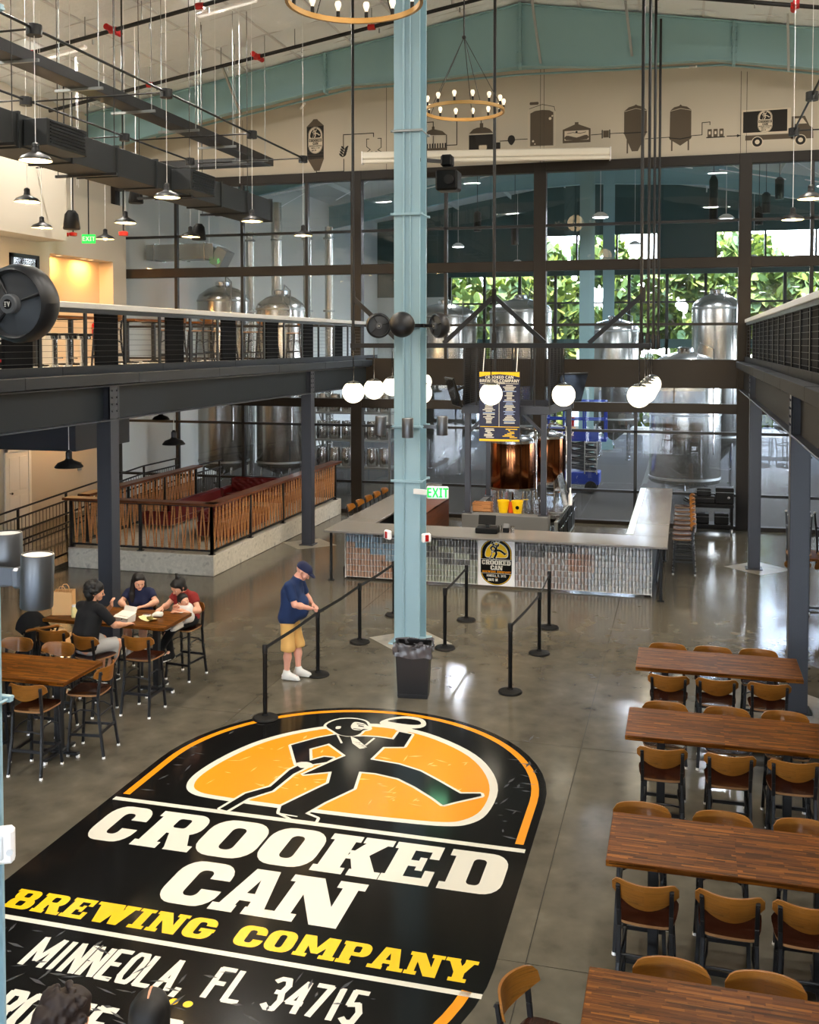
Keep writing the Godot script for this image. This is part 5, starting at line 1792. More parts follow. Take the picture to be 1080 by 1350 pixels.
	m.lathe([Vector2(0, 0), Vector2(0.05, 0), Vector2(0.05, 0.25), Vector2(0.02, 0.32), Vector2(0.018, 0.4), Vector2(0, 0.4)], 12)
	part(bt, "body", m, mat("white_plastic"))
	m = M.new()
	m.lathe([Vector2(0.025, 0.38), Vector2(0.025, 0.43), Vector2(0, 0.45)], 10)
	part(bt, "cap", m, mat("white_plastic"))
	# back-bar cubbies
	var cb := thing("cubby_shelf", "low brown cubby shelf inside the bar near the teal column", "shelf", Vector3(-6.2, 0, -24.2))
	m = M.new()
	for x in [-0.28, 0.02, 0.32]: m.b2(Vector3(x, 0, -1.4), Vector3(x + 0.03, 1.0, 0.9))
	m.b2(Vector3(-0.28, 0.97, -1.4), Vector3(0.35, 1.0, 0.9))
	part(cb, "case", m, mat("cap_wood"))
	for yy in [0.05, 0.35, 0.65]:
		m = M.new()
		m.b2(Vector3(-0.25, yy, -1.35), Vector3(0.32, yy + 0.025, 0.88))
		part(cb, "shelf", m, mat("cap_wood"))
	for zz in [-0.8, -0.2, 0.4]:
		m = M.new()
		m.b2(Vector3(0.02, 0.05, zz), Vector3(0.35, 0.97, zz + 0.025))
		part(cb, "divider", m, mat("cap_wood"))

func build_globe_frame():
	var t := thing("hanging_frame", "black steel frame hung on long rods over the bar, carrying the globe lamps", "frame", Vector3.ZERO)
	var m := M.new()
	var X0 := -6.82
	var X1 := -0.82
	var Z0 := -20.7
	var Z1 := -27.0
	var Y := 4.94
	for b in [[Vector3(X0 - 0.05, Y, Z0), Vector3(X1 + 0.16, Y, Z0)], [Vector3(X1, Y, Z0), Vector3(X1, Y, Z1)], [Vector3(X0, Y, Z0), Vector3(X0, Y, Z1)], [Vector3(X0 - 0.05, Y, Z1), Vector3(X1 + 0.05, Y, Z1)]]:
		m = M.new()
		m.bar(b[0], b[1], 0.1, 0.1, 0.006)
		part(t, "beam", m, mat("black_steel"))
	for p in [[X0, Z0], [-3.79, Z0], [-0.85, Z0], [-0.79, Z0 - 2.1], [-0.74, Z0 - 4.2], [X0, Z1], [-0.68, Z1]]:
		m = M.new()
		m.tube(Vector3(p[0], Y, p[1]), Vector3(p[0], roof_y(p[0]) - 0.2, p[1]), 0.032, -1, 8)
		m.tube(Vector3(p[0], Y - 0.1, p[1]), Vector3(p[0], Y + 0.25, p[1]), 0.05, -1, 8)
		part(t, "rod", m, mat("black_steel"))
	for s in [[-3.79, 1.0], [-3.79, -1.0], [X0, 1.0], [X1, -1.0]]:
		m = M.new()
		m.bar(Vector3(s[0], 5.95, Z0), Vector3(s[0] + s[1] * 1.05, Y + 0.05, Z0), 0.06, 0.09)
		m.tube(Vector3(s[0], 5.8, Z0), Vector3(s[0], 6.1, Z0), 0.05, -1, 8)
		part(t, "brace", m, mat("black_steel"))
	var g: Node3D = null
	var names := ["left front corner", "front, second from left", "front, middle, before the menu board", "front, second from right", "right front corner"]
	var n := 0
	for k in 13:
		var at: Vector3
		var lab := ""
		if k < 5:
			at = Vector3(lerpf(X0, X1 - 0.06, k / 4.0), 3.95, Z0)
			lab = "white glass globe lamp hanging from the black frame: " + names[k]
		elif k < 9:
			at = Vector3(X1, 3.95, Z0 - 1.5 * (k - 4))
			lab = "white glass globe lamp in the right row, %s behind the front corner" % ["first", "second", "third", "last"][k - 5]
		else:
			at = Vector3(X0, 3.95, Z0 - 1.5 * (k - 8))
			lab = "white glass globe lamp in the left row, %s behind the front corner" % ["first", "second", "third", "last"][k - 9]
		if g == null:
			g = thing("globe_lamp", lab, "pendant lamp", at, 0.0, "globe lamps over the bar")
			m = M.new()
			m.ball(Vector3.ZERO, Vector3.ONE * 0.235, 24)
			part(g, "globe", m, glow("opal", Color(1.0, 0.97, 0.88), 1.7))
			m = M.new()
			m.lathe([Vector2(0.15, 0.185), Vector2(0.12, 0.215), Vector2(0.03, 0.245), Vector2(0, 0.245)], 18)
			part(g, "cap", m, mat("chrome"))
			m = M.new()
			m.tube(Vector3(0, 0.24, 0), Vector3(0, 0.95, 0), 0.012, -1, 6)
			part(g, "stem", m, mat("chrome"))
		else: copy(g, at, 0.0, lab)
		lamp(at, Color(1.0, 0.90, 0.74), 1.6, 0.2, "globe_light")
		n += 1

var stool0: Node3D
var table0: Node3D

func make_stool(label: String) -> Node3D:   # back at +z, the sitter faces -z
	var t := thing("bar_stool", label, "bar stool")
	t.set_meta("base", "bar_stool")
	var st := mat("stool_steel")
	var m := M.new()
	# saddle seat with rounded corners and a dished middle
	var rim := smooth(vec("-0.2,-0.2 0,-0.215 0.2,-0.2 0.22,0 0.19,0.17 0.1,0.21 -0.1,0.21 -0.19,0.17 -0.22,0"), 3)
	var n := rim.size()
	m.s.set_smooth_group(1)
	for ring in 5:
		var a := ring / 5.0
		var b := (ring + 1) / 5.0
		for i in n:
			var f := func(k: int, r: float): return Vector3(rim[k % n].x * r, 0.765 - 0.018 * (1.0 - r * r), rim[k % n].y * r)
			if ring == 0: m.tri(f.call(i, 0.0), f.call(i + 1, b), f.call(i, b))
			else: m.qo(f.call(i, a), f.call(i, b), f.call(i + 1, b), f.call(i + 1, a), Vector3.UP)
	part(t, "seat", m, mat("seat_wood"))
	m = M.new()
	m.s.set_smooth_group(0)
	for i in n:
		var p := rim[i]
		var r := rim[(i + 1) % n]
		m.qo(Vector3(p.x, 0.765, p.y), Vector3(r.x, 0.765, r.y), Vector3(r.x * 0.98, 0.742, r.y * 0.98), Vector3(p.x * 0.98, 0.742, p.y * 0.98), Vector3(p.x, 0, p.y))
	m.flat(Transform2D(0, Vector2.ZERO).scaled(Vector2(0.98, 0.98)) * rim, Transform3D(Basis(Vector3.RIGHT, PI / 2), Vector3(0, 0.742, 0)))
	part(t, "seat_edge", m, mat("seat_ply", Color(0.62, 0.46, 0.30), 0.4))
	for s in [-1.0, 1.0]:
		m = M.new()
		m.bar(Vector3(s * 0.17, 0.745, -0.15), Vector3(s * 0.2, 0.02, -0.2), 0.032, 0.032, 0.004)
		m.s.set_smooth_group(0)
		part(t, "leg", m, st)
		m = M.new()
		var pts := [Vector3(s * 0.21, 0.02, 0.26), Vector3(s * 0.19, 0.45, 0.2), Vector3(s * 0.185, 0.72, 0.185), Vector3(s * 0.187, 0.85, 0.2), Vector3(s * 0.192, 1.045, 0.228)]
		for i in 4: m.bar(pts[i], pts[i + 1], 0.032, 0.032, 0.004)
		m.tube(Vector3(s * 0.192, 1.02, 0.235), Vector3(s * 0.192, 1.02, 0.25), 0.01, -1, 6)
		part(t, "leg", m, st)
		m = M.new()
		m.bar(Vector3(s * 0.195, 0.27, -0.185), Vector3(s * 0.2, 0.27, 0.22), 0.022, 0.03)
		part(t, "footrest", m, st)
		m = M.new()
		m.path([Vector3(s * 0.185, 0.5, -0.17), Vector3(s * 0.16, 0.56, -0.06), Vector3(s * 0.16, 0.56, 0.1), Vector3(s * 0.185, 0.5, 0.19)], 0.01)
		part(t, "brace", m, st)
		for z in [[-0.2, 0.2], [0.26, 0.21]]:
			m = M.new()
			m.tube(Vector3(s * z[1], 0, z[0]), Vector3(s * z[1], 0.025, z[0]), 0.022, 0.018, 8)
			part(t, "glide", m, mat("white_plastic"))
	m = M.new()
	for z in [-0.19, 0.22]: m.bar(Vector3(-0.2, 0.3 if z > 0 else 0.24, z), Vector3(0.2, 0.3 if z > 0 else 0.24, z), 0.022, 0.034)
	part(t, "footrest", m, st)
	m = M.new()
	m.path([Vector3(-0.185, 0.5, 0.19), Vector3(-0.1, 0.53, 0.23), Vector3(0.1, 0.53, 0.23), Vector3(0.185, 0.5, 0.19)], 0.01)
	for z in [-0.14, 0.15]: m.bar(Vector3(-0.18, 0.73, z), Vector3(0.18, 0.73, z), 0.03, 0.02)
	part(t, "brace", m, st)
	# bent plywood back
	m = M.new()
	var fs := []
	for side in [0.0, 0.018]:
		fs.append(func(a: float, b: float):
			var u := a * 2 - 1
			var lo := 0.895 + 0.085 * u * u
			var hi := 1.08 + 0.008 * u * u - 0.05 * pow(absf(u), 11.0)
			return Vector3(u * 0.24, lerpf(lo, hi, b), 0.268 - 0.105 * u * u + 0.02 * b - side))
	m.grid(16, 5, fs[0], Vector3.BACK)
	m.grid(16, 5, fs[1], Vector3.FORWARD)
	m.s.set_smooth_group(2)
	for i in 16:
		for e in [0.0, 1.0]: m.qo(fs[0].call(i / 16.0, e), fs[0].call((i + 1) / 16.0, e), fs[1].call((i + 1) / 16.0, e), fs[1].call(i / 16.0, e), Vector3.UP if e > 0 else Vector3.DOWN)
	for i in 5:
		for e in [0.0, 1.0]: m.qo(fs[0].call(e, i / 5.0), fs[0].call(e, (i + 1) / 5.0), fs[1].call(e, (i + 1) / 5.0), fs[1].call(e, i / 5.0), Vector3.RIGHT if e > 0 else Vector3.LEFT)
	part(t, "backrest", m, mat("chair_wood"))
	return t

func stool(x: float, z: float, turn: float, label: String, group := "") -> Node3D:
	var t: Node3D
	if stool0 == null:
		stool0 = make_stool(label)
		t = stool0
	else: t = copy(stool0, Vector3(x, 0, z), turn, label, group)
	t.position = Vector3(x, 0, z)
	t.rotation.y = turn
	if group: t.set_meta("group", group)
	return t

func table(x: float, z: float, label: String):
	if table0 == null:
		table0 = thing("bar_table", label, "table", Vector3(x, 0, z), 0.0, "long wooden bar tables")
		table0.set_meta("base", "bar_table")
		var m := M.new()
		m.box(Vector3(0, 1.025, 0), Vector3(1.93, 0.05, 0.84), Basis(), 0.006)
		part(table0, "tabletop", m, mat("table_wood"))
		for s in [-0.62, 0.62]:
			m = M.new()
			m.box(Vector3(s, 0.52, 0), Vector3(0.085, 0.96, 0.085), Basis(), 0.006)
			part(table0, "pedestal", m, mat("stool_steel"))
			m = M.new()
			m.box(Vector3(s, 0.99, 0), Vector3(0.09, 0.018, 0.6), Basis(), 0.003)
			m.box(Vector3(s, 0.985, 0), Vector3(0.36, 0.012, 0.09), Basis(), 0.003)
			part(table0, "top_bracket", m, mat("stool_steel"))
			m = M.new()
			m.bar(Vector3(s, 0.045, -0.3), Vector3(s, 0.045, 0.3), 0.06, 0.035, 0.008)
			m.bar(Vector3(s - 0.26, 0.045, 0), Vector3(s + 0.26, 0.045, 0), 0.06, 0.035, 0.008)
			m.box(Vector3(s, 0.06, 0), Vector3(0.12, 0.05, 0.12), Basis(), 0.01)
			part(table0, "foot", m, mat("stool_steel"))
			m = M.new()
			for d in [Vector3(0, 0, 0.29), Vector3(0, 0, -0.29), Vector3(0.25, 0, 0), Vector3(-0.25, 0, 0)]: m.tube(Vector3(s, 0, 0) + d, Vector3(s, 0.03, 0) + d, 0.025, -1, 8)
			part(table0, "glide", m, mat("white_plastic"))
	else: copy(table0, Vector3(x, 0, z), 0.0, label)

func build_dining():
	var tz := [-13.08, -10.82, -8.24, -6.02]
	var tn := ["farthest right-hand", "second farthest right-hand", "second nearest right-hand", "nearest right-hand"]
	for i in 4: table(0.41, tz[i], "long wooden bar table, the %s one beside the black columns" % tn[i] if i < 1 else "long wooden bar table, the %s one of the row" % tn[i])
	table(-7.91, -13.1, "long wooden bar table where three people sit with a kraft bag")
	table(-7.91, -10.73, "long wooden bar table at the left edge, nearest on that side")
	var far := [[-0.19, 0.37, 0.93], [-0.18, 0.46, 1.05], [-0.32, 0.33, 0.97], [-0.05, 0.51, 1.1]]
	var near := [[-0.16, 0.39, 0.97], [-0.19, 0.44, 1.02], [-0.24, 0.35, 0.87], [-0.1, 0.5, 1.1]]
	var pos := ["left", "middle", "right"]
	for i in 4:
		for k in 3:
			stool(far[i][k], tz[i] - 0.42 + (0.10 if k != 2 else 0.07) , PI, "wooden-backed bar stool on the far side of the %s table, %s" % [tn[i], pos[k]], "stools at the right-hand tables")
			stool(near[i][k], tz[i] + 0.42 + 0.1, [0.0, 0.03, -0.05, 0.0][i] + (0.05 if k == 2 and i == 2 else 0.0), "wooden-backed bar stool on the near side of the %s table, %s" % [tn[i], pos[k]], "stools at the right-hand tables")
	stool(-0.78, -6.05, PI * -0.5 - 0.3, "wooden-backed bar stool at the left head of the nearest right-hand table")
	# left tables
	stool(-8.36, -12.32, 0.1, "wooden-backed bar stool with a kraft paper bag on its seat")
	stool(-7.72, -12.2, -0.25, "wooden-backed bar stool that the man in the black shirt sits on")
	stool(-7.06, -12.35, 0.0, "empty wooden-backed bar stool in front of the table with three people, rightmost")
	stool(-8.0, -13.78, PI, "bar stool under the woman in the navy top")
	stool(-7.2, -13.78, PI - 0.1, "bar stool under the woman in the rust-red top")
	stool(-7.3, -10.3, 0.05, "wooden-backed bar stool before the left-edge table, near its right corner")
	stool(-7.95, -10.2, -0.1, "wooden-backed bar stool before the left-edge table, cut by the teal column")
	stool(-7.0, -10.95, PI * 0.5 + 0.12, "wooden-backed bar stool at the right head of the left-edge table")
	stool(-7.85, -11.38, PI, "wooden-backed bar stool behind the left-edge table, right one of two")
	stool(-8.5, -11.42, PI, "wooden-backed bar stool behind the left-edge table, left one of two")
	# bar stools along both arms of the bar
	for k in 5: stool(-7.62, -23.5 - k * 0.72, -PI / 2, "wooden-backed bar stool along the bar's left arm, number %s from the front" % ["one", "two", "three", "four", "five"][k], "stools along the bar")
	for k in 8: stool(-0.02, -22.9 - k * 0.64, PI / 2, "wooden-backed bar stool along the bar's right arm, number %s from the front" % ["one", "two", "three", "four", "five", "six", "seven", "eight"][k], "stools along the bar")
	# a table far right with stools turned over on it
	copy(table0, Vector3(2.85, 0, -20.3), 0.0, "long wooden bar table behind the right black column with stools upended on it")
	for k in 3:
		var s := stool([2.08, 2.65, 3.3][k], -20.3, 0.0, "bar stool turned upside down on the table behind the right column, %s" % ["left", "middle", "right"][k], "upended stools")
		s.position.y = 1.05 + 0.768
		s.rotation = Vector3(PI, 0.3 * k, 0)

func build_platform():
	var t := frame_of("trim_2")
	var m := M.new()
	m.b2(Vector3(-13.25, 0, -28.3), Vector3(-9.7, 0.45, -19.9), 0.015)
	part(t, "curb", m, mat("curb_concrete"))
	m = M.new()
	m.prism(PackedVector2Array([Vector2(18.2, 0), Vector2(28.3, 0), Vector2(28.3, 0.45), Vector2(26, 0.45)]), 1.5, Transform3D(Basis(Vector3(0, 0, -1), Vector3.UP, Vector3.RIGHT), Vector3(-14.85, 0, 0)))
	part(t, "ramp", m, mat("concrete"))
	var slat := M.new()
	slat.box(Vector3.ZERO, Vector3(0.028, 0.95, 0.02), Basis(), 0.003)
	var sm := slat.mesh()
	var rails := [["wooden slat railing along the platform's front edge", Vector3(-13.2, 0.45, -19.98), Vector3(-9.78, 0.45, -19.98)], ["wooden slat railing along the platform's right side, running back to the glass", Vector3(-9.78, 0.45, -19.98), Vector3(-9.78, 0.45, -28.0)], ["wooden slat railing along the platform's left side behind the sofas", Vector3(-13.2, 0.45, -20.6), Vector3(-13.2, 0.45, -26.0)]]
	for r in rails:
		var a: Vector3 = r[1]
		var b: Vector3 = r[2]
		var len := (b - a).length()
		var o := thing("slat_railing", r[0], "railing", a)
		o.basis = Basis(Vector3.UP, atan2(-(b - a).z, (b - a).x))
		var n := int(ceil(len / 2.3))
		for i in n + 1:
			m = M.new()
			m.box(Vector3(len * i / n, 0.53, 0), Vector3(0.06, 1.06, 0.06), Basis(), 0.004)
			m.box(Vector3(len * i / n, 0.008, 0), Vector3(0.12, 0.016, 0.12))
			part(o, "post", m, mat("black_steel"))
		m = M.new()
		m.b2(Vector3(0, 0.06, -0.02), Vector3(len, 0.1, 0.02))
		m.b2(Vector3(0, 1.02, -0.03), Vector3(len, 1.06, 0.03))
		part(o, "rail_bar", m, mat("black_steel"))
		m = M.new()
		m.b2(Vector3(-0.14, 1.06, -0.16), Vector3(len + 0.14, 1.115, 0.16), 0.008)
		part(o, "cap_rail", m, mat("cap_wood"))
		var x := 0.08
		var i := 0
		while x < len - 0.06:
			if absf(fposmod(x + len / n * 0.5, len / n) - len / n * 0.5) > 0.05:
				var p := part(o, "slat", sm, mat("slat_wood"))
				p.position = Vector3(x, 0.56, 0.0)
				p.rotation.z = (0.075 if i % 2 == 0 else -0.075)
				if i % 5 == 3: p.rotation.z *= 0.3
			x += 0.088
			i += 1
	# ramp handrails of black steel
	for q in [[-14.85, "black steel ramp handrail nearest the left wall"], [-13.42, "black steel ramp handrail beside the wooden platform railing"]]:
		var o := thing("ramp_railing", q[1], "railing", Vector3(q[0], 0, 0))
		var y := func(z: float): return clampf((-z - 18.2) / 7.8 * 0.45, 0, 0.45)
		for h in [1.05, 0.84, 0.16]:
			m = M.new()
			var pts := []
			for z in [-18.4, -20.0, -22.0, -24.0, -26.0, -28.1]: pts.append(Vector3(0, y.call(z) + h, z))
			m.path(pts, 0.024, 7)
			part(o, "rail", m, mat("black_steel"))
		m = M.new()
		m.path([Vector3(0, 0.9, -18.0), Vector3(0, 1.02, -18.1), Vector3(0, 1.05, -18.4)], 0.024, 7)
		m.path([Vector3(0, 0.9, -18.0), Vector3(0, 0.86, -18.1), Vector3(0, 0.84, -18.4)], 0.024, 7)
		part(o, "rail_end", m, mat("black_steel"))
		for k in 6:
			m = M.new()
			var z := -18.45 - k * 1.9
			m.box(Vector3(0, y.call(z) + 0.52, z), Vector3(0.05, 1.04, 0.05), Basis(), 0.004)
			part(o, "post", m, mat("black_steel"))
		for k in 70:
			m = M.new()
			var z := -18.6 - k * 0.135
			m.tube(Vector3(0, y.call(z) + 0.16, z), Vector3(0, y.call(z) + 0.84, z), 0.008, -1, 5, false)
			part(o, "baluster", m, mat("black_steel"))
	# tufted red sofas on the platform
	for q in [[Vector3(-12.4, 0.45, -23.7), PI / 2, 2.6, "long tufted dark red leather sofa on the platform, back to the left railing"], [Vector3(-11.6, 0.45, -26.8), PI, 2.0, "dark red leather sofa at the platform's far end, facing the room"], [Vector3(-10.4, 0.45, -22.5), -PI / 2, 2.2, "dark red leather sofa behind the right slat railing"]]:
		var s := thing("leather_sofa", q[3], "sofa", q[0], q[1])
		s.scale = Vector3(1, 0.7, 1)
		var w: float = q[2]
		m = M.new()
		m.box(Vector3(0, 0.27, 0), Vector3(w, 0.3, 0.75), Basis(), 0.05)
		part(s, "seat", m, mat("red_leather"))
		m = M.new()
		m.grid(int(w * 24), 16, func(a: float, b: float):
			var x := (a - 0.5) * w
			var y := 0.4 + b * 0.55
			return Vector3(x, y, 0.36 - 0.035 * absf(sin((x + y) * 14.0)) * absf(sin((x - y) * 14.0)) - 0.12 + 0.03 * b), Vector3.FORWARD)
		m.box(Vector3(0, 0.66, 0.36), Vector3(w, 0.62, 0.2), Basis(), 0.06)
		part(s, "backrest", m, mat("red_leather"))
		for d in [-1.0, 1.0]:
			m = M.new()
			m.box(Vector3(d * (w * 0.5 + 0.06), 0.4, 0.02), Vector3(0.16, 0.5, 0.82), Basis(), 0.06)
			part(s, "armrest", m, mat("red_leather"))
		m = M.new()
		for x in [-w * 0.46, w * 0.46]:
			for z in [-0.3, 0.3]: m.tube(Vector3(x, 0, z), Vector3(x, 0.14, z), 0.025, 0.035)
		part(s, "foot", m, mat("black_steel"))

func build_queue():
	var posts := {}
	var k := 0
	var xs := [[-5.36, -5.3, -5.21, -5.12], [-3.76, -3.77], [-2.38, -2.23, -2.27]]
	var zs := [[-12.5, -14.36, -16.13, -17.9], [-16.17, -17.92], [-14.36, -16.29, -17.82]]
	var line := ["left", "middle", "right"]
	var s0: Node3D = null
	for l in 3:
		for i in xs[l].size():
			var nm := "black retractable belt post in the %s queue line, %s from the front" % [line[l], ["first", "second", "third", "fourth"][i]]
			if l == 0 and i == 1: nm = "black retractable belt post that the man in the cap leans on"
			var at := Vector3(xs[l][i], 0, zs[l][i])
			if s0 == null:
				s0 = thing("queue_post", nm, "barrier post", at, 0.0, "queue posts")
				var m := M.new()
				m.lathe([Vector2(0, 0), Vector2(0.17, 0), Vector2(0.175, 0.012), Vector2(0.16, 0.03), Vector2(0.05, 0.05), Vector2(0.04, 0.07), Vector2(0, 0.07)], 24)
				part(s0, "base", m, mat("black_plastic"))
				m = M.new()
				m.tube(Vector3(0, 0.05, 0), Vector3(0, 0.9, 0), 0.03, -1, 14)
				part(s0, "pole", m, mat("black_plastic"))
				m = M.new()
				m.lathe([Vector2(0.03, 0.88), Vector2(0.036, 0.885), Vector2(0.036, 0.985), Vector2(0.03, 1.0), Vector2(0, 1.0)], 14)
				part(s0, "belt_head", m, mat("rubber"))
			else: copy(s0, at, 0.0, nm)
			if i > 0:
				var a := Vector3(xs[l][i - 1], 0.95, zs[l][i - 1])
				var b := Vector3(xs[l][i], 0.95, zs[l][i])
				var d := (b - a).normalized() * 0.036
				var m2 := M.new()
				var mid := (a + b) * 0.5 - Vector3(0, 0.015, 0)
				m2.bar(a + d, mid, 0.004, 0.05)
				m2.bar(mid, b - d, 0.004, 0.05)
				single("queue_belt", m2, mat("rubber"), "black belt stretched in the %s queue line between its %s posts" % [line[l], ["first and second", "second and third", "third and fourth"][i - 1]], "belt", "queue belts")
	# the bin
	var t := thing("waste_bin", "slim black waste bin with a crumpled grey liner before the teal column", "bin", Vector3(-3.68, 0, -13.88), 0.12)
	var m := M.new()
	var w := 0.245
	var d := 0.15
	m.s.set_smooth_group(-1)
	var lo := [Vector3(-w * 0.86, 0.0, d * 0.85), Vector3(w * 0.86, 0.0, d * 0.85), Vector3(w * 0.86, 0.0, -d * 0.85), Vector3(-w * 0.86, 0.0, -d * 0.85)]
	var hi := [Vector3(-w, 0.76, d), Vector3(w, 0.76, d), Vector3(w, 0.76, -d), Vector3(-w, 0.76, -d)]
	for i in 4:
		m.qo(lo[i], lo[(i + 1) % 4], hi[(i + 1) % 4], hi[i], lo[i] + lo[(i + 1) % 4])
		m.qo(lo[i] * 0.96 + Vector3(0, 0.03, 0), lo[(i + 1) % 4] * 0.96 + Vector3(0, 0.03, 0), hi[(i + 1) % 4] * Vector3(0.96, 1, 0.96), hi[i] * Vector3(0.96, 1, 0.96), -lo[i] - lo[(i + 1) % 4])
	m.qo(lo[0], lo[1], lo[2], lo[3], Vector3.DOWN)
	m.b2(Vector3(-w - 0.006, 0.7, d - 0.01), Vector3(w + 0.006, 0.76, d + 0.006), 0.004)
	m.b2(Vector3(-w * 0.88, 0.02, d * 0.86), Vector3(w * 0.88, 0.06, d * 0.9), 0.004)
	part(t, "body", m, mat("bin_black", Color(0.075, 0.075, 0.085), 0.4))
	m = M.new()
	rng.seed = 3
	var corners := [Vector2(-w, d), Vector2(w, d), Vector2(w, -d), Vector2(-w, -d)]
	m.grid(64, 9, func(a: float, b: float):
		var q := fposmod(a * 4.0, 4.0)
		var c0: Vector2 = corners[int(q) % 4]
		var c1: Vector2 = corners[(int(q) + 1) % 4]
		var p := c0.lerp(c1, q - floor(q))
		var wob := 0.008 * sin(a * 61.0 + b * 4.0) + 0.006 * sin(a * 117.0 - b * 7.0) + 0.007 * sin(a * 29.0 + b * 13.0)
		var fall := 0.16 + 0.05 * sin(a * TAU + 0.6)
		var y := 0.785 + 0.012 * sin(a * 40.0) - maxf(b - 0.3, 0.0) / 0.7 * fall - maxf(0.3 - b, 0) * 0.3
		var k2 := (1.085 if b > 0.25 else 0.93 + b * 0.55)
		return Vector3(p.x * k2 + (signf(p.x) * wob if absf(p.x) >= w * 0.99 else 0.0), y, p.y * k2 + (signf(p.y) * wob if absf(p.y) >= d * 0.99 else 0.0)), Vector3.ZERO, true)
	part(t, "liner", m, mat("liner", Color(0.33, 0.33, 0.35), 0.16))
	# equipment cart at the far right
	var c := thing("utility_cart", "black two-shelf utility cart against the far window by the right column", "cart", Vector3(0.72, 0, -28.0))
	for y in [0.2, 0.74]:
		m = M.new()
		m.box(Vector3(0, y, 0), Vector3(1.05, 0.1, 0.55), Basis(), 0.015)
		part(c, "shelf", m, mat("black_plastic"))
	for x in [-0.48, 0.48]:
		for z in [-0.23, 0.23]:
			m = M.new()
			m.box(Vector3(x, 0.47, z), Vector3(0.07, 0.5, 0.07), Basis(), 0.008)
			part(c, "post", m, mat("black_plastic"))
			m = M.new()
			m.tube(Vector3(x - 0.02, 0.06, z), Vector3(x + 0.02, 0.06, z), 0.06, -1, 14)
			m.box(Vector3(x, 0.13, z), Vector3(0.05, 0.06, 0.04))
			part(c, "caster", m, mat("galvanised"))
	m = M.new()
	m.path([Vector3(-0.55, 0.78, -0.2), Vector3(-0.72, 0.86, -0.2), Vector3(-0.72, 0.86, 0.2), Vector3(-0.55, 0.78, 0.2)], 0.02)
	part(c, "handle", m, mat("black_plastic"))
	for q in [[Vector3(0.5, 0.79, -28.0), Vector3(0.56, 0.18, 0.4), "low black equipment case on the left of the cart's top"], [Vector3(0.5, 0.972, -28.0), Vector3(0.36, 0.2, 0.3), "small dark case stacked on another case on the cart"], [Vector3(1.02, 0.79, -28.0), Vector3(0.46, 0.42, 0.4), "square black amplifier case with a white knob on the cart"], [Vector3(0.45, 0.25, -28.0), Vector3(0.36, 0.26, 0.36), "dark equipment box on the left of the cart's lower shelf"], [Vector3(0.95, 0.25, -28.0), Vector3(0.36, 0.28, 0.36), "dark equipment box on the right of the cart's lower shelf"]]:
		var b := thing("equipment_case", q[2], "case", q[0])
		m = M.new()
		m.box(Vector3(0, q[1].y / 2, 0), q[1], Basis(), 0.02)
		part(b, "shell", m, mat("black_plastic"))
		m = M.new()
		m.box(Vector3(0, q[1].y * 0.72, 0), q[1] * Vector3(1.01, 0.02, 1.01))
		if q[1].y > 0.4: m.ball(Vector3(0.1, 0.17, 0.21), Vector3.ONE * 0.035, 10)
		part(b, "latch", m, mat("galvanised"))

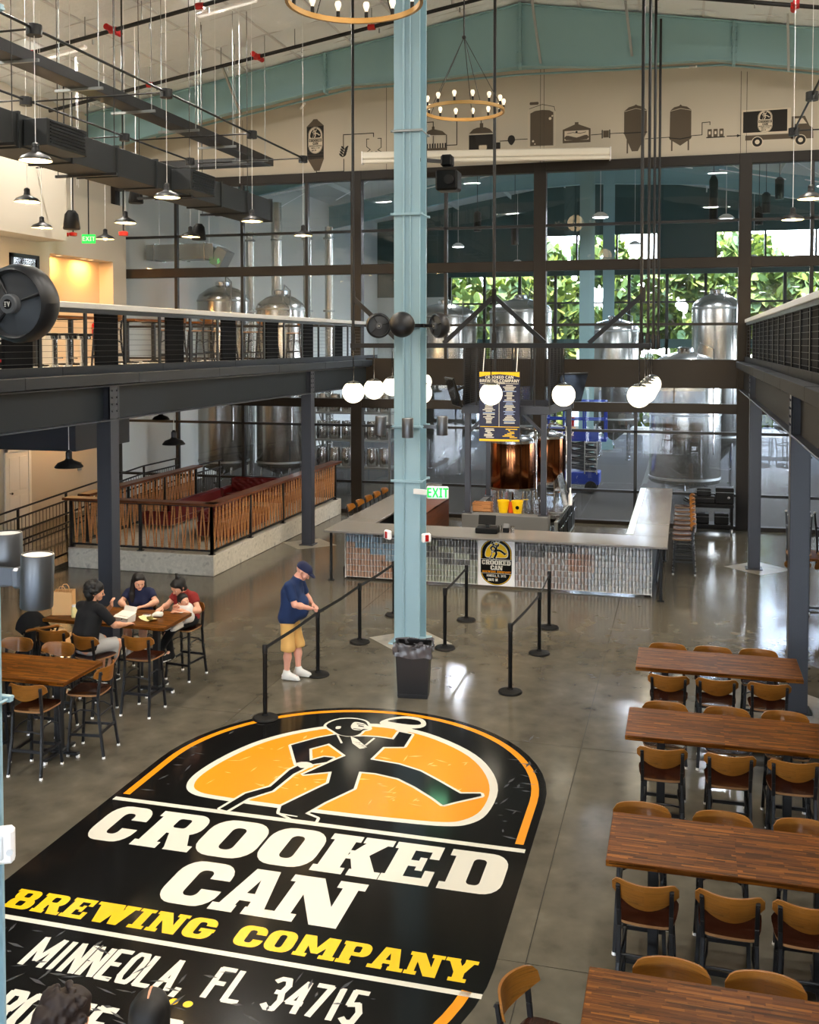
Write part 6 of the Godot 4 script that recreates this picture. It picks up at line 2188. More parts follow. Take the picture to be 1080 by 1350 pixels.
func build_left_wall():
	# warm lit recess upstairs with downlights, dark door, door below, hanging bulkheads
	var m := M.new()
	for b in [[Vector3(LEFT - 0.02, 4.5, -28.5), Vector3(LEFT + 0.5, 7.45, -27.75)], [Vector3(LEFT - 0.02, 7.45, -28.5), Vector3(LEFT + 0.5, 9.2, -22.0)], [Vector3(LEFT - 0.02, 4.5, -24.55), Vector3(LEFT + 0.5, 7.45, -22.0)]]: m.b2(b[0], b[1])
	struct("wall_left", m, mat("wall"))
	m = M.new()
	m.b2(Vector3(LEFT + 0.002, 4.5, -27.75), Vector3(LEFT + 0.02, 7.45, -24.55))
	struct("wall_left", m, mat("wall_warm"))
	for z in [-25.3, -26.5, -26.9]:
		var t := thing("downlight", "recessed round downlight in the warm niche upstairs, %s" % {-25.3: "left", -26.5: "middle", -26.9: "right"}[z], "ceiling lamp", Vector3(LEFT + 0.27, 7.448, z), 0.0, "niche downlights")
		m = M.new()
		m.lathe([Vector2(0.07, -0.005), Vector2(0.1, -0.006), Vector2(0.1, 0.0), Vector2(0.07, 0.0)], 18)
		part(t, "trim_ring", m, mat("white_plastic"))
		m = M.new()
		m.lathe([Vector2(0, -0.004), Vector2(0.07, -0.003), Vector2(0.07, -0.001)], 18)
		part(t, "lamp_lens", m, glow("led_warm", Color(1.0, 0.85, 0.62), 3.0))
		area(Vector3(LEFT + 0.29, 7.43, z), Vector3.DOWN, Vector2(0.12, 0.12), Color(1.0, 0.70, 0.38), 2.2, "downlight_light")
	m = M.new()
	m.b2(Vector3(LEFT, 7.7, -24.0), Vector3(LEFT + 1.4, 9.6, -20.5))
	struct("wall_left", m, mat("wall"))
	var d := frame_of("door_1", Vector3(LEFT + 0.5, 4.5, -23.4))
	m = M.new()
	for s in [-0.55, 0.55]: m.b2(Vector3(0, 0, s - 0.05), Vector3(0.06, 2.8, s + 0.05))
	m.b2(Vector3(0, 2.72, -0.6), Vector3(0.06, 2.82, 0.6))
	part(d, "door_frame", m, mat("black_frame"))
	m = M.new()
	m.b2(Vector3(0.0, 0, -0.5), Vector3(0.03, 2.72, 0.5))
	part(d, "leaf", m, mat("screen_dark", Color(0.05, 0.06, 0.08), 0.08))
	# ground floor: warm wall, panelled door, a dark bulkhead under the mezzanine
	d = frame_of("door_2", Vector3(LEFT, 0, -23.7))
	m = M.new()
	for s in [-0.5, 0.5]: m.b2(Vector3(0, 0, s - 0.06), Vector3(0.05, 2.2, s + 0.06), 0.006)
	m.b2(Vector3(0, 2.1, -0.56), Vector3(0.05, 2.22, 0.56), 0.006)
	part(d, "door_frame", m, mat("white_paint"))
	m = M.new()
	m.b2(Vector3(0, 0, -0.45), Vector3(0.03, 2.1, 0.45))
	for y in [[0.15, 0.9], [1.05, 1.95]]:
		for z in [[-0.38, -0.05], [0.05, 0.38]]: m.b2(Vector3(0.02, y[0], z[0]), Vector3(0.04, y[1], z[1]), 0.01)
	part(d, "leaf", m, mat("white_paint"))
	m = M.new()
	m.tube(Vector3(0.03, 1.0, 0.36), Vector3(0.09, 1.0, 0.36), 0.02)
	m.ball(Vector3(0.1, 1.0, 0.36), Vector3.ONE * 0.035, 10)
	part(d, "handle", m, mat("steel"))
	m = M.new()
	m.b2(Vector3(-15.5, 3.0, -18.4), Vector3(-10.8, 3.75, -16.5), 0.01)
	single("bulkhead", m, mat("mezz_steel"), "dark boxed bulkhead hanging under the left mezzanine", "bulkhead")
	m = M.new()
	m.box(Vector3(-10.79, 3.38, -17.7), Vector3(0.02, 0.2, 0.26), Basis(), 0.004)
	single("wall_notice", m, mat("white_plastic"), "small white notice on the dark bulkhead", "sign")
	m = M.new()
	m.box(Vector3(LEFT + 0.015, 1.35, -26.6), Vector3(0.03, 0.24, 0.18), Basis(), 0.004)
	single("wall_plate", m, mat("galvanised"), "grey wall plate on the warm wall below the mezzanine", "wall plate")
	# wall washers under the mezzanine keep that wall warm
	for z in [-24.6, -26.2]:
		var t := thing("downlight", "recessed downlight under the mezzanine by the left wall, %s" % ["near", "far"][0 if z > -25 else 1], "ceiling lamp", Vector3(LEFT + 0.7, 3.94, z), 0.0, "downlights under the mezzanine")
		m = M.new()
		m.lathe([Vector2(0.07, -0.01), Vector2(0.11, -0.012), Vector2(0.11, 0.012), Vector2(0.07, 0.012)], 18)
		part(t, "trim_ring", m, mat("white_plastic"))
		m = M.new()
		m.lathe([Vector2(0, -0.006), Vector2(0.07, -0.004), Vector2(0.07, 0.0)], 18)
		part(t, "lamp_lens", m, mat("led_warm"))
		area(Vector3(LEFT + 0.7, 3.92, z), Vector3(-0.25, -1, 0).normalized(), Vector2(0.14, 0.14), Color(1.0, 0.76, 0.48), 6.0, "downlight_light")
	# upstairs: extinguisher, chrome tables, stools, sign board
	var e := thing("fire_extinguisher", "red fire extinguisher on the warm wall upstairs", "extinguisher", Vector3(LEFT + 0.115, 5.15, -27.35))
	m = M.new()
	m.lathe([Vector2(0, 0), Vector2(0.085, 0), Vector2(0.09, 0.02), Vector2(0.09, 0.4), Vector2(0.03, 0.48), Vector2(0, 0.48)], 16)
	part(e, "cylinder", m, mat("red"))
	m = M.new()
	m.tube(Vector3(0, 0.46, 0), Vector3(0, 0.56, 0), 0.025)
	m.bar(Vector3(0, 0.55, 0), Vector3(0.02, 0.6, 0.14), 0.02, 0.02)
	part(e, "valve", m, mat("steel"))
	m = M.new()
	m.path([Vector3(0, 0.52, -0.02), Vector3(0.02, 0.5, -0.14), Vector3(0.04, 0.3, -0.15), Vector3(0.04, 0.12, -0.12)], 0.014)
	part(e, "hose", m, mat("rubber"))
	m = M.new()
	m.b2(Vector3(0.088, 0.15, -0.04), Vector3(0.094, 0.26, 0.04))
	part(e, "label_plate", m, mat("white_plastic"))
	var i := 0
	for p in [[-11.15, -16.4], [-10.85, -16.4], [-11.2, -17.4]]:
		var t := thing("chrome_table", "tall chrome pedestal table with a dark round top upstairs, %s" % ["leftmost of three", "middle of three", "rightmost of three"][i], "table", Vector3(p[0], 4.5, p[1]), 0.0, "chrome pedestal tables")
		m = M.new()
		m.tube(Vector3(0, 0.02, 0), Vector3(0, 0.6, 0), 0.055, -1, 16)
		m.lathe([Vector2(0, 0), Vector2(0.2, 0), Vector2(0.2, 0.012), Vector2(0.08, 0.05), Vector2(0.055, 0.1)], 20)
		part(t, "pedestal", m, mat("chrome"))
		m = M.new()
		m.lathe([Vector2(0, 0.56), Vector2(0.15, 0.57), Vector2(0.15, 0.63), Vector2(0, 0.63)], 20)
		part(t, "collar", m, mat("chrome"))
		m = M.new()
		m.lathe([Vector2(0, 0.63), Vector2(0.18, 0.63), Vector2(0.18, 0.67), Vector2(0, 0.68)], 24)
		part(t, "top", m, mat("black_plastic"))
		m = M.new()
		m.path([Vector3(0.055, 0.22, 0), Vector3(0.16, 0.22, 0), Vector3(0.2, 0.22, 0.05)], 0.012)
		part(t, "foot_bar", m, mat("chrome"))
		i += 1
	i = 0
	for z in [-16.2, -18.6, -19.8, -21.0, -22.6, -23.4, -25.4]:
		var s := stool(-9.95, z, PI / 2 + 0.15 * sin(z * 3.0), "bar stool upstairs behind the left railing, number %s from the left" % ["one", "two", "three", "four", "five", "six", "seven"][i], "stools behind the left railing")
		s.position.y = 4.5
		i += 1
	i = 0
	for z in [-18.5, -22.0, -25.2]:
		var c := copy(table0, Vector3(-12.6, 4.5, z), PI / 2, "long wooden bar table upstairs on the left mezzanine, %s" % ["nearest", "middle", "farthest"][i])
		i += 1
	var pb := thing("poster_board", "dark sign board with red artwork behind the left railing", "sign", Vector3(-9.6, 4.62, -12.6), 0.5)
	m = M.new()
	m.box(Vector3(0, 0.32, 0), Vector3(0.5, 0.62, 0.03), Basis(), 0.004)
	part(pb, "board", m, mat("black_plastic"))
	m = M.new()
	for k in 5: m.flat(smooth(Transform2D(k * 1.25, Vector2(-0.02 + 0.05 * sin(k * 2.0), 0.12)) * vec("0,0 0.1,0.03 0.19,0 0.1,-0.03"), 2), Transform3D(Basis(), Vector3(0, 0, 0.017 + k * 0.0004)))
	part(pb, "artwork", m, mat("red"))
	m = M.new()
	for k in 4: m.flat(rr(-0.2, 0.36 + k * 0.06, 0.2 - 0.06 * (k % 2), 0.39 + k * 0.06, 0), Transform3D(Basis(), Vector3(0, 0, 0.017)))
	part(pb, "print_line", m, mat("print_white"))

func build_ceiling_things():
	# barn pendants in rows
	var rows := [
		[-8.9, [-9.0, -12.7, -16.5, -20.2, -23.2], "in the row along the left mezzanine's edge"],
		[-11.65, [-12.7, -16.35, -19.75, -22.75], "in the row behind the black duct"],
		[-13.95, [-16.4, -20.1, -22.7], "in the row nearest the left wall"],
		[2.14, [-12.7, -16.2, -19.67, -22.87], "over the right mezzanine"]]
	var ord := ["nearest", "second", "third", "fourth", "fifth"]
	var p0: Node3D = null
	var m: M
	for r in rows:
		for i in r[1].size():
			var at := Vector3(r[0], 7.6, r[1][i])
			var lab := "black barn pendant lamp %s, %s from the viewer" % [r[2], ord[i]]
			if p0 == null:
				p0 = thing("barn_pendant", lab, "pendant lamp", at, 0.0, "black barn pendants upstairs")
				m = M.new()
				m.lathe([Vector2(0.225, -0.03), Vector2(0.23, -0.015), Vector2(0.19, 0.035), Vector2(0.1, 0.075), Vector2(0.06, 0.1), Vector2(0.05, 0.16), Vector2(0.055, 0.165), Vector2(0.05, 0.21), Vector2(0.02, 0.23), Vector2(0, 0.23)], 28)
				part(p0, "shade", m, mat("black_steel"))
				m = M.new()
				m.lathe([Vector2(0, 0.07), Vector2(0.09, 0.066), Vector2(0.18, 0.028), Vector2(0.224, -0.03)], 28)
				part(p0, "reflector", m, mat("white_paint"))
				m = M.new()
				m.ball(Vector3(0, 0.0, 0), Vector3(0.055, 0.055, 0.055), 14)
				part(p0, "bulb", m, glow("bulb_warm", Color(1.0, 0.86, 0.62), 14.0))
				m = M.new()
				m.tube(Vector3(0, 0.22, 0), Vector3(0, 1.78, 0), 0.005, -1, 5)
				part(p0, "cord", m, mat("wire"))
			else: copy(p0, at, 0.0, lab)
			lamp(at, Color(1.0, 0.82, 0.56), 2.6, 0.05, "pendant_light")
	for p in [[-9.35, -14.1, "nearest"], [-9.5, -17.8, "second"], [-12.9, -23.5, "farthest"]]:
		var t := thing("barn_pendant", "black barn pendant lamp hanging under the left mezzanine, %s" % p[2], "pendant lamp", Vector3(p[0], 3.08, p[1]), 0.0, "barn pendants under the mezzanine")
		m = M.new()
		m.lathe([Vector2(0.215, -0.04), Vector2(0.22, -0.025), Vector2(0.17, 0.035), Vector2(0.07, 0.075), Vector2(0.05, 0.1), Vector2(0.05, 0.2), Vector2(0.02, 0.24), Vector2(0, 0.24)], 28)
		part(t, "shade", m, mat("black_steel"))
		m = M.new()
		m.lathe([Vector2(0, 0.06), Vector2(0.07, 0.05), Vector2(0.16, 0.02), Vector2(0.214, -0.04)], 28)
		part(t, "reflector", m, mat("white_paint"))
		m = M.new()
		m.tube(Vector3(0, 0.22, 0), Vector3(0, 1.22, 0), 0.006, -1, 5)
		part(t, "cord", m, mat("wire"))
	# conduits that feed them, with junction boxes
	for r in rows:
		var t := thing("conduit_run", "thin conduit feeding the pendants %s" % r[2], "conduit", Vector3(r[0], 9.42, 0))
		m = M.new()
		m.tube(Vector3(0, 0, -6.0), Vector3(0, 0, r[1][-1]), 0.022, -1, 6)
		part(t, "pipe", m, mat("black_steel"))
		for z in r[1]:
			m = M.new()
			m.tube(Vector3(0, -0.1, z), Vector3(0, 0.05, z), 0.11, -1, 12)
			part(t, "junction_box", m, mat("black_steel"))
			m = M.new()
			m.tube(Vector3(0, 0.02, z), Vector3(0, roof_y(r[0]) - 9.42, z), 0.004, -1, 4)
			part(t, "hanger_wire", m, mat("wire"))
			m = M.new()
			if r[0] > -10 and r[0] < 0: m.tube(Vector3(0, 0, z), Vector3(-2.75, 0, z), 0.016, -1, 6)
			elif r[0] < 0: m.tube(Vector3(0, 0, z), Vector3(-2.2, 0, z), 0.016, -1, 6)
			else: m.tube(Vector3(0, 0, z), Vector3(3.0, 0, z), 0.016, -1, 6)
			part(t, "cross_pipe", m, mat("black_steel"))
	# the big square duct with its side outlets
	var d := thing("air_duct", "large dark square air duct running under the roof on the left", "duct", Vector3(-10.9, 8.45, 0))
	var k := 0
	var z := 2.0
	while z > -24.9:
		var zn := maxf(z - 1.5, -25.0)
		m = M.new()
		m.box(Vector3(0, 0, (z + zn) / 2), Vector3(0.84, 0.54, z - zn - 0.02), Basis(), 0.006)
		part(d, "section", m, mat("duct"))
		m = M.new()
		m.box(Vector3(0, 0, zn), Vector3(0.9, 0.6, 0.05))
		part(d, "flange", m, mat("duct"))
		if k % 2 == 0:
			m = M.new()
			m.box(Vector3(0, -0.31, zn + 0.4), Vector3(1.3, 0.05, 0.06))
			for x in [-0.6, 0.6]: m.tube(Vector3(x, -0.33, zn + 0.4), Vector3(x, roof_y(-10.9 + x) - 8.45, zn + 0.4), 0.009, -1, 5)
			part(d, "trapeze_hanger", m, mat("black_steel"))
		z = zn
		k += 1
	for q in [-6.0, -10.5, -15.2, -20.2]:
		var o := M.new()
		o.box(Vector3(0.62, -0.02, q), Vector3(0.5, 0.44, 1.15), Basis(), 0.01)
		var b := part(d, "side_outlet", o, mat("duct"))
		o = M.new()
		for i in 7: o.box(Vector3(0.66, -0.18 + i * 0.055, q - 0.585), Vector3(0.4, 0.012, 0.03))
		for i in 7: o.box(Vector3(0.88, -0.18 + i * 0.055, q), Vector3(0.03, 0.012, 1.0))
		part(b, "grille", o, mat("black_steel"))
	# the black cable tray above it
	var ct := thing("cable_tray", "long black cable tray hung from the roof above the duct", "cable tray", Vector3(-11.0, 9.86, 0))
	for x in [-0.2, 0.2]:
		m = M.new()
		m.b2(Vector3(x - 0.015, -0.1, -25.9), Vector3(x + 0.015, 0.1, 1.0))
		part(ct, "side_rail", m, mat("black_steel"))
	m = M.new()
	m.b2(Vector3(-0.2, -0.1, -25.9), Vector3(0.2, -0.085, 1.0))
	m.b2(Vector3(-3.2, -0.1, -25.9), Vector3(0.2, 0.1, -25.5))
	part(ct, "tray_floor", m, mat("black_steel"))
	for i in 14:
		m = M.new()
		var zz := 0.5 - i * 1.95
		m.box(Vector3(0, -0.13, zz), Vector3(1.0, 0.05, 0.05))
		for x in [-0.42, 0.42]: m.tube(Vector3(x, -0.13, zz), Vector3(x, roof_y(-11 + x) - 9.86, zz), 0.01, -1, 5)
		part(ct, "trapeze_hanger", m, mat("galvanised"))
	m = M.new()
	for i in 5: m.tube(Vector3(-0.14 + i * 0.07, -0.05, -25.7), Vector3(-0.14 + i * 0.07, -0.05, 1.0), 0.025, -1, 6)
	part(ct, "cable", m, mat("rubber"))
	# sprinkler mains along the slope, red couplings
	for q in [[-21.0, -17.0, -8.3, "nearer"], [-24.9, -17.0, -4.6, "farther"], [-24.2, -4.0, 8.5, "right-hand"]]:
		var t := thing("sprinkler_pipe", "black sprinkler pipe under the roof with red couplings, the %s one" % q[3], "pipe")
		m = M.new()
		var n := 4
		for i in n:
			var xa := lerpf(q[1], q[2], float(i) / n)
			var xb := lerpf(q[1], q[2], float(i + 1) / n)
			m.tube(Vector3(xa, roof_y(xa) - 0.5, q[0]), Vector3(xb, roof_y(xb) - 0.5, q[0]), 0.05, -1, 8)
		part(t, "pipe", m, mat("black_steel"))
		for i in [1, 2, 3]:
			m = M.new()
			var x: float = lerpf(q[1], q[2], i / 4.0)
			m.tube(Vector3(x - 0.09, roof_y(x) - 0.5 , q[0]), Vector3(x + 0.09, roof_y(x) - 0.5, q[0]), 0.075, -1, 10)
			if i == 2: m.tube(Vector3(x, roof_y(x) - 0.5, q[0] - 0.3), Vector3(x, roof_y(x) - 0.5, q[0] + 0.3), 0.07, -1, 10)
			part(t, "coupling", m, mat("red"))
		for i in 6:
			m = M.new()
			var x: float = lerpf(q[1], q[2], (i + 0.5) / 6.0)
			m.tube(Vector3(x, roof_y(x) - 0.5, q[0]), Vector3(x, roof_y(x), q[0]), 0.012, -1, 5)
			m.tube(Vector3(x + 0.2, roof_y(x) - 0.55, q[0]), Vector3(x + 0.2, roof_y(x) - 0.66, q[0]), 0.02, -1, 6)
			part(t, "hanger", m, mat("galvanised"))
	# fixture wires that hang through the upper left
	rng.seed = 12
	var ws := thing("hanger_wires", "thin bright hanger wires dropping from the roof on the left", "wire")
	for i in 6:
		var x := rng.randf_range(-14.5, -8.6)
		var zz := rng.randf_range(-24.0, -12.0)
		m = M.new()
		m.tube(Vector3(x, roof_y(x), zz), Vector3(x, 8.8 if x < -10 else 8.5, zz), 0.005, -1, 4)
		part(ws, "wire", m, mat("wire"))
	# screen housing on the gable
	var sc := thing("screen_housing", "long white projector screen housing fixed above the far glass", "screen housing", Vector3(-5.35, 10.1, -27.75), 0.16)
	m = M.new()
	m.box(Vector3(0, 0.06, 0), Vector3(6.75, 0.2, 0.24), Basis(), 0.03)
	m.box(Vector3(0, -0.1, 0.02), Vector3(6.75, 0.1, 0.16), Basis(), 0.02)
	part(sc, "casing", m, mat("white_paint"))
	for x in [-3.38, 3.38]:
		m = M.new()
		m.box(Vector3(x, 0.0, 0), Vector3(0.03, 0.34, 0.26), Basis(), 0.004)
		part(sc, "end_cap", m, mat("white_plastic"))
	m = M.new()
	for x in [-2.5, 2.5]: m.bar(Vector3(x, 0.1, -0.1), Vector3(x, 0.1, -0.5), 0.05, 0.05)
	part(sc, "bracket", m, mat("galvanised"))
	# wagon-wheel chandeliers
	var ch: Node3D = null
	for q in [[Vector3(-3.51, 8.72, -10.71), "gold ring chandelier at the top of the picture, before the teal column"], [Vector3(-4.0, 9.28, -18.7), "gold ring chandelier behind the teal column, hanging on chains"]]:
		if ch == null:
			ch = thing("ring_chandelier", q[1], "chandelier", q[0], 0.0, "ring chandeliers")
			m = M.new()
			m.lathe([Vector2(0.715, -0.03), Vector2(0.75, -0.03), Vector2(0.75, 0.03), Vector2(0.715, 0.03), Vector2(0.715, -0.03)], 48)
			part(ch, "ring", m, mat("gold_paint", Color(0.62, 0.48, 0.25), 0.45, 0.3))
			for i in 14:
				var a := TAU * i / 14.0 + 0.1
				var v := Vector3(cos(a) * 0.732, 0, sin(a) * 0.732)
				m = M.new()
				m.tube(v + Vector3(0, 0.03, 0), v + Vector3(0, 0.1, 0), 0.022, -1, 10)
				part(ch, "socket", m, mat("black_plastic"))
				m = M.new()
				m.lathe([Vector2(0.015, 0.1), Vector2(0.02, 0.12), Vector2(0.036, 0.16), Vector2(0.038, 0.18), Vector2(0.028, 0.21), Vector2(0, 0.22)], 12, Transform3D(Basis(), v))
				part(ch, "bulb", m, glow("bulb_clear", Color(1.0, 0.95, 0.85), 0.55))
			for i in 5:
				var a := TAU * i / 5.0
				m = M.new()
				m.tube(Vector3(cos(a) * 0.73, 0.03, sin(a) * 0.73), Vector3(0, 1.35, 0), 0.007, -1, 5)
				part(ch, "stay", m, mat("black_steel"))
			m = M.new()
			m.tube(Vector3(0, 1.33, 0), Vector3(0, 4.6, 0), 0.014, -1, 6)
			m.ball(Vector3(0, 1.35, 0), Vector3.ONE * 0.04, 10)
			part(ch, "stem", m, mat("black_steel"))
		else: copy(ch, q[0], 0.3, q[1])
		lamp(q[0] + Vector3(0, 0.16, 0), Color(1.0, 0.86, 0.64), 0.35, 0.3, "chandelier_light")
	# black bell speakers
	for q in [[Vector3(-12.6, 7.6, -19.2), "under the duct, left one"], [Vector3(-11.7, 7.75, -23.3), "under the duct's far end, right one"], [Vector3(-12.8, 8.55, -22.2), "above the duct's end"]]:
		var t := thing("bell_speaker", "black bell-shaped hanging speaker %s" % q[1], "speaker", q[0], 0.0, "bell speakers")
		m = M.new()
		m.lathe([Vector2(0, -0.2), Vector2(0.17, -0.2), Vector2(0.18, -0.17), Vector2(0.14, 0.12), Vector2(0.08, 0.2), Vector2(0, 0.21)], 20)
		part(t, "shell", m, mat("black_plastic"))
		m = M.new()
		m.tube(Vector3(0, 0.2, 0), Vector3(0, roof_y(q[0].x) - q[0].y, 0), 0.008, -1, 5)
		part(t, "cord", m, mat("wire"))
	# drop pipes that carry alarms and the green exit sign at upper left
	for q in [[-16.35, -24.6, 8.0, "strobe"], [-16.1, -24.6, 8.0, "strobe"], [-15.75, -24.8, 7.95, "exit"], [-12.2, -20.6, 7.5, "strobe"]]:
		var t: Node3D
		if q[3] == "exit":
			t = thing("exit_sign", "small green exit sign hanging at the upper left near the warm niche", "sign", Vector3(q[0], q[2], q[1]))
			t.rotation.y = 0.35
			m = M.new()
			m.box(Vector3(0, -0.12, 0), Vector3(0.36, 0.24, 0.05), Basis(), 0.01)
			part(t, "sign_lamp", m, glow("exit_green", Color(0.05, 0.85, 0.25), 0.9))
			var l := part(t, "lettering", words("EXIT", 0.12), mat("print_white"))
			l.position = Vector3(0, -0.12, 0.028)
			lamp(t.position + Vector3(0.05, -0.12, 0.2), Color(0.2, 1.0, 0.4), 0.05, 0.1, "exit_sign_light")
		else:
			t = thing("alarm_strobe", "red alarm strobe on a drop pipe, %s" % ("left of the pair near the exit sign" if q[0] < -16.2 else ("right of the pair near the exit sign" if q[0] < -16 else "beside a barn pendant")), "alarm", Vector3(q[0], q[2], q[1]))
			m = M.new()
			m.lathe([Vector2(0, -0.1), Vector2(0.1, -0.1), Vector2(0.11, -0.02), Vector2(0.05, 0), Vector2(0, 0)], 14)
			part(t, "housing", m, mat("red"))
		m = M.new()
		m.tube(Vector3.ZERO, Vector3(0, roof_y(q[0]) - q[2], 0), 0.018, -1, 6)
		part(t, "drop_pipe", m, mat("black_steel"))
	build_column_gear()

func satellite_speaker(label: String, at: Vector3, turn: float, tilt := 0.0) -> Node3D:   # a rounded shell speaker with a disc-like back, its round back facing +z
	var t := thing("shell_speaker", label, "speaker", at)
	t.basis = Basis(Vector3.UP, turn) * Basis(Vector3.RIGHT, tilt)
	var m := M.new()
	m.lathe([Vector2(0, -0.15), Vector2(0.1, -0.142), Vector2(0.165, -0.105), Vector2(0.203, -0.04), Vector2(0.207, 0.02), Vector2(0.196, 0.06), Vector2(0.178, 0.074), Vector2(0.172, 0.068)], 32, Transform3D(Basis(Vector3.RIGHT, PI / 2), Vector3.ZERO))
	part(t, "shell", m, mat("speaker_shell", Color(0.085, 0.09, 0.105), 0.42))
	m = M.new()
	m.lathe([Vector2(0.172, 0.068), Vector2(0.165, 0.045), Vector2(0.12, 0.052), Vector2(0.06, 0.066), Vector2(0, 0.07)], 32, Transform3D(Basis(Vector3.RIGHT, PI / 2), Vector3.ZERO))
	part(t, "back_dish", m, mat("speaker_back", Color(0.25, 0.26, 0.27), 0.42))
	m = M.new()
	for a in [0.3, 2.1, 3.9]:
		var r := Basis(Vector3.BACK, a)
		m.box(r * Vector3(0.115, 0, 0.058), Vector3(0.12, 0.014, 0.03), r, 0.005)
	part(t, "rib", m, mat("speaker_shell"))
	m = M.new()
	m.lathe([Vector2(0.052, 0.06), Vector2(0.052, 0.098), Vector2(0.045, 0.105), Vector2(0, 0.105)], 24, Transform3D(Basis(Vector3.RIGHT, PI / 2), Vector3.ZERO))
	part(t, "hub", m, mat("hub_grey", Color(0.36, 0.37, 0.38), 0.45))
	m = M.new()
	m.flat(disc(0, 0, 0.026), Transform3D(Basis(), Vector3(0, 0, 0.1065)))
	part(t, "hub_badge", m, mat("black_plastic"))
	m = M.new()   # the maker's badge: an E joined to a V
	var xf := Transform3D(Basis(), Vector3(0, 0, 0.108))
	for p in ["-0.018,0.013 -0.002,0.013 -0.004,0.007 -0.018,0.007", "-0.018,0.003 -0.006,0.003 -0.008,-0.003 -0.018,-0.003", "-0.018,-0.007 -0.006,-0.007 -0.008,-0.013 -0.018,-0.013", "0.0,0.013 0.006,0.013 0.009,-0.002 0.006,-0.013", "0.018,0.013 0.012,0.013 0.006,-0.013 0.009,-0.013"]: m.flat(vec(p), xf)
	part(t, "badge_lettering", m, mat("print_white"))
	return t

func can_spot(label: String, at: Vector3, size: float, lean := 0.0) -> Node3D:   # cylinder up-and-down light
	var t := thing("cylinder_light", label, "wall lamp", at)
	t.rotation.z = lean
	var m := M.new()
	m.lathe([Vector2(0.085, -0.155), Vector2(0.09, -0.155), Vector2(0.092, -0.15), Vector2(0.092, 0.15), Vector2(0.09, 0.155), Vector2(0.083, 0.155)], 32, Transform3D(Basis().scaled(Vector3.ONE * size), Vector3.ZERO))
	part(t, "cylinder", m, mat("brushed", Color(0.50, 0.51, 0.53), 0.36, 0.92))
	m = M.new()
	m.lathe([Vector2(0.084, 0.149), Vector2(0, 0.151)], 32, Transform3D(Basis().scaled(Vector3.ONE * size), Vector3.ZERO))
	part(t, "top_glass", m, mat("frosted", Color(0.86, 0.88, 0.90), 0.3))
	m = M.new()
	m.lathe([Vector2(0, -0.15), Vector2(0.086, -0.149)], 32, Transform3D(Basis().scaled(Vector3.ONE * size), Vector3.ZERO))
	part(t, "bottom_glass", m, mat("frosted"))
	return t

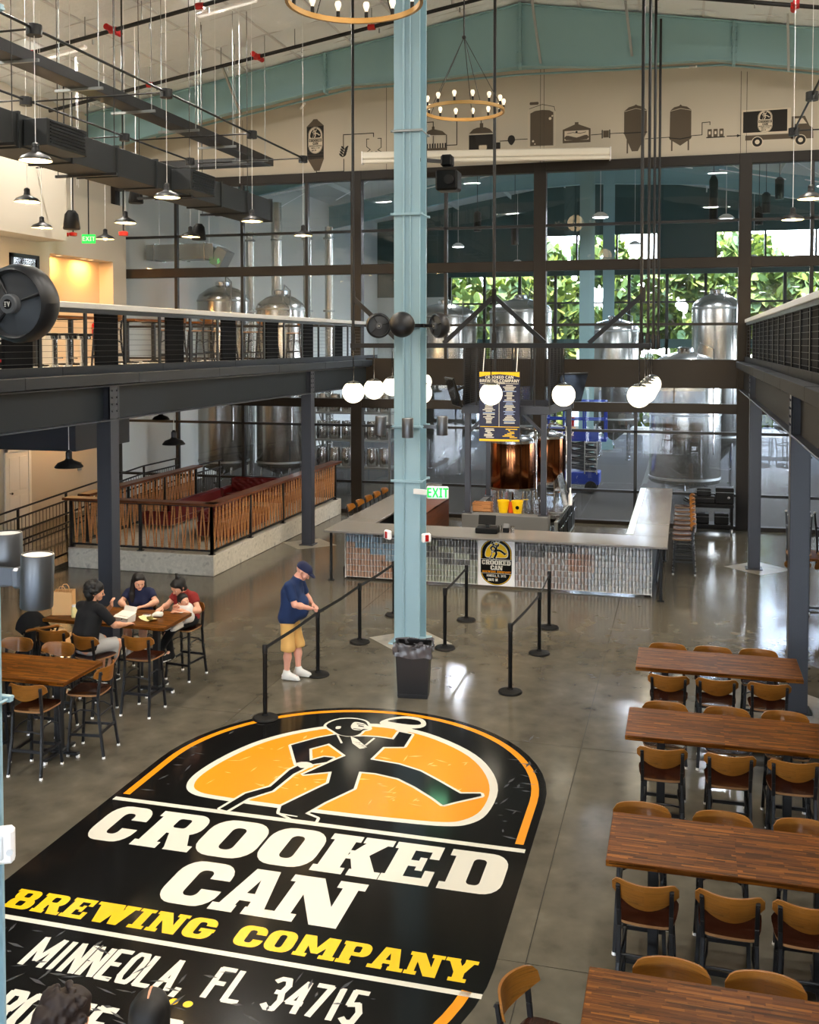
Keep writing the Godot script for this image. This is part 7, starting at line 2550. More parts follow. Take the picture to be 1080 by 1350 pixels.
func build_column_gear():
	var m: M
	# speakers in a ring on the middle column, and one on the near column
	for q in [["black shell speaker on the teal column, left one with its back to the viewer", Vector3(-4.82, 5.28, -15.95), 0.35, 0.1], ["black shell speaker on the teal column, middle one seen from its front", Vector3(-4.38, 5.29, -15.78), PI + 0.2, 0.15], ["black shell speaker on the teal column, right one turned to the bar", Vector3(-3.87, 5.28, -16.2), -0.75, 0.1]]: satellite_speaker(q[0], q[1], q[2], q[3])
	var big := satellite_speaker("large black shell speaker close to the viewer at the left edge", Vector3(-3.70, 5.225, -5.12), -0.02, 0.06)
	big.scale = Vector3.ONE * 1.1
	for c in [Vector3(-4.42, 5.28, -16.45), Vector3(-4.42, 5.25, -5.35)]:
		var t := thing("speaker_bracket", "black steel bracket ring holding the shell speakers on the %s teal column" % ("middle" if c.z < -10 else "near"), "bracket", c)
		m = M.new()
		for s in [-1.0, 1.0]:
			m.box(Vector3(0, 0, s * 0.25), Vector3(0.56, 0.06, 0.04))
			m.box(Vector3(s * 0.27, 0, 0), Vector3(0.04, 0.06, 0.54))
		part(t, "band", m, mat("black_steel"))
		m = M.new()
		if c.z < -10:
			m.bar(Vector3(-0.2, 0, 0.26), Vector3(-0.36, 0, 0.45), 0.04, 0.05)
			m.bar(Vector3(0.02, 0, 0.26), Vector3(0.04, 0, 0.56), 0.04, 0.05)
			m.bar(Vector3(0.27, 0, 0.12), Vector3(0.52, 0, 0.22), 0.04, 0.05)
		else: m.bar(Vector3(0.27, -0.02, 0.2), Vector3(0.7, -0.02, 0.2), 0.05, 0.06)
		part(t, "arm", m, mat("black_steel"))
	can_spot("dark cylinder lamp on the teal column, left one", Vector3(-4.82, 3.64, -16.05), 1.0, -0.06)
	can_spot("dark cylinder lamp on the teal column, middle one nearest the viewer", Vector3(-4.34, 3.62, -15.98), 1.02)
	can_spot("dark cylinder lamp on the teal column, right one", Vector3(-3.84, 3.64, -16.3), 1.0)
	var n1 := can_spot("large brushed steel cylinder lamp close to the viewer at the left edge", Vector3(-3.6, 3.63, -5.1), 1.0, -0.04)
	var n2 := can_spot("second cylinder lamp at the left edge, half hidden behind the large one", Vector3(-3.95, 3.7, -5.3), 1.0)
	for c in [[Vector3(-4.42, 3.62, -16.45), 0], [Vector3(-4.42, 3.62, -5.35), 1]]:
		var t := thing("lamp_bracket", "bracket arms holding the cylinder lamps on the %s teal column" % ["middle", "near"][c[1]], "bracket", c[0])
		m = M.new()
		if c[1] == 0:
			m.bar(Vector3(-0.25, 0, 0.26), Vector3(-0.34, 0, 0.36), 0.03, 0.06)
			m.bar(Vector3(0.02, 0, 0.26), Vector3(0.07, 0, 0.4), 0.03, 0.06)
			m.bar(Vector3(0.25, 0, 0.1), Vector3(0.5, 0, 0.14), 0.03, 0.06)
		else:
			m.bar(Vector3(0.22, 0.02, 0.2), Vector3(0.74, 0.02, 0.25), 0.03, 0.1)
			m.box(Vector3(0.7, 0.02, 0.25), Vector3(0.06, 0.12, 0.08), Basis(), 0.015)
			m.bar(Vector3(0.2, 0.08, 0.05), Vector3(0.42, 0.08, 0.05), 0.03, 0.05)
		part(t, "arm", m, mat("brushed"))
	# lit exit sign, alarm and camera on the middle column
	var ex := thing("exit_sign", "lit green and white EXIT sign on the right of the teal column", "sign", Vector3(-3.88, 2.56, -16.15), 0.12)
	m = M.new()
	m.box(Vector3(0, 0, 0), Vector3(0.36, 0.21, 0.05), Basis(), 0.02)
	part(ex, "housing", m, mat("white_plastic"))
	m = M.new()
	m.box(Vector3(0, 0, 0.026), Vector3(0.31, 0.165, 0.004))
	part(ex, "sign_lamp_face", m, glow("exit_face", Color(0.72, 1.0, 0.80), 0.9))
	var l := part(ex, "lettering", words("EXIT", 0.155), glow("exit_letter", Color(0.05, 0.80, 0.32), 0.5))
	l.position = Vector3(0, 0, 0.03)
	l.scale = Vector3(0.8, 1, 1)
	m = M.new()
	m.bar(Vector3(-0.18, 0, 0), Vector3(-0.4, 0, -0.1), 0.05, 0.08)
	part(ex, "arm", m, mat("white_plastic"))
	area(Vector3(-3.86, 2.56, -16.1), Vector3(0.12, 0, 1), Vector2(0.3, 0.16), Color(0.6, 1.0, 0.75), 0.12, "exit_sign_light")
	for q in [[Vector3(-4.71, 1.84, -16.1), "left", -0.7], [Vector3(-4.06, 1.82, -16.1), "right", 0.7]]:
		var a := thing("fire_alarm", "white and red fire alarm on the teal column, %s one" % q[1], "alarm", q[0], q[2])
		m = M.new()
		m.box(Vector3.ZERO, Vector3(0.16, 0.15, 0.07), Basis(), 0.02)
		part(a, "housing", m, mat("white_plastic"))
		m = M.new()
		m.box(Vector3(0, 0, 0.036), Vector3(0.06, 0.11, 0.02), Basis(), 0.006)
		part(a, "strobe", m, mat("red"))
	var na := thing("fire_alarm", "white alarm with faint red print on the near column at the left edge", "alarm", Vector3(-4.05, 1.9, -5.35), 0.5)
	m = M.new()
	m.box(Vector3(0, 0, 0), Vector3(0.15, 0.22, 0.09), Basis(), 0.02)
	part(na, "housing", m, mat("white_plastic"))
	m = M.new()
	m.box(Vector3(0.0, 0.0, 0.045), Vector3(0.03, 0.15, 0.02), Basis(), 0.008)
	m.tube(Vector3(0.05, -0.03, 0.03), Vector3(0.05, -0.03, 0.052), 0.02, -1, 14)
	part(na, "strobe", m, mat("frosted"))
	m = M.new()
	for i in 4: m.b2(Vector3(-0.06, 0.0 - i * 0.02, 0.0455), Vector3(-0.03, 0.008 - i * 0.02, 0.0465))
	part(na, "print_line", m, mat("red"))
	var pj := thing("projector", "black projector on a bracket behind the teal column", "projector", Vector3(-3.9, 7.85, -17.0))
	m = M.new()
	m.box(Vector3(0, -0.12, 0), Vector3(0.38, 0.34, 0.36), Basis(), 0.03)
	m.box(Vector3(-0.02, 0.22, 0), Vector3(0.2, 0.2, 0.2), Basis(), 0.03)
	part(pj, "body", m, mat("black_plastic"))
	m = M.new()
	m.tube(Vector3(0.05, -0.12, 0.18), Vector3(0.05, -0.12, 0.24), 0.08, -1, 16)
	part(pj, "lens_barrel", m, mat("rubber"))
	m = M.new()
	m.bar(Vector3(-0.1, 0.2, 0.1), Vector3(-0.5, 0.2, 0.4), 0.05, 0.06)
	part(pj, "bracket", m, mat("black_steel"))

func limb(a: Vector3, b: Vector3, ra: float, rb: float) -> Array:
	return [a, b, ra, rb]

func hand(m: M, wr: Vector3, tip: Vector3, back: Vector3, curl: float, thumb: float, k := 1.0):
	# palm of four rays, four fingers of three joints each and a thumb from the palm's side
	var d := (tip - wr).normalized()
	var n := (back - d * back.dot(d)).normalized()
	var x := d.cross(n)
	var b := []
	var L := 0.088 * k
	var lens := [0.066, 0.076, 0.071, 0.055]
	b.append(limb(wr, wr + d * 0.03 * k, 0.024 * k, 0.022 * k))
	for i in 4:
		var o := (float(i) - 1.5) * 0.0195 * k * -thumb
		var kn := wr + d * L + x * o
		b.append(limb(wr + d * 0.02 * k + x * o * 0.6, kn, 0.0135 * k, 0.0115 * k))
		var p := kn
		var a := curl * 0.35
		for j in 3:
			var dir := (d * cos(a) - n * sin(a)).normalized()
			var q: Vector3 = p + dir * lens[i] * k * [0.45, 0.32, 0.26][j]
			b.append(limb(p, q, (0.0098 - j * 0.0008) * k, (0.0092 - j * 0.001) * k))
			p = q
			a += curl * 0.5
	var t0 := wr + d * 0.03 * k + x * 0.026 * k * thumb
	var t1 := t0 + (d * 0.7 + x * thumb * 0.7 - n * 0.25).normalized() * 0.036 * k
	var t2 := t1 + (d + x * thumb * 0.15 - n * 0.4 * curl).normalized() * 0.03 * k
	b.append(limb(wr + d * 0.02 * k, t0, 0.016 * k, 0.014 * k))
	b.append(limb(t0, t1, 0.0125 * k, 0.0105 * k))
	b.append(limb(t1, t2, 0.0105 * k, 0.0085 * k))
	m.blob(b, 0.0055, [], 0.003)

func person(t: Node3D, J: Dictionary, S: Dictionary):
	var g: float = S.get("girth", 1.0)
	var hb := Basis.from_euler(J.hr)
	var hd: Vector3 = J.hd
	var k: float = S.get("head", 1.0)
	var H := func(x: float, y: float, z: float) -> Vector3: return hd + hb * Vector3(x, y, z) * k
	var side := Vector3(1, 0, 0).rotated(Vector3.UP, S.get("twist", 0.0))
	var torso := func(o: float) -> Array:
		var b := []
		b.append(limb(J.shR.lerp(J.shL, 0.08), J.shL.lerp(J.shR, 0.08), 0.058 + o, 0.058 + o))
		for s in [-1.0, 1.0]:
			b.append(limb(J.ch + side * s * 0.075, J.wa + side * s * 0.06 * g, 0.098 * g + o, 0.095 * g + o))
			b.append(limb(J.wa + side * s * 0.06 * g, J.pe + side * s * 0.075, 0.095 * g + o, 0.108 * lerpf(g, 1.0, 0.5) + o))
		b.append(limb(J.nk, J.ch, 0.06 + o, 0.1 + o))
		if S.has("bust"):
			for s in [-1.0, 1.0]: b.append(limb(J.ch + side * s * 0.07 + Vector3(0, -0.03, -0.07), J.ch + side * s * 0.07 + Vector3(0, -0.05, -0.08), 0.055 + o, 0.055 + o))
		if S.has("belly"): b.append(limb(J.wa + Vector3(0, 0.05, -S.belly), J.wa + Vector3(0, -0.05, -S.belly), 0.13 + o, 0.13 + o))
		return b
	# one continuous body of skin
	var b: Array = torso.call(0.0)
	b.append(limb(J.nk - Vector3(0, 0.02, 0), H.call(0, -0.04, 0.02), 0.056, 0.05))
	for s in ["L", "R"]:
		b.append(limb(J["sh" + s], J["el" + s], 0.048 * g, 0.038))
		b.append(limb(J["el" + s], J["el" + s].lerp(J["wr" + s], 0.35), 0.038, 0.04))
		b.append(limb(J["el" + s].lerp(J["wr" + s], 0.35), J["wr" + s], 0.04, 0.027))
		b.append(limb(J["hi" + s], J["kn" + s], 0.085, 0.054))
		b.append(limb(J["kn" + s], J["kn" + s].lerp(J["an" + s], 0.35), 0.054, 0.056))
		b.append(limb(J["kn" + s].lerp(J["an" + s], 0.35), J["an" + s], 0.056, 0.036))
		b.append(limb(J["an" + s], J["to" + s], 0.036, 0.03))
	var m := M.new()
	m.blob(b, 0.016, [], 0.014)
	var head := [limb(H.call(0, 0.035, -0.03), H.call(0, 0.04, 0.04), 0.08 * k, 0.084 * k), limb(H.call(0, -0.01, -0.04), H.call(0, -0.078, -0.062), 0.062 * k, 0.034 * k), limb(H.call(-0.032, -0.03, -0.055), H.call(0.032, -0.03, -0.055), 0.038 * k, 0.038 * k), limb(H.call(0, 0.0, -0.1), H.call(0, -0.032, -0.118), 0.009 * k, 0.014 * k), limb(H.call(-0.03, 0.022, -0.092), H.call(0.03, 0.022, -0.092), 0.016 * k, 0.016 * k), limb(H.call(0, -0.05, 0.02), H.call(0, -0.11, 0.03), 0.052 * k, 0.05 * k)]
	for s in [-1.0, 1.0]: head.append(limb(H.call(s * 0.08, 0.012, 0.012), H.call(s * 0.082, -0.022, 0.006), 0.017 * k, 0.012 * k))
	m.blob(head, 0.0075, [], 0.006)
	var st: Dictionary = S.get("hands", {})
	for s in ["L", "R"]: hand(m, J["wr" + s], J["ha" + s], S.get("back" + s, Vector3.UP), S.get("curl" + s, 0.7), 1.0 if s == "L" else -1.0)
	part(t, "body", m, mat(S.skin))
	if not S.get("faceless", false):
		for s in [-1.0, 1.0]:
			m = M.new()
			m.ball(H.call(s * 0.031, -0.001, -0.092), Vector3.ONE * 0.0125 * k, 10)
			var e := part(t, "eye", m, mat("eye_white"))
			m = M.new()
			m.ball(H.call(s * 0.031, -0.002, -0.1), Vector3.ONE * 0.0075 * k, 8)
			part(e, "iris", m, mat("eye_dark"))
		m = M.new()
		m.blob([limb(H.call(-0.016, -0.06, -0.092), H.call(0.016, -0.06, -0.092), 0.0075, 0.0075), limb(H.call(0, -0.06, -0.096), H.call(0, -0.062, -0.096), 0.008, 0.008)], 0.004, [], 0.003)
		part(t, "mouth", m, mat("lip"))
		m = M.new()
		for s in [-1.0, 1.0]: m.tube(H.call(s * 0.016, 0.02, -0.107), H.call(s * 0.045, 0.022, -0.096), 0.004, 0.003, 6)
		part(t, "eyebrow", m, mat(S.get("hair", "hair_black")))
	# clothes
	m = M.new()
	m.blob(torso.call(0.02), 0.016, [[S.hem, Vector3(0, -1, 0)], [J.nk + Vector3(0, 0.045, 0), Vector3(0, 1, -0.25).normalized()]], 0.014)
	for s in ["L", "R"]:
		var e: Vector3 = J["sh" + s].lerp(J["el" + s], S.get("sleeve", 0.7))
		m.blob([limb(J["sh" + s], J["sh" + s].lerp(J["el" + s], S.get("sleeve", 0.7) + 0.2), 0.07 * lerpf(g, 1.0, 0.5), 0.062)], 0.015, [[e, (J["el" + s] - J["sh" + s]).normalized()]], 0.012)
	part(t, "shirt", m, mat(S.shirt))
	if S.has("collar"):
		m = M.new()
		m.blob([limb(J.nk + Vector3(0, 0.015, 0), J.nk + Vector3(0, 0.05, -0.005), 0.075, 0.068)], 0.012, [[J.nk + Vector3(0, 0.055, 0), Vector3(0, 1, -0.3).normalized()]])
		part(t, "collar", m, mat(S.shirt))
	m = M.new()
	for s in ["L", "R"]:
		var legs := [limb(J["hi" + s], J["kn" + s], 0.105, S.get("knee", 0.078))]
		if S.get("long", false): legs.append(limb(J["kn" + s], J["an" + s], 0.075, 0.052))
		else: legs.append(limb(J["kn" + s], J["kn" + s].lerp(J["an" + s], 0.3), S.get("knee", 0.078), S.get("knee", 0.078)))
		legs.append(limb(J.pe, J["hi" + s], 0.12, 0.105))
		var cuff: Vector3 = J["kn" + s].lerp(J["an" + s], 0.93) if S.get("long", false) else (J["kn" + s].lerp(J["an" + s], S.get("cuff", 0.12)) if S.get("cuff", 0.12) > 0 else J["hi" + s].lerp(J["kn" + s], 1.0 + S.cuff))
		var dir: Vector3 = (J["an" + s] - J["kn" + s]).normalized() if S.get("cuff", 0.12) > 0 or S.get("long", false) else (J["kn" + s] - J["hi" + s]).normalized()
		m.blob(legs, 0.016, [[cuff, dir]], 0.014)
	part(t, "trousers" if S.get("long", false) else "shorts", m, mat(S.pants))
	for s in ["L", "R"]:
		m = M.new()
		var an: Vector3 = J["an" + s]
		var to: Vector3 = J["to" + s]
		var f := (to - an) * Vector3(1, 0, 1)
		f = f.normalized()
		var low := minf(an.y, to.y)
		var sole := Vector3(0, low - 0.04, 0)
		var flat_an := Vector3(an.x, low, an.z)
		m.blob([limb(flat_an - f * 0.03, flat_an + f * 0.02, 0.046, 0.046), limb(flat_an + Vector3(0, -0.01, 0), flat_an + f * 0.17 + Vector3(0, -0.015, 0), 0.046, 0.038), limb(an + Vector3(0, 0.035, 0), flat_an, 0.052, 0.052), limb(flat_an + f * 0.02 + Vector3(0, 0.03, 0), flat_an + f * 0.12, 0.045, 0.04)], 0.01, [[sole, Vector3.DOWN]], 0.01)
		var sh := part(t, "shoe", m, mat(S.shoe))
		m = M.new()
		m.blob([limb(flat_an - f * 0.035 + Vector3(0, -0.03, 0), flat_an + f * 0.175 + Vector3(0, -0.03, 0), 0.05, 0.043)], 0.01, [[sole, Vector3.DOWN], [sole + Vector3(0, 0.02, 0), Vector3.UP]], 0.006)
		part(sh, "sole", m, mat("shoe_white"))
	# hair or cap
	if S.has("hair_bones"):
		m = M.new()
		var hbones := []
		for q in S.hair_bones: hbones.append(limb(H.call(q[0].x, q[0].y, q[0].z), H.call(q[1].x, q[1].y, q[1].z), q[2] * k, q[3] * k))
		m.blob(hbones, S.get("hair_cell", 0.009), [], S.get("hair_k", 0.006))
		part(t, "hair", m, mat(S.get("hair", "hair_black")))
	if S.has("cap"):
		m = M.new()
		m.blob([limb(H.call(0, 0.05, -0.032), H.call(0, 0.055, 0.042), 0.094, 0.094)], 0.008, [[H.call(0, 0.035, 0), hb * Vector3(0, -1, -0.1).normalized()]], 0.006)
		m.blob([limb(H.call(-0.045, 0.045, -0.1), H.call(-0.03, 0.035, -0.18), 0.02, 0.012), limb(H.call(0.045, 0.045, -0.1), H.call(0.03, 0.035, -0.18), 0.02, 0.012), limb(H.call(0, 0.048, -0.1), H.call(0, 0.038, -0.19), 0.02, 0.012)], 0.006, [], 0.01)
		m.ball(H.call(0, 0.148, 0.005), Vector3.ONE * 0.01, 8)
		part(t, "cap", m, mat(S.cap))

func scalp(y := 0.055, r := 0.092) -> Array:   # hair that covers the crown and the back of the head, clear of the face
	return [[Vector3(0, y, -0.012), Vector3(0, y - 0.005, 0.045), r, r], [Vector3(-0.05, 0.03, 0.03), Vector3(-0.05, -0.05, 0.05), 0.05, 0.045], [Vector3(0.05, 0.03, 0.03), Vector3(0.05, -0.05, 0.05), 0.05, 0.045], [Vector3(0, 0.0, 0.06), Vector3(0, -0.06, 0.06), 0.06, 0.05], [Vector3(-0.04, 0.085, -0.07), Vector3(0.04, 0.085, -0.07), 0.028, 0.028]]

func V(x: float, y: float, z: float) -> Vector3:
	return Vector3(x, y, z)

func build_people():
	var m0: M
	# the man in a cap leaning on the queue post
	var t := thing("person", "man in navy cap, navy shirt and khaki shorts leaning on a queue post", "person", V(-5.62, 0, -14.15), -PI / 2)
	person(t, {"hd": V(-0.02, 1.60, -0.16), "hr": V(-0.62, 0.1, 0), "nk": V(0, 1.475, -0.07), "ch": V(0, 1.30, 0.0), "wa": V(0, 1.08, 0.0), "pe": V(0, 0.93, 0.05),
		"shR": V(0.185, 1.42, -0.02), "elR": V(0.22, 1.16, -0.12), "wrR": V(-0.02, 1.06, -0.27), "haR": V(-0.12, 1.03, -0.32), "shL": V(-0.185, 1.42, -0.04), "elL": V(-0.27, 1.17, -0.12), "wrL": V(-0.25, 1.07, -0.22), "haL": V(-0.2, 1.02, -0.32),
		"hiR": V(0.09, 0.9, 0.05), "knR": V(0.11, 0.48, 0.03), "anR": V(0.1, 0.085, 0.06), "toR": V(0.11, 0.05, -0.1), "hiL": V(-0.09, 0.9, 0.05), "knL": V(-0.1, 0.49, -0.04), "anL": V(-0.1, 0.085, -0.05), "toL": V(-0.1, 0.05, -0.2)},
		{"skin": "skin_pink", "girth": 1.3, "belly": 0.1, "shirt": "polo_navy", "hem": V(0, 0.83, 0), "sleeve": 0.8, "collar": true, "pants": "khaki", "cuff": 0.1, "knee": 0.1, "shoe": "shoe_white", "cap": "navy", "curlR": 0.9, "curlL": 0.9, "backR": V(0.2, 1, 0.2), "backL": V(-0.3, 1, 0)})
	# the man with his back to the viewer
	t = thing("person", "man with curly dark hair in a black shirt and grey shorts, seen from behind", "person", V(-7.84, 0, -12.2), -0.3)
	person(t, {"hd": V(0.03, 1.585, -0.12), "hr": V(-0.05, -0.85, 0), "nk": V(0, 1.44, -0.07), "ch": V(0, 1.26, -0.04), "wa": V(0, 1.02, 0.03), "pe": V(0, 0.885, 0.04),
		"shR": V(0.185, 1.385, -0.06), "elR": V(0.3, 1.15, -0.22), "wrR": V(0.25, 1.095, -0.46), "haR": V(0.24, 1.09, -0.56), "shL": V(-0.185, 1.385, -0.06), "elL": V(-0.16, 1.13, -0.36), "wrL": V(0.08, 1.36, -0.36), "haL": V(0.13, 1.46, -0.32),
		"hiR": V(0.09, 0.87, 0.02), "knR": V(0.19, 0.85, -0.38), "anR": V(0.1, 0.41, -0.24), "toR": V(0.12, 0.36, -0.36), "hiL": V(-0.09, 0.87, 0.02), "knL": V(-0.14, 0.85, -0.38), "anL": V(-0.04, 0.41, -0.28), "toL": V(-0.04, 0.36, -0.4)},
		{"skin": "skin_tan", "girth": 1.12, "shirt": "black_cloth", "hem": V(0, 0.84, 0), "sleeve": 0.85, "pants": "grey_cloth", "cuff": -0.08, "knee": 0.085, "shoe": "black_cloth", "hair": "hair_black", "curlR": 0.6, "curlL": 0.9, "backL": V(-1, 0, 0.3),
		"hair_bones": scalp(0.06, 0.1) + [[V(-0.05, -0.02, 0.07), V(0.05, -0.02, 0.07), 0.065, 0.065], [V(-0.04, -0.08, 0.06), V(0.04, -0.08, 0.06), 0.05, 0.05]] + curls(110, 61)})
	# the woman in navy across the table
	t = thing("person", "woman with long dark hair in a navy top seated behind the table", "person", V(-7.98, 0, -13.86), PI + 0.3)
	person(t, {"hd": V(0, 1.385, -0.1), "hr": V(-0.16, 0.45, 0), "nk": V(0, 1.265, -0.06), "ch": V(0, 1.12, -0.02), "wa": V(0, 0.98, 0.03), "pe": V(0, 0.87, 0.03),
		"shR": V(0.165, 1.215, -0.04), "elR": V(0.26, 1.085, -0.14), "wrR": V(0.14, 1.085, -0.36), "haR": V(0.05, 1.08, -0.42), "shL": V(-0.165, 1.215, -0.04), "elL": V(-0.26, 1.085, -0.12), "wrL": V(-0.16, 1.085, -0.36), "haL": V(-0.06, 1.08, -0.41),
		"hiR": V(0.08, 0.86, 0.0), "knR": V(0.12, 0.83, -0.38), "anR": V(0.1, 0.38, -0.3), "toR": V(0.1, 0.34, -0.42), "hiL": V(-0.08, 0.86, 0.0), "knL": V(-0.12, 0.83, -0.38), "anL": V(-0.1, 0.38, -0.3), "toL": V(-0.1, 0.34, -0.42)},
		{"skin": "skin", "girth": 0.92, "bust": true, "shirt": "navy", "hem": V(0, 0.86, 0), "sleeve": 0.55, "pants": "white_cloth", "cuff": -0.1, "shoe": "shoe_white", "curlR": 0.4, "curlL": 0.4,
		"hair_bones": scalp(0.05, 0.092) + [[V(-0.078, 0.02, 0.02), V(-0.1, -0.2, 0.0), 0.036, 0.045], [V(0.078, 0.02, 0.02), V(0.1, -0.2, 0.0), 0.036, 0.045], [V(-0.1, -0.18, -0.02), V(-0.1, -0.27, -0.06), 0.042, 0.025], [V(0.1, -0.18, -0.02), V(0.1, -0.27, -0.06), 0.042, 0.025], [V(0, 0.0, 0.08), V(0, -0.25, 0.09), 0.07, 0.07]]})
	# the woman in rust red with a child on her lap
	t = thing("person", "woman with a dark bun in a rust-red top, holding a child on her lap", "person", V(-7.2, 0, -13.84), 3.1)
	person(t, {"hd": V(0.04, 1.375, -0.15), "hr": V(-0.5, -0.35, 0.12), "nk": V(0, 1.27, -0.07), "ch": V(0, 1.12, -0.02), "wa": V(0, 0.98, 0.03), "pe": V(0, 0.87, 0.03),
		"shR": V(0.155, 1.215, -0.04), "elR": V(0.25, 1.07, -0.14), "wrR": V(0.2, 1.1, -0.36), "haR": V(0.2, 1.09, -0.44), "shL": V(-0.155, 1.215, -0.04), "elL": V(-0.26, 1.03, -0.1), "wrL": V(-0.12, 1.06, -0.28), "haL": V(-0.02, 1.09, -0.31),
		"hiR": V(0.08, 0.86, 0.0), "knR": V(0.14, 0.82, -0.36), "anR": V(0.12, 0.43, -0.26), "toR": V(0.14, 0.36, -0.38), "hiL": V(-0.08, 0.86, 0.0), "knL": V(0.0, 0.84, -0.38), "anL": V(0.2, 0.5, -0.4), "toL": V(0.26, 0.44, -0.5)},
		{"skin": "skin", "girth": 0.9, "bust": true, "shirt": "rust", "hem": V(0, 0.86, 0), "sleeve": 0.45, "pants": "black_cloth", "long": true, "shoe": "black_cloth", "curlR": 0.8, "curlL": 0.5,
		"hair_bones": scalp(0.055, 0.09) + [[V(0, 0.15, 0.04), V(0, 0.175, 0.05), 0.035, 0.03], [V(-0.03, 0.17, 0.03), V(0.04, 0.185, 0.06), 0.018, 0.015], [V(-0.085, 0.03, -0.02), V(-0.09, -0.03, -0.03), 0.016, 0.012], [V(0.085, 0.03, -0.02), V(0.1, 0.0, -0.03), 0.016, 0.012]]})
	t = thing("person", "small child with dark hair in white, held on the lap of the woman in red", "person", V(-7.2, 0.9, -13.84), 3.1)
	person(t, {"hd": V(-0.07, 0.285, -0.2), "hr": V(0.15, 0.9, -0.3), "nk": V(-0.07, 0.2, -0.19), "ch": V(-0.07, 0.14, -0.19), "wa": V(-0.06, 0.07, -0.2), "pe": V(-0.06, 0.05, -0.21),
		"shR": V(-0.01, 0.18, -0.21), "elR": V(0.04, 0.11, -0.25), "wrR": V(0.02, 0.18, -0.31), "haR": V(0.0, 0.21, -0.33), "shL": V(-0.14, 0.18, -0.19), "elL": V(-0.17, 0.11, -0.23), "wrL": V(-0.1, 0.13, -0.31), "haL": V(-0.06, 0.15, -0.34),
		"hiR": V(-0.02, 0.06, -0.21), "knR": V(0.01, 0.08, -0.34), "anR": V(0.02, 0.0, -0.4), "toR": V(0.02, -0.02, -0.44), "hiL": V(-0.09, 0.06, -0.21), "knL": V(-0.11, 0.08, -0.34), "anL": V(-0.11, 0.0, -0.4), "toL": V(-0.11, -0.02, -0.44)},
		{"skin": "skin", "girth": 0.6, "head": 0.8, "shirt": "white_cloth", "hem": V(0, -0.02, 0), "sleeve": 0.6, "pants": "grey_cloth", "long": true, "knee": 0.05, "shoe": "white_cloth",
		"hair_bones": scalp(0.05, 0.094)})
	# two people standing below the viewer, only their crowns in the picture
	t = thing("person", "person with curly brown ponytail whose head rises into the bottom left corner", "person", V(-3.08, 0, -4.5), -0.9)
	person(t, standing(1.64, 0.55), {"skin": "skin_tan", "shirt": "white_cloth", "hem": V(0, 0.86, 0), "sleeve": 0.6, "pants": "black_cloth", "long": true, "shoe": "shoe_white", "hair": "hair_brown", "hair_cell": 0.007,
		"hair_bones": scalp(0.055, 0.096) + [[V(0, 0.06, 0.11), V(0, 0.05, 0.15), 0.04, 0.05], [V(0, 0.05, 0.15), V(0.01, -0.08, 0.2), 0.06, 0.055], [V(0.01, -0.08, 0.2), V(0.0, -0.22, 0.18), 0.055, 0.03]] + curls(90, 4) + tail_curls(60, 7)})
	t = thing("person", "person with smooth dark parted hair at the bottom edge beside the curly head", "person", V(-2.64, 0, -4.62), 0.3)
	person(t, standing(1.6, 0.0), {"skin": "skin_tan", "shirt": "grey_cloth", "hem": V(0, 0.86, 0), "sleeve": 0.6, "pants": "navy", "long": true, "shoe": "shoe_white", "hair": "hair_black",
		"hair_bones": scalp(0.06, 0.094) + [[V(-0.06, 0.06, 0.0), V(-0.07, -0.06, 0.03), 0.045, 0.04], [V(0.06, 0.06, 0.0), V(0.07, -0.06, 0.03), 0.045, 0.04]]})
	m0 = M.new()
	m0.path([V(0.0, 1.615, -0.12), V(0.0, 1.633, -0.09), V(0.0, 1.638, -0.05), V(0.003, 1.634, 0.0), V(0.004, 1.62, 0.03)], 0.007, 6)
	part(t, "parting", m0, mat("skin_tan"))
	build_table_things()

func curls(n: int, seed_: int) -> Array:
	rng.seed = seed_
	var o := []
	for i in n:
		var d := V(rng.randf_range(-1, 1), rng.randf_range(-0.35, 1), rng.randf_range(-0.3, 1)).normalized()
		var p := V(0, 0.05, 0.02) + d * V(0.112, 0.124, 0.122)
		o.append([p, p + V(rng.randf_range(-0.02, 0.02), rng.randf_range(-0.03, 0.01), rng.randf_range(-0.02, 0.02)), 0.016, 0.011])
	return o

func tail_curls(n: int, seed_: int) -> Array:
	rng.seed = seed_
	var o := []
	for i in n:
		var h := rng.randf()
		var d := V(rng.randf_range(-1, 1), rng.randf_range(-0.5, 0.5), rng.randf_range(-1, 1)).normalized()
		var p := V(0, 0.08, 0.14).lerp(V(0, -0.2, 0.2), h) + d * 0.06
		o.append([p, p + V(rng.randf_range(-0.03, 0.03), -0.04, rng.randf_range(-0.03, 0.03)), 0.016, 0.01])
	return o

func standing(h: float, look: float) -> Dictionary:
	var s := h / 1.74
	return {"hd": V(0, 1.615, -0.05) * s, "hr": V(-0.1, look, 0), "nk": V(0, 1.47, -0.01) * s, "ch": V(0, 1.3, 0.0) * s, "wa": V(0, 1.1, 0.01) * s, "pe": V(0, 0.95, 0.02) * s,
		"shR": V(0.165, 1.41, 0.0) * s, "elR": V(0.22, 1.13, 0.02) * s, "wrR": V(0.22, 0.9, -0.06) * s, "haR": V(0.21, 0.8, -0.09) * s, "shL": V(-0.165, 1.41, 0) * s, "elL": V(-0.22, 1.13, 0.02) * s, "wrL": V(-0.22, 0.9, -0.06) * s, "haL": V(-0.21, 0.8, -0.09) * s,
		"hiR": V(0.09, 0.92, 0.02) * s, "knR": V(0.1, 0.5, 0.0) * s, "anR": V(0.1, 0.085, 0.03), "toR": V(0.11, 0.05, -0.12), "hiL": V(-0.09, 0.92, 0.02) * s, "knL": V(-0.1, 0.5, 0.0) * s, "anL": V(-0.1, 0.085, 0.03), "toL": V(-0.11, 0.05, -0.12)}

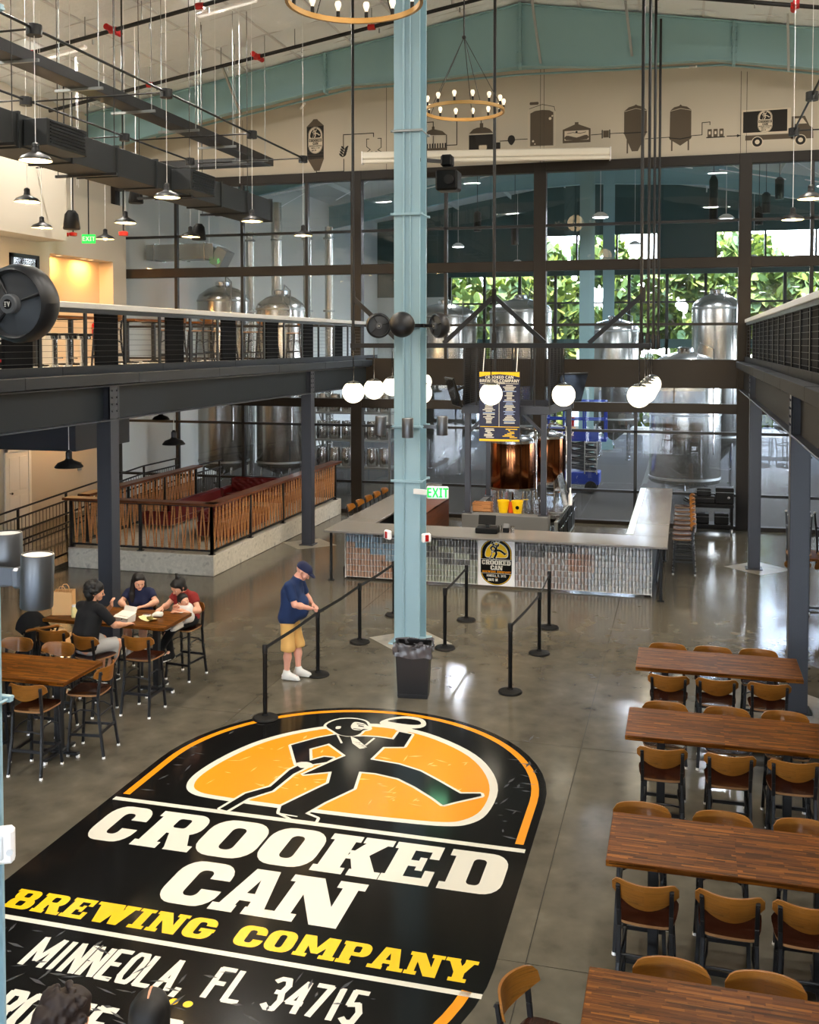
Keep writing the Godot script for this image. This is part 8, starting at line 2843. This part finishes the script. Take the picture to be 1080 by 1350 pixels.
func build_table_things():
	# kraft bags, jar, takeout box, papers, wrist things on the table; the stroller at its left end
	var m := M.new()
	var t := thing("paper_bag", "brown kraft paper bag with twisted handles standing on the table", "bag", V(-8.72, 1.05, -12.98), 0.25)
	m.s.set_smooth_group(-1)
	var w := 0.145
	var d := 0.085
	var lo := [V(-w, 0, d), V(w, 0, d), V(w, 0, -d), V(-w, 0, -d)]
	var mid := [V(-w, 0.16, d + 0.006), V(w * 1.02, 0.15, d), V(w * 0.94, 0.15, 0), V(w * 1.0, 0.16, -d), V(-w, 0.16, -d), V(-w * 0.95, 0.15, 0)]
	var hi := [V(-w, 0.34, d * 0.9), V(w * 1.02, 0.335, d), V(w * 0.86, 0.34, 0), V(w, 0.35, -d), V(-w, 0.345, -d), V(-w * 0.88, 0.34, 0)]
	var lo6 := [lo[0], lo[1], V(w, 0, 0), lo[2], lo[3], V(-w, 0, 0)]
	for i in 6:
		var j := (i + 1) % 6
		m.qo(lo6[i], lo6[j], mid[j], mid[i], lo6[i] + lo6[j])
		m.qo(mid[i], mid[j], hi[j], hi[i], lo6[i] + lo6[j])
	m.qo(lo[0], lo[1], lo[2], lo[3], Vector3.DOWN)
	part(t, "sack", m, mat("kraft"))
	for s in [-1.0, 1.0]:
		m = M.new()
		m.path([V(-0.05, 0.3, s * d * 0.95), V(-0.05, 0.37, s * d * 0.9), V(-0.03, 0.415, s * d * 0.85), V(0.02, 0.42, s * d * 0.85), V(0.05, 0.38, s * d * 0.9), V(0.055, 0.3, s * d * 0.95)], 0.006, 6)
		part(t, "handle", m, mat("kraft"))
	t = thing("paper_bag", "flattened kraft paper bag lying on the stool seat", "bag", V(-8.36, 0.775, -12.3), 0.6)
	m = M.new()
	m.grid(12, 10, func(a: float, b: float): return V((a - 0.5) * 0.36, 0.012 + 0.12 * b * b + 0.02 * sin(a * 9.0 + b * 5.0), (0.5 - b) * 0.36), Vector3.UP)
	m.grid(12, 10, func(a: float, b: float): return V((a - 0.5) * 0.36, 0.0 + 0.03 * b + 0.008 * sin(a * 7.0), (0.5 - b) * 0.36), Vector3.DOWN)
	part(t, "sack", m, mat("kraft"))
	t = thing("jar", "pale yellow drink jar beside the kraft bag", "jar", V(-8.47, 1.05, -12.86))
	m = M.new()
	m.lathe([Vector2(0, 0), Vector2(0.04, 0), Vector2(0.042, 0.12), Vector2(0.03, 0.15), Vector2(0.028, 0.16)], 16)
	part(t, "glass_body", m, mat("jar_yellow", Color(0.92, 0.87, 0.60), 0.3))
	m = M.new()
	m.lathe([Vector2(0.032, 0.15), Vector2(0.032, 0.18), Vector2(0, 0.182)], 16)
	part(t, "lid", m, mat("paper"))
	t = thing("takeout_box", "white folded takeout box with a small dark mark, before the woman in navy", "box", V(-7.64, 1.05, -12.85), -0.25)
	m = M.new()
	m.prism(PackedVector2Array([Vector2(-0.11, 0), Vector2(0.11, 0), Vector2(0.13, 0.1), Vector2(-0.13, 0.1)]), 0.15, Transform3D(Basis(), V(0, 0, -0.08)))
	part(t, "carton", m, mat("paper"))
	m = M.new()
	m.box(V(0.01, 0.104, 0.02), V(0.27, 0.006, 0.2), Basis(Vector3.RIGHT, 0.25), 0.002)
	m.box(V(0.01, 0.15, -0.09), V(0.24, 0.1, 0.005), Basis(Vector3.RIGHT, -0.4), 0.002)
	part(t, "flap", m, mat("paper"))
	m = M.new()
	m.flat(disc(0, 0, 0.012, 10), Transform3D(Basis(Vector3.RIGHT, 0.0), V(0.0, 0.05, 0.0712)))
	part(t, "mark", m, mat("print_black"))
	t = thing("food_paper", "yellowish wrapper sheet with food lying on the table's right half", "wrapper", V(-7.36, 1.052, -13.02), -0.5)
	m = M.new()
	m.grid(10, 8, func(a: float, b: float): return V((a - 0.5) * 0.3, 0.004 + 0.006 * sin(a * 8.0) * sin(b * 6.0) + 0.03 * pow(absf(a - 0.5) * 2, 4), (0.5 - b) * 0.17), Vector3.UP)
	part(t, "sheet", m, mat("paper_yellow", Color(0.93, 0.88, 0.64), 0.7))
	m = M.new()
	m.blob([limb(V(-0.03, 0.02, 0), V(0.06, 0.022, 0.01), 0.02, 0.025), limb(V(0.02, 0.03, -0.02), V(0.05, 0.035, -0.01), 0.018, 0.015)], 0.007)
	part(t, "snack", m, mat("snack", Color(0.45, 0.42, 0.18), 0.7))
	t = thing("napkin", "crumpled white napkin behind the yellow wrapper", "napkin", V(-7.32, 1.05, -13.2))
	m = M.new()
	m.blob([limb(V(-0.05, 0.02, 0), V(0.05, 0.03, 0.01), 0.03, 0.03), limb(V(0, 0.04, -0.02), V(0.06, 0.05, 0), 0.025, 0.02), limb(V(-0.06, 0.02, 0.03), V(-0.02, 0.05, 0.01), 0.02, 0.02)], 0.008, [[V(0, 0.0, 0), Vector3.DOWN]])
	part(t, "tissue", m, mat("paper"))
	t = thing("wallet", "small white and purple packet on the table left of the napkin", "packet", V(-7.47, 1.05, -13.14), 0.2)
	m = M.new()
	m.box(V(0, 0.016, 0), V(0.12, 0.032, 0.08), Basis(), 0.008)
	part(t, "packet_body", m, mat("paper"))
	m = M.new()
	m.box(V(0, 0.033, 0), V(0.09, 0.003, 0.04), Basis(), 0.001)
	part(t, "print_panel", m, mat("packet_purple", Color(0.32, 0.28, 0.48), 0.5))
	t = thing("stroller", "black folding stroller with a tan push handle beside the left table's end", "stroller", V(-9.1, 0, -12.75), 0.9)
	m = M.new()
	m.blob([limb(V(0, 0.5, 0.1), V(0, 0.5, -0.25), 0.17, 0.15), limb(V(-0.1, 0.55, 0.15), V(-0.1, 0.9, 0.28), 0.1, 0.08), limb(V(0.1, 0.55, 0.15), V(0.1, 0.9, 0.28), 0.1, 0.08)], 0.02)
	part(t, "seat", m, mat("black_cloth"))
	m = M.new()
	m.grid(14, 10, func(a: float, b: float):
		var th := a * PI
		return V(0.22 * cos(th), 0.88 + 0.24 * sin(th) * (0.4 + 0.6 * b), 0.32 - 0.36 * b), Vector3.UP)
	m.grid(14, 10, func(a: float, b: float):
		var th := a * PI
		return V(0.21 * cos(th), 0.88 + 0.23 * sin(th) * (0.4 + 0.6 * b), 0.32 - 0.36 * b), Vector3.DOWN)
	part(t, "canopy", m, mat("black_cloth"))
	m = M.new()
	for s in [-0.22, 0.22]:
		m.path([V(s, 0.14, -0.4), V(s, 0.5, -0.1), V(s, 0.75, 0.3), V(s, 0.98, 0.52)], 0.014)
		m.path([V(s, 0.12, 0.35), V(s, 0.5, 0.0)], 0.014)
	part(t, "frame", m, mat("black_steel"))
	m = M.new()
	m.path([V(-0.22, 0.98, 0.52), V(-0.2, 1.0, 0.55), V(0.2, 1.0, 0.55), V(0.22, 0.98, 0.52)], 0.022, 8)
	part(t, "push_handle", m, mat("chair_wood"))
	for p in [V(-0.24, 0.12, -0.4), V(0.24, 0.12, -0.4), V(-0.24, 0.12, 0.35), V(0.24, 0.12, 0.35)]:
		m = M.new()
		m.tube(p - V(0.02, 0, 0), p + V(0.02, 0, 0), 0.12, -1, 18)
		part(t, "wheel", m, mat("rubber"))

func _ready():
	setup()
	make_materials()
	build_shell()
	build_brewery()
	build_floor_emblem()
	build_mural()
	build_bar()
	build_globe_frame()
	build_platform()
	build_dining()
	build_left_wall()
	build_queue()
	build_ceiling_things()
	build_people()
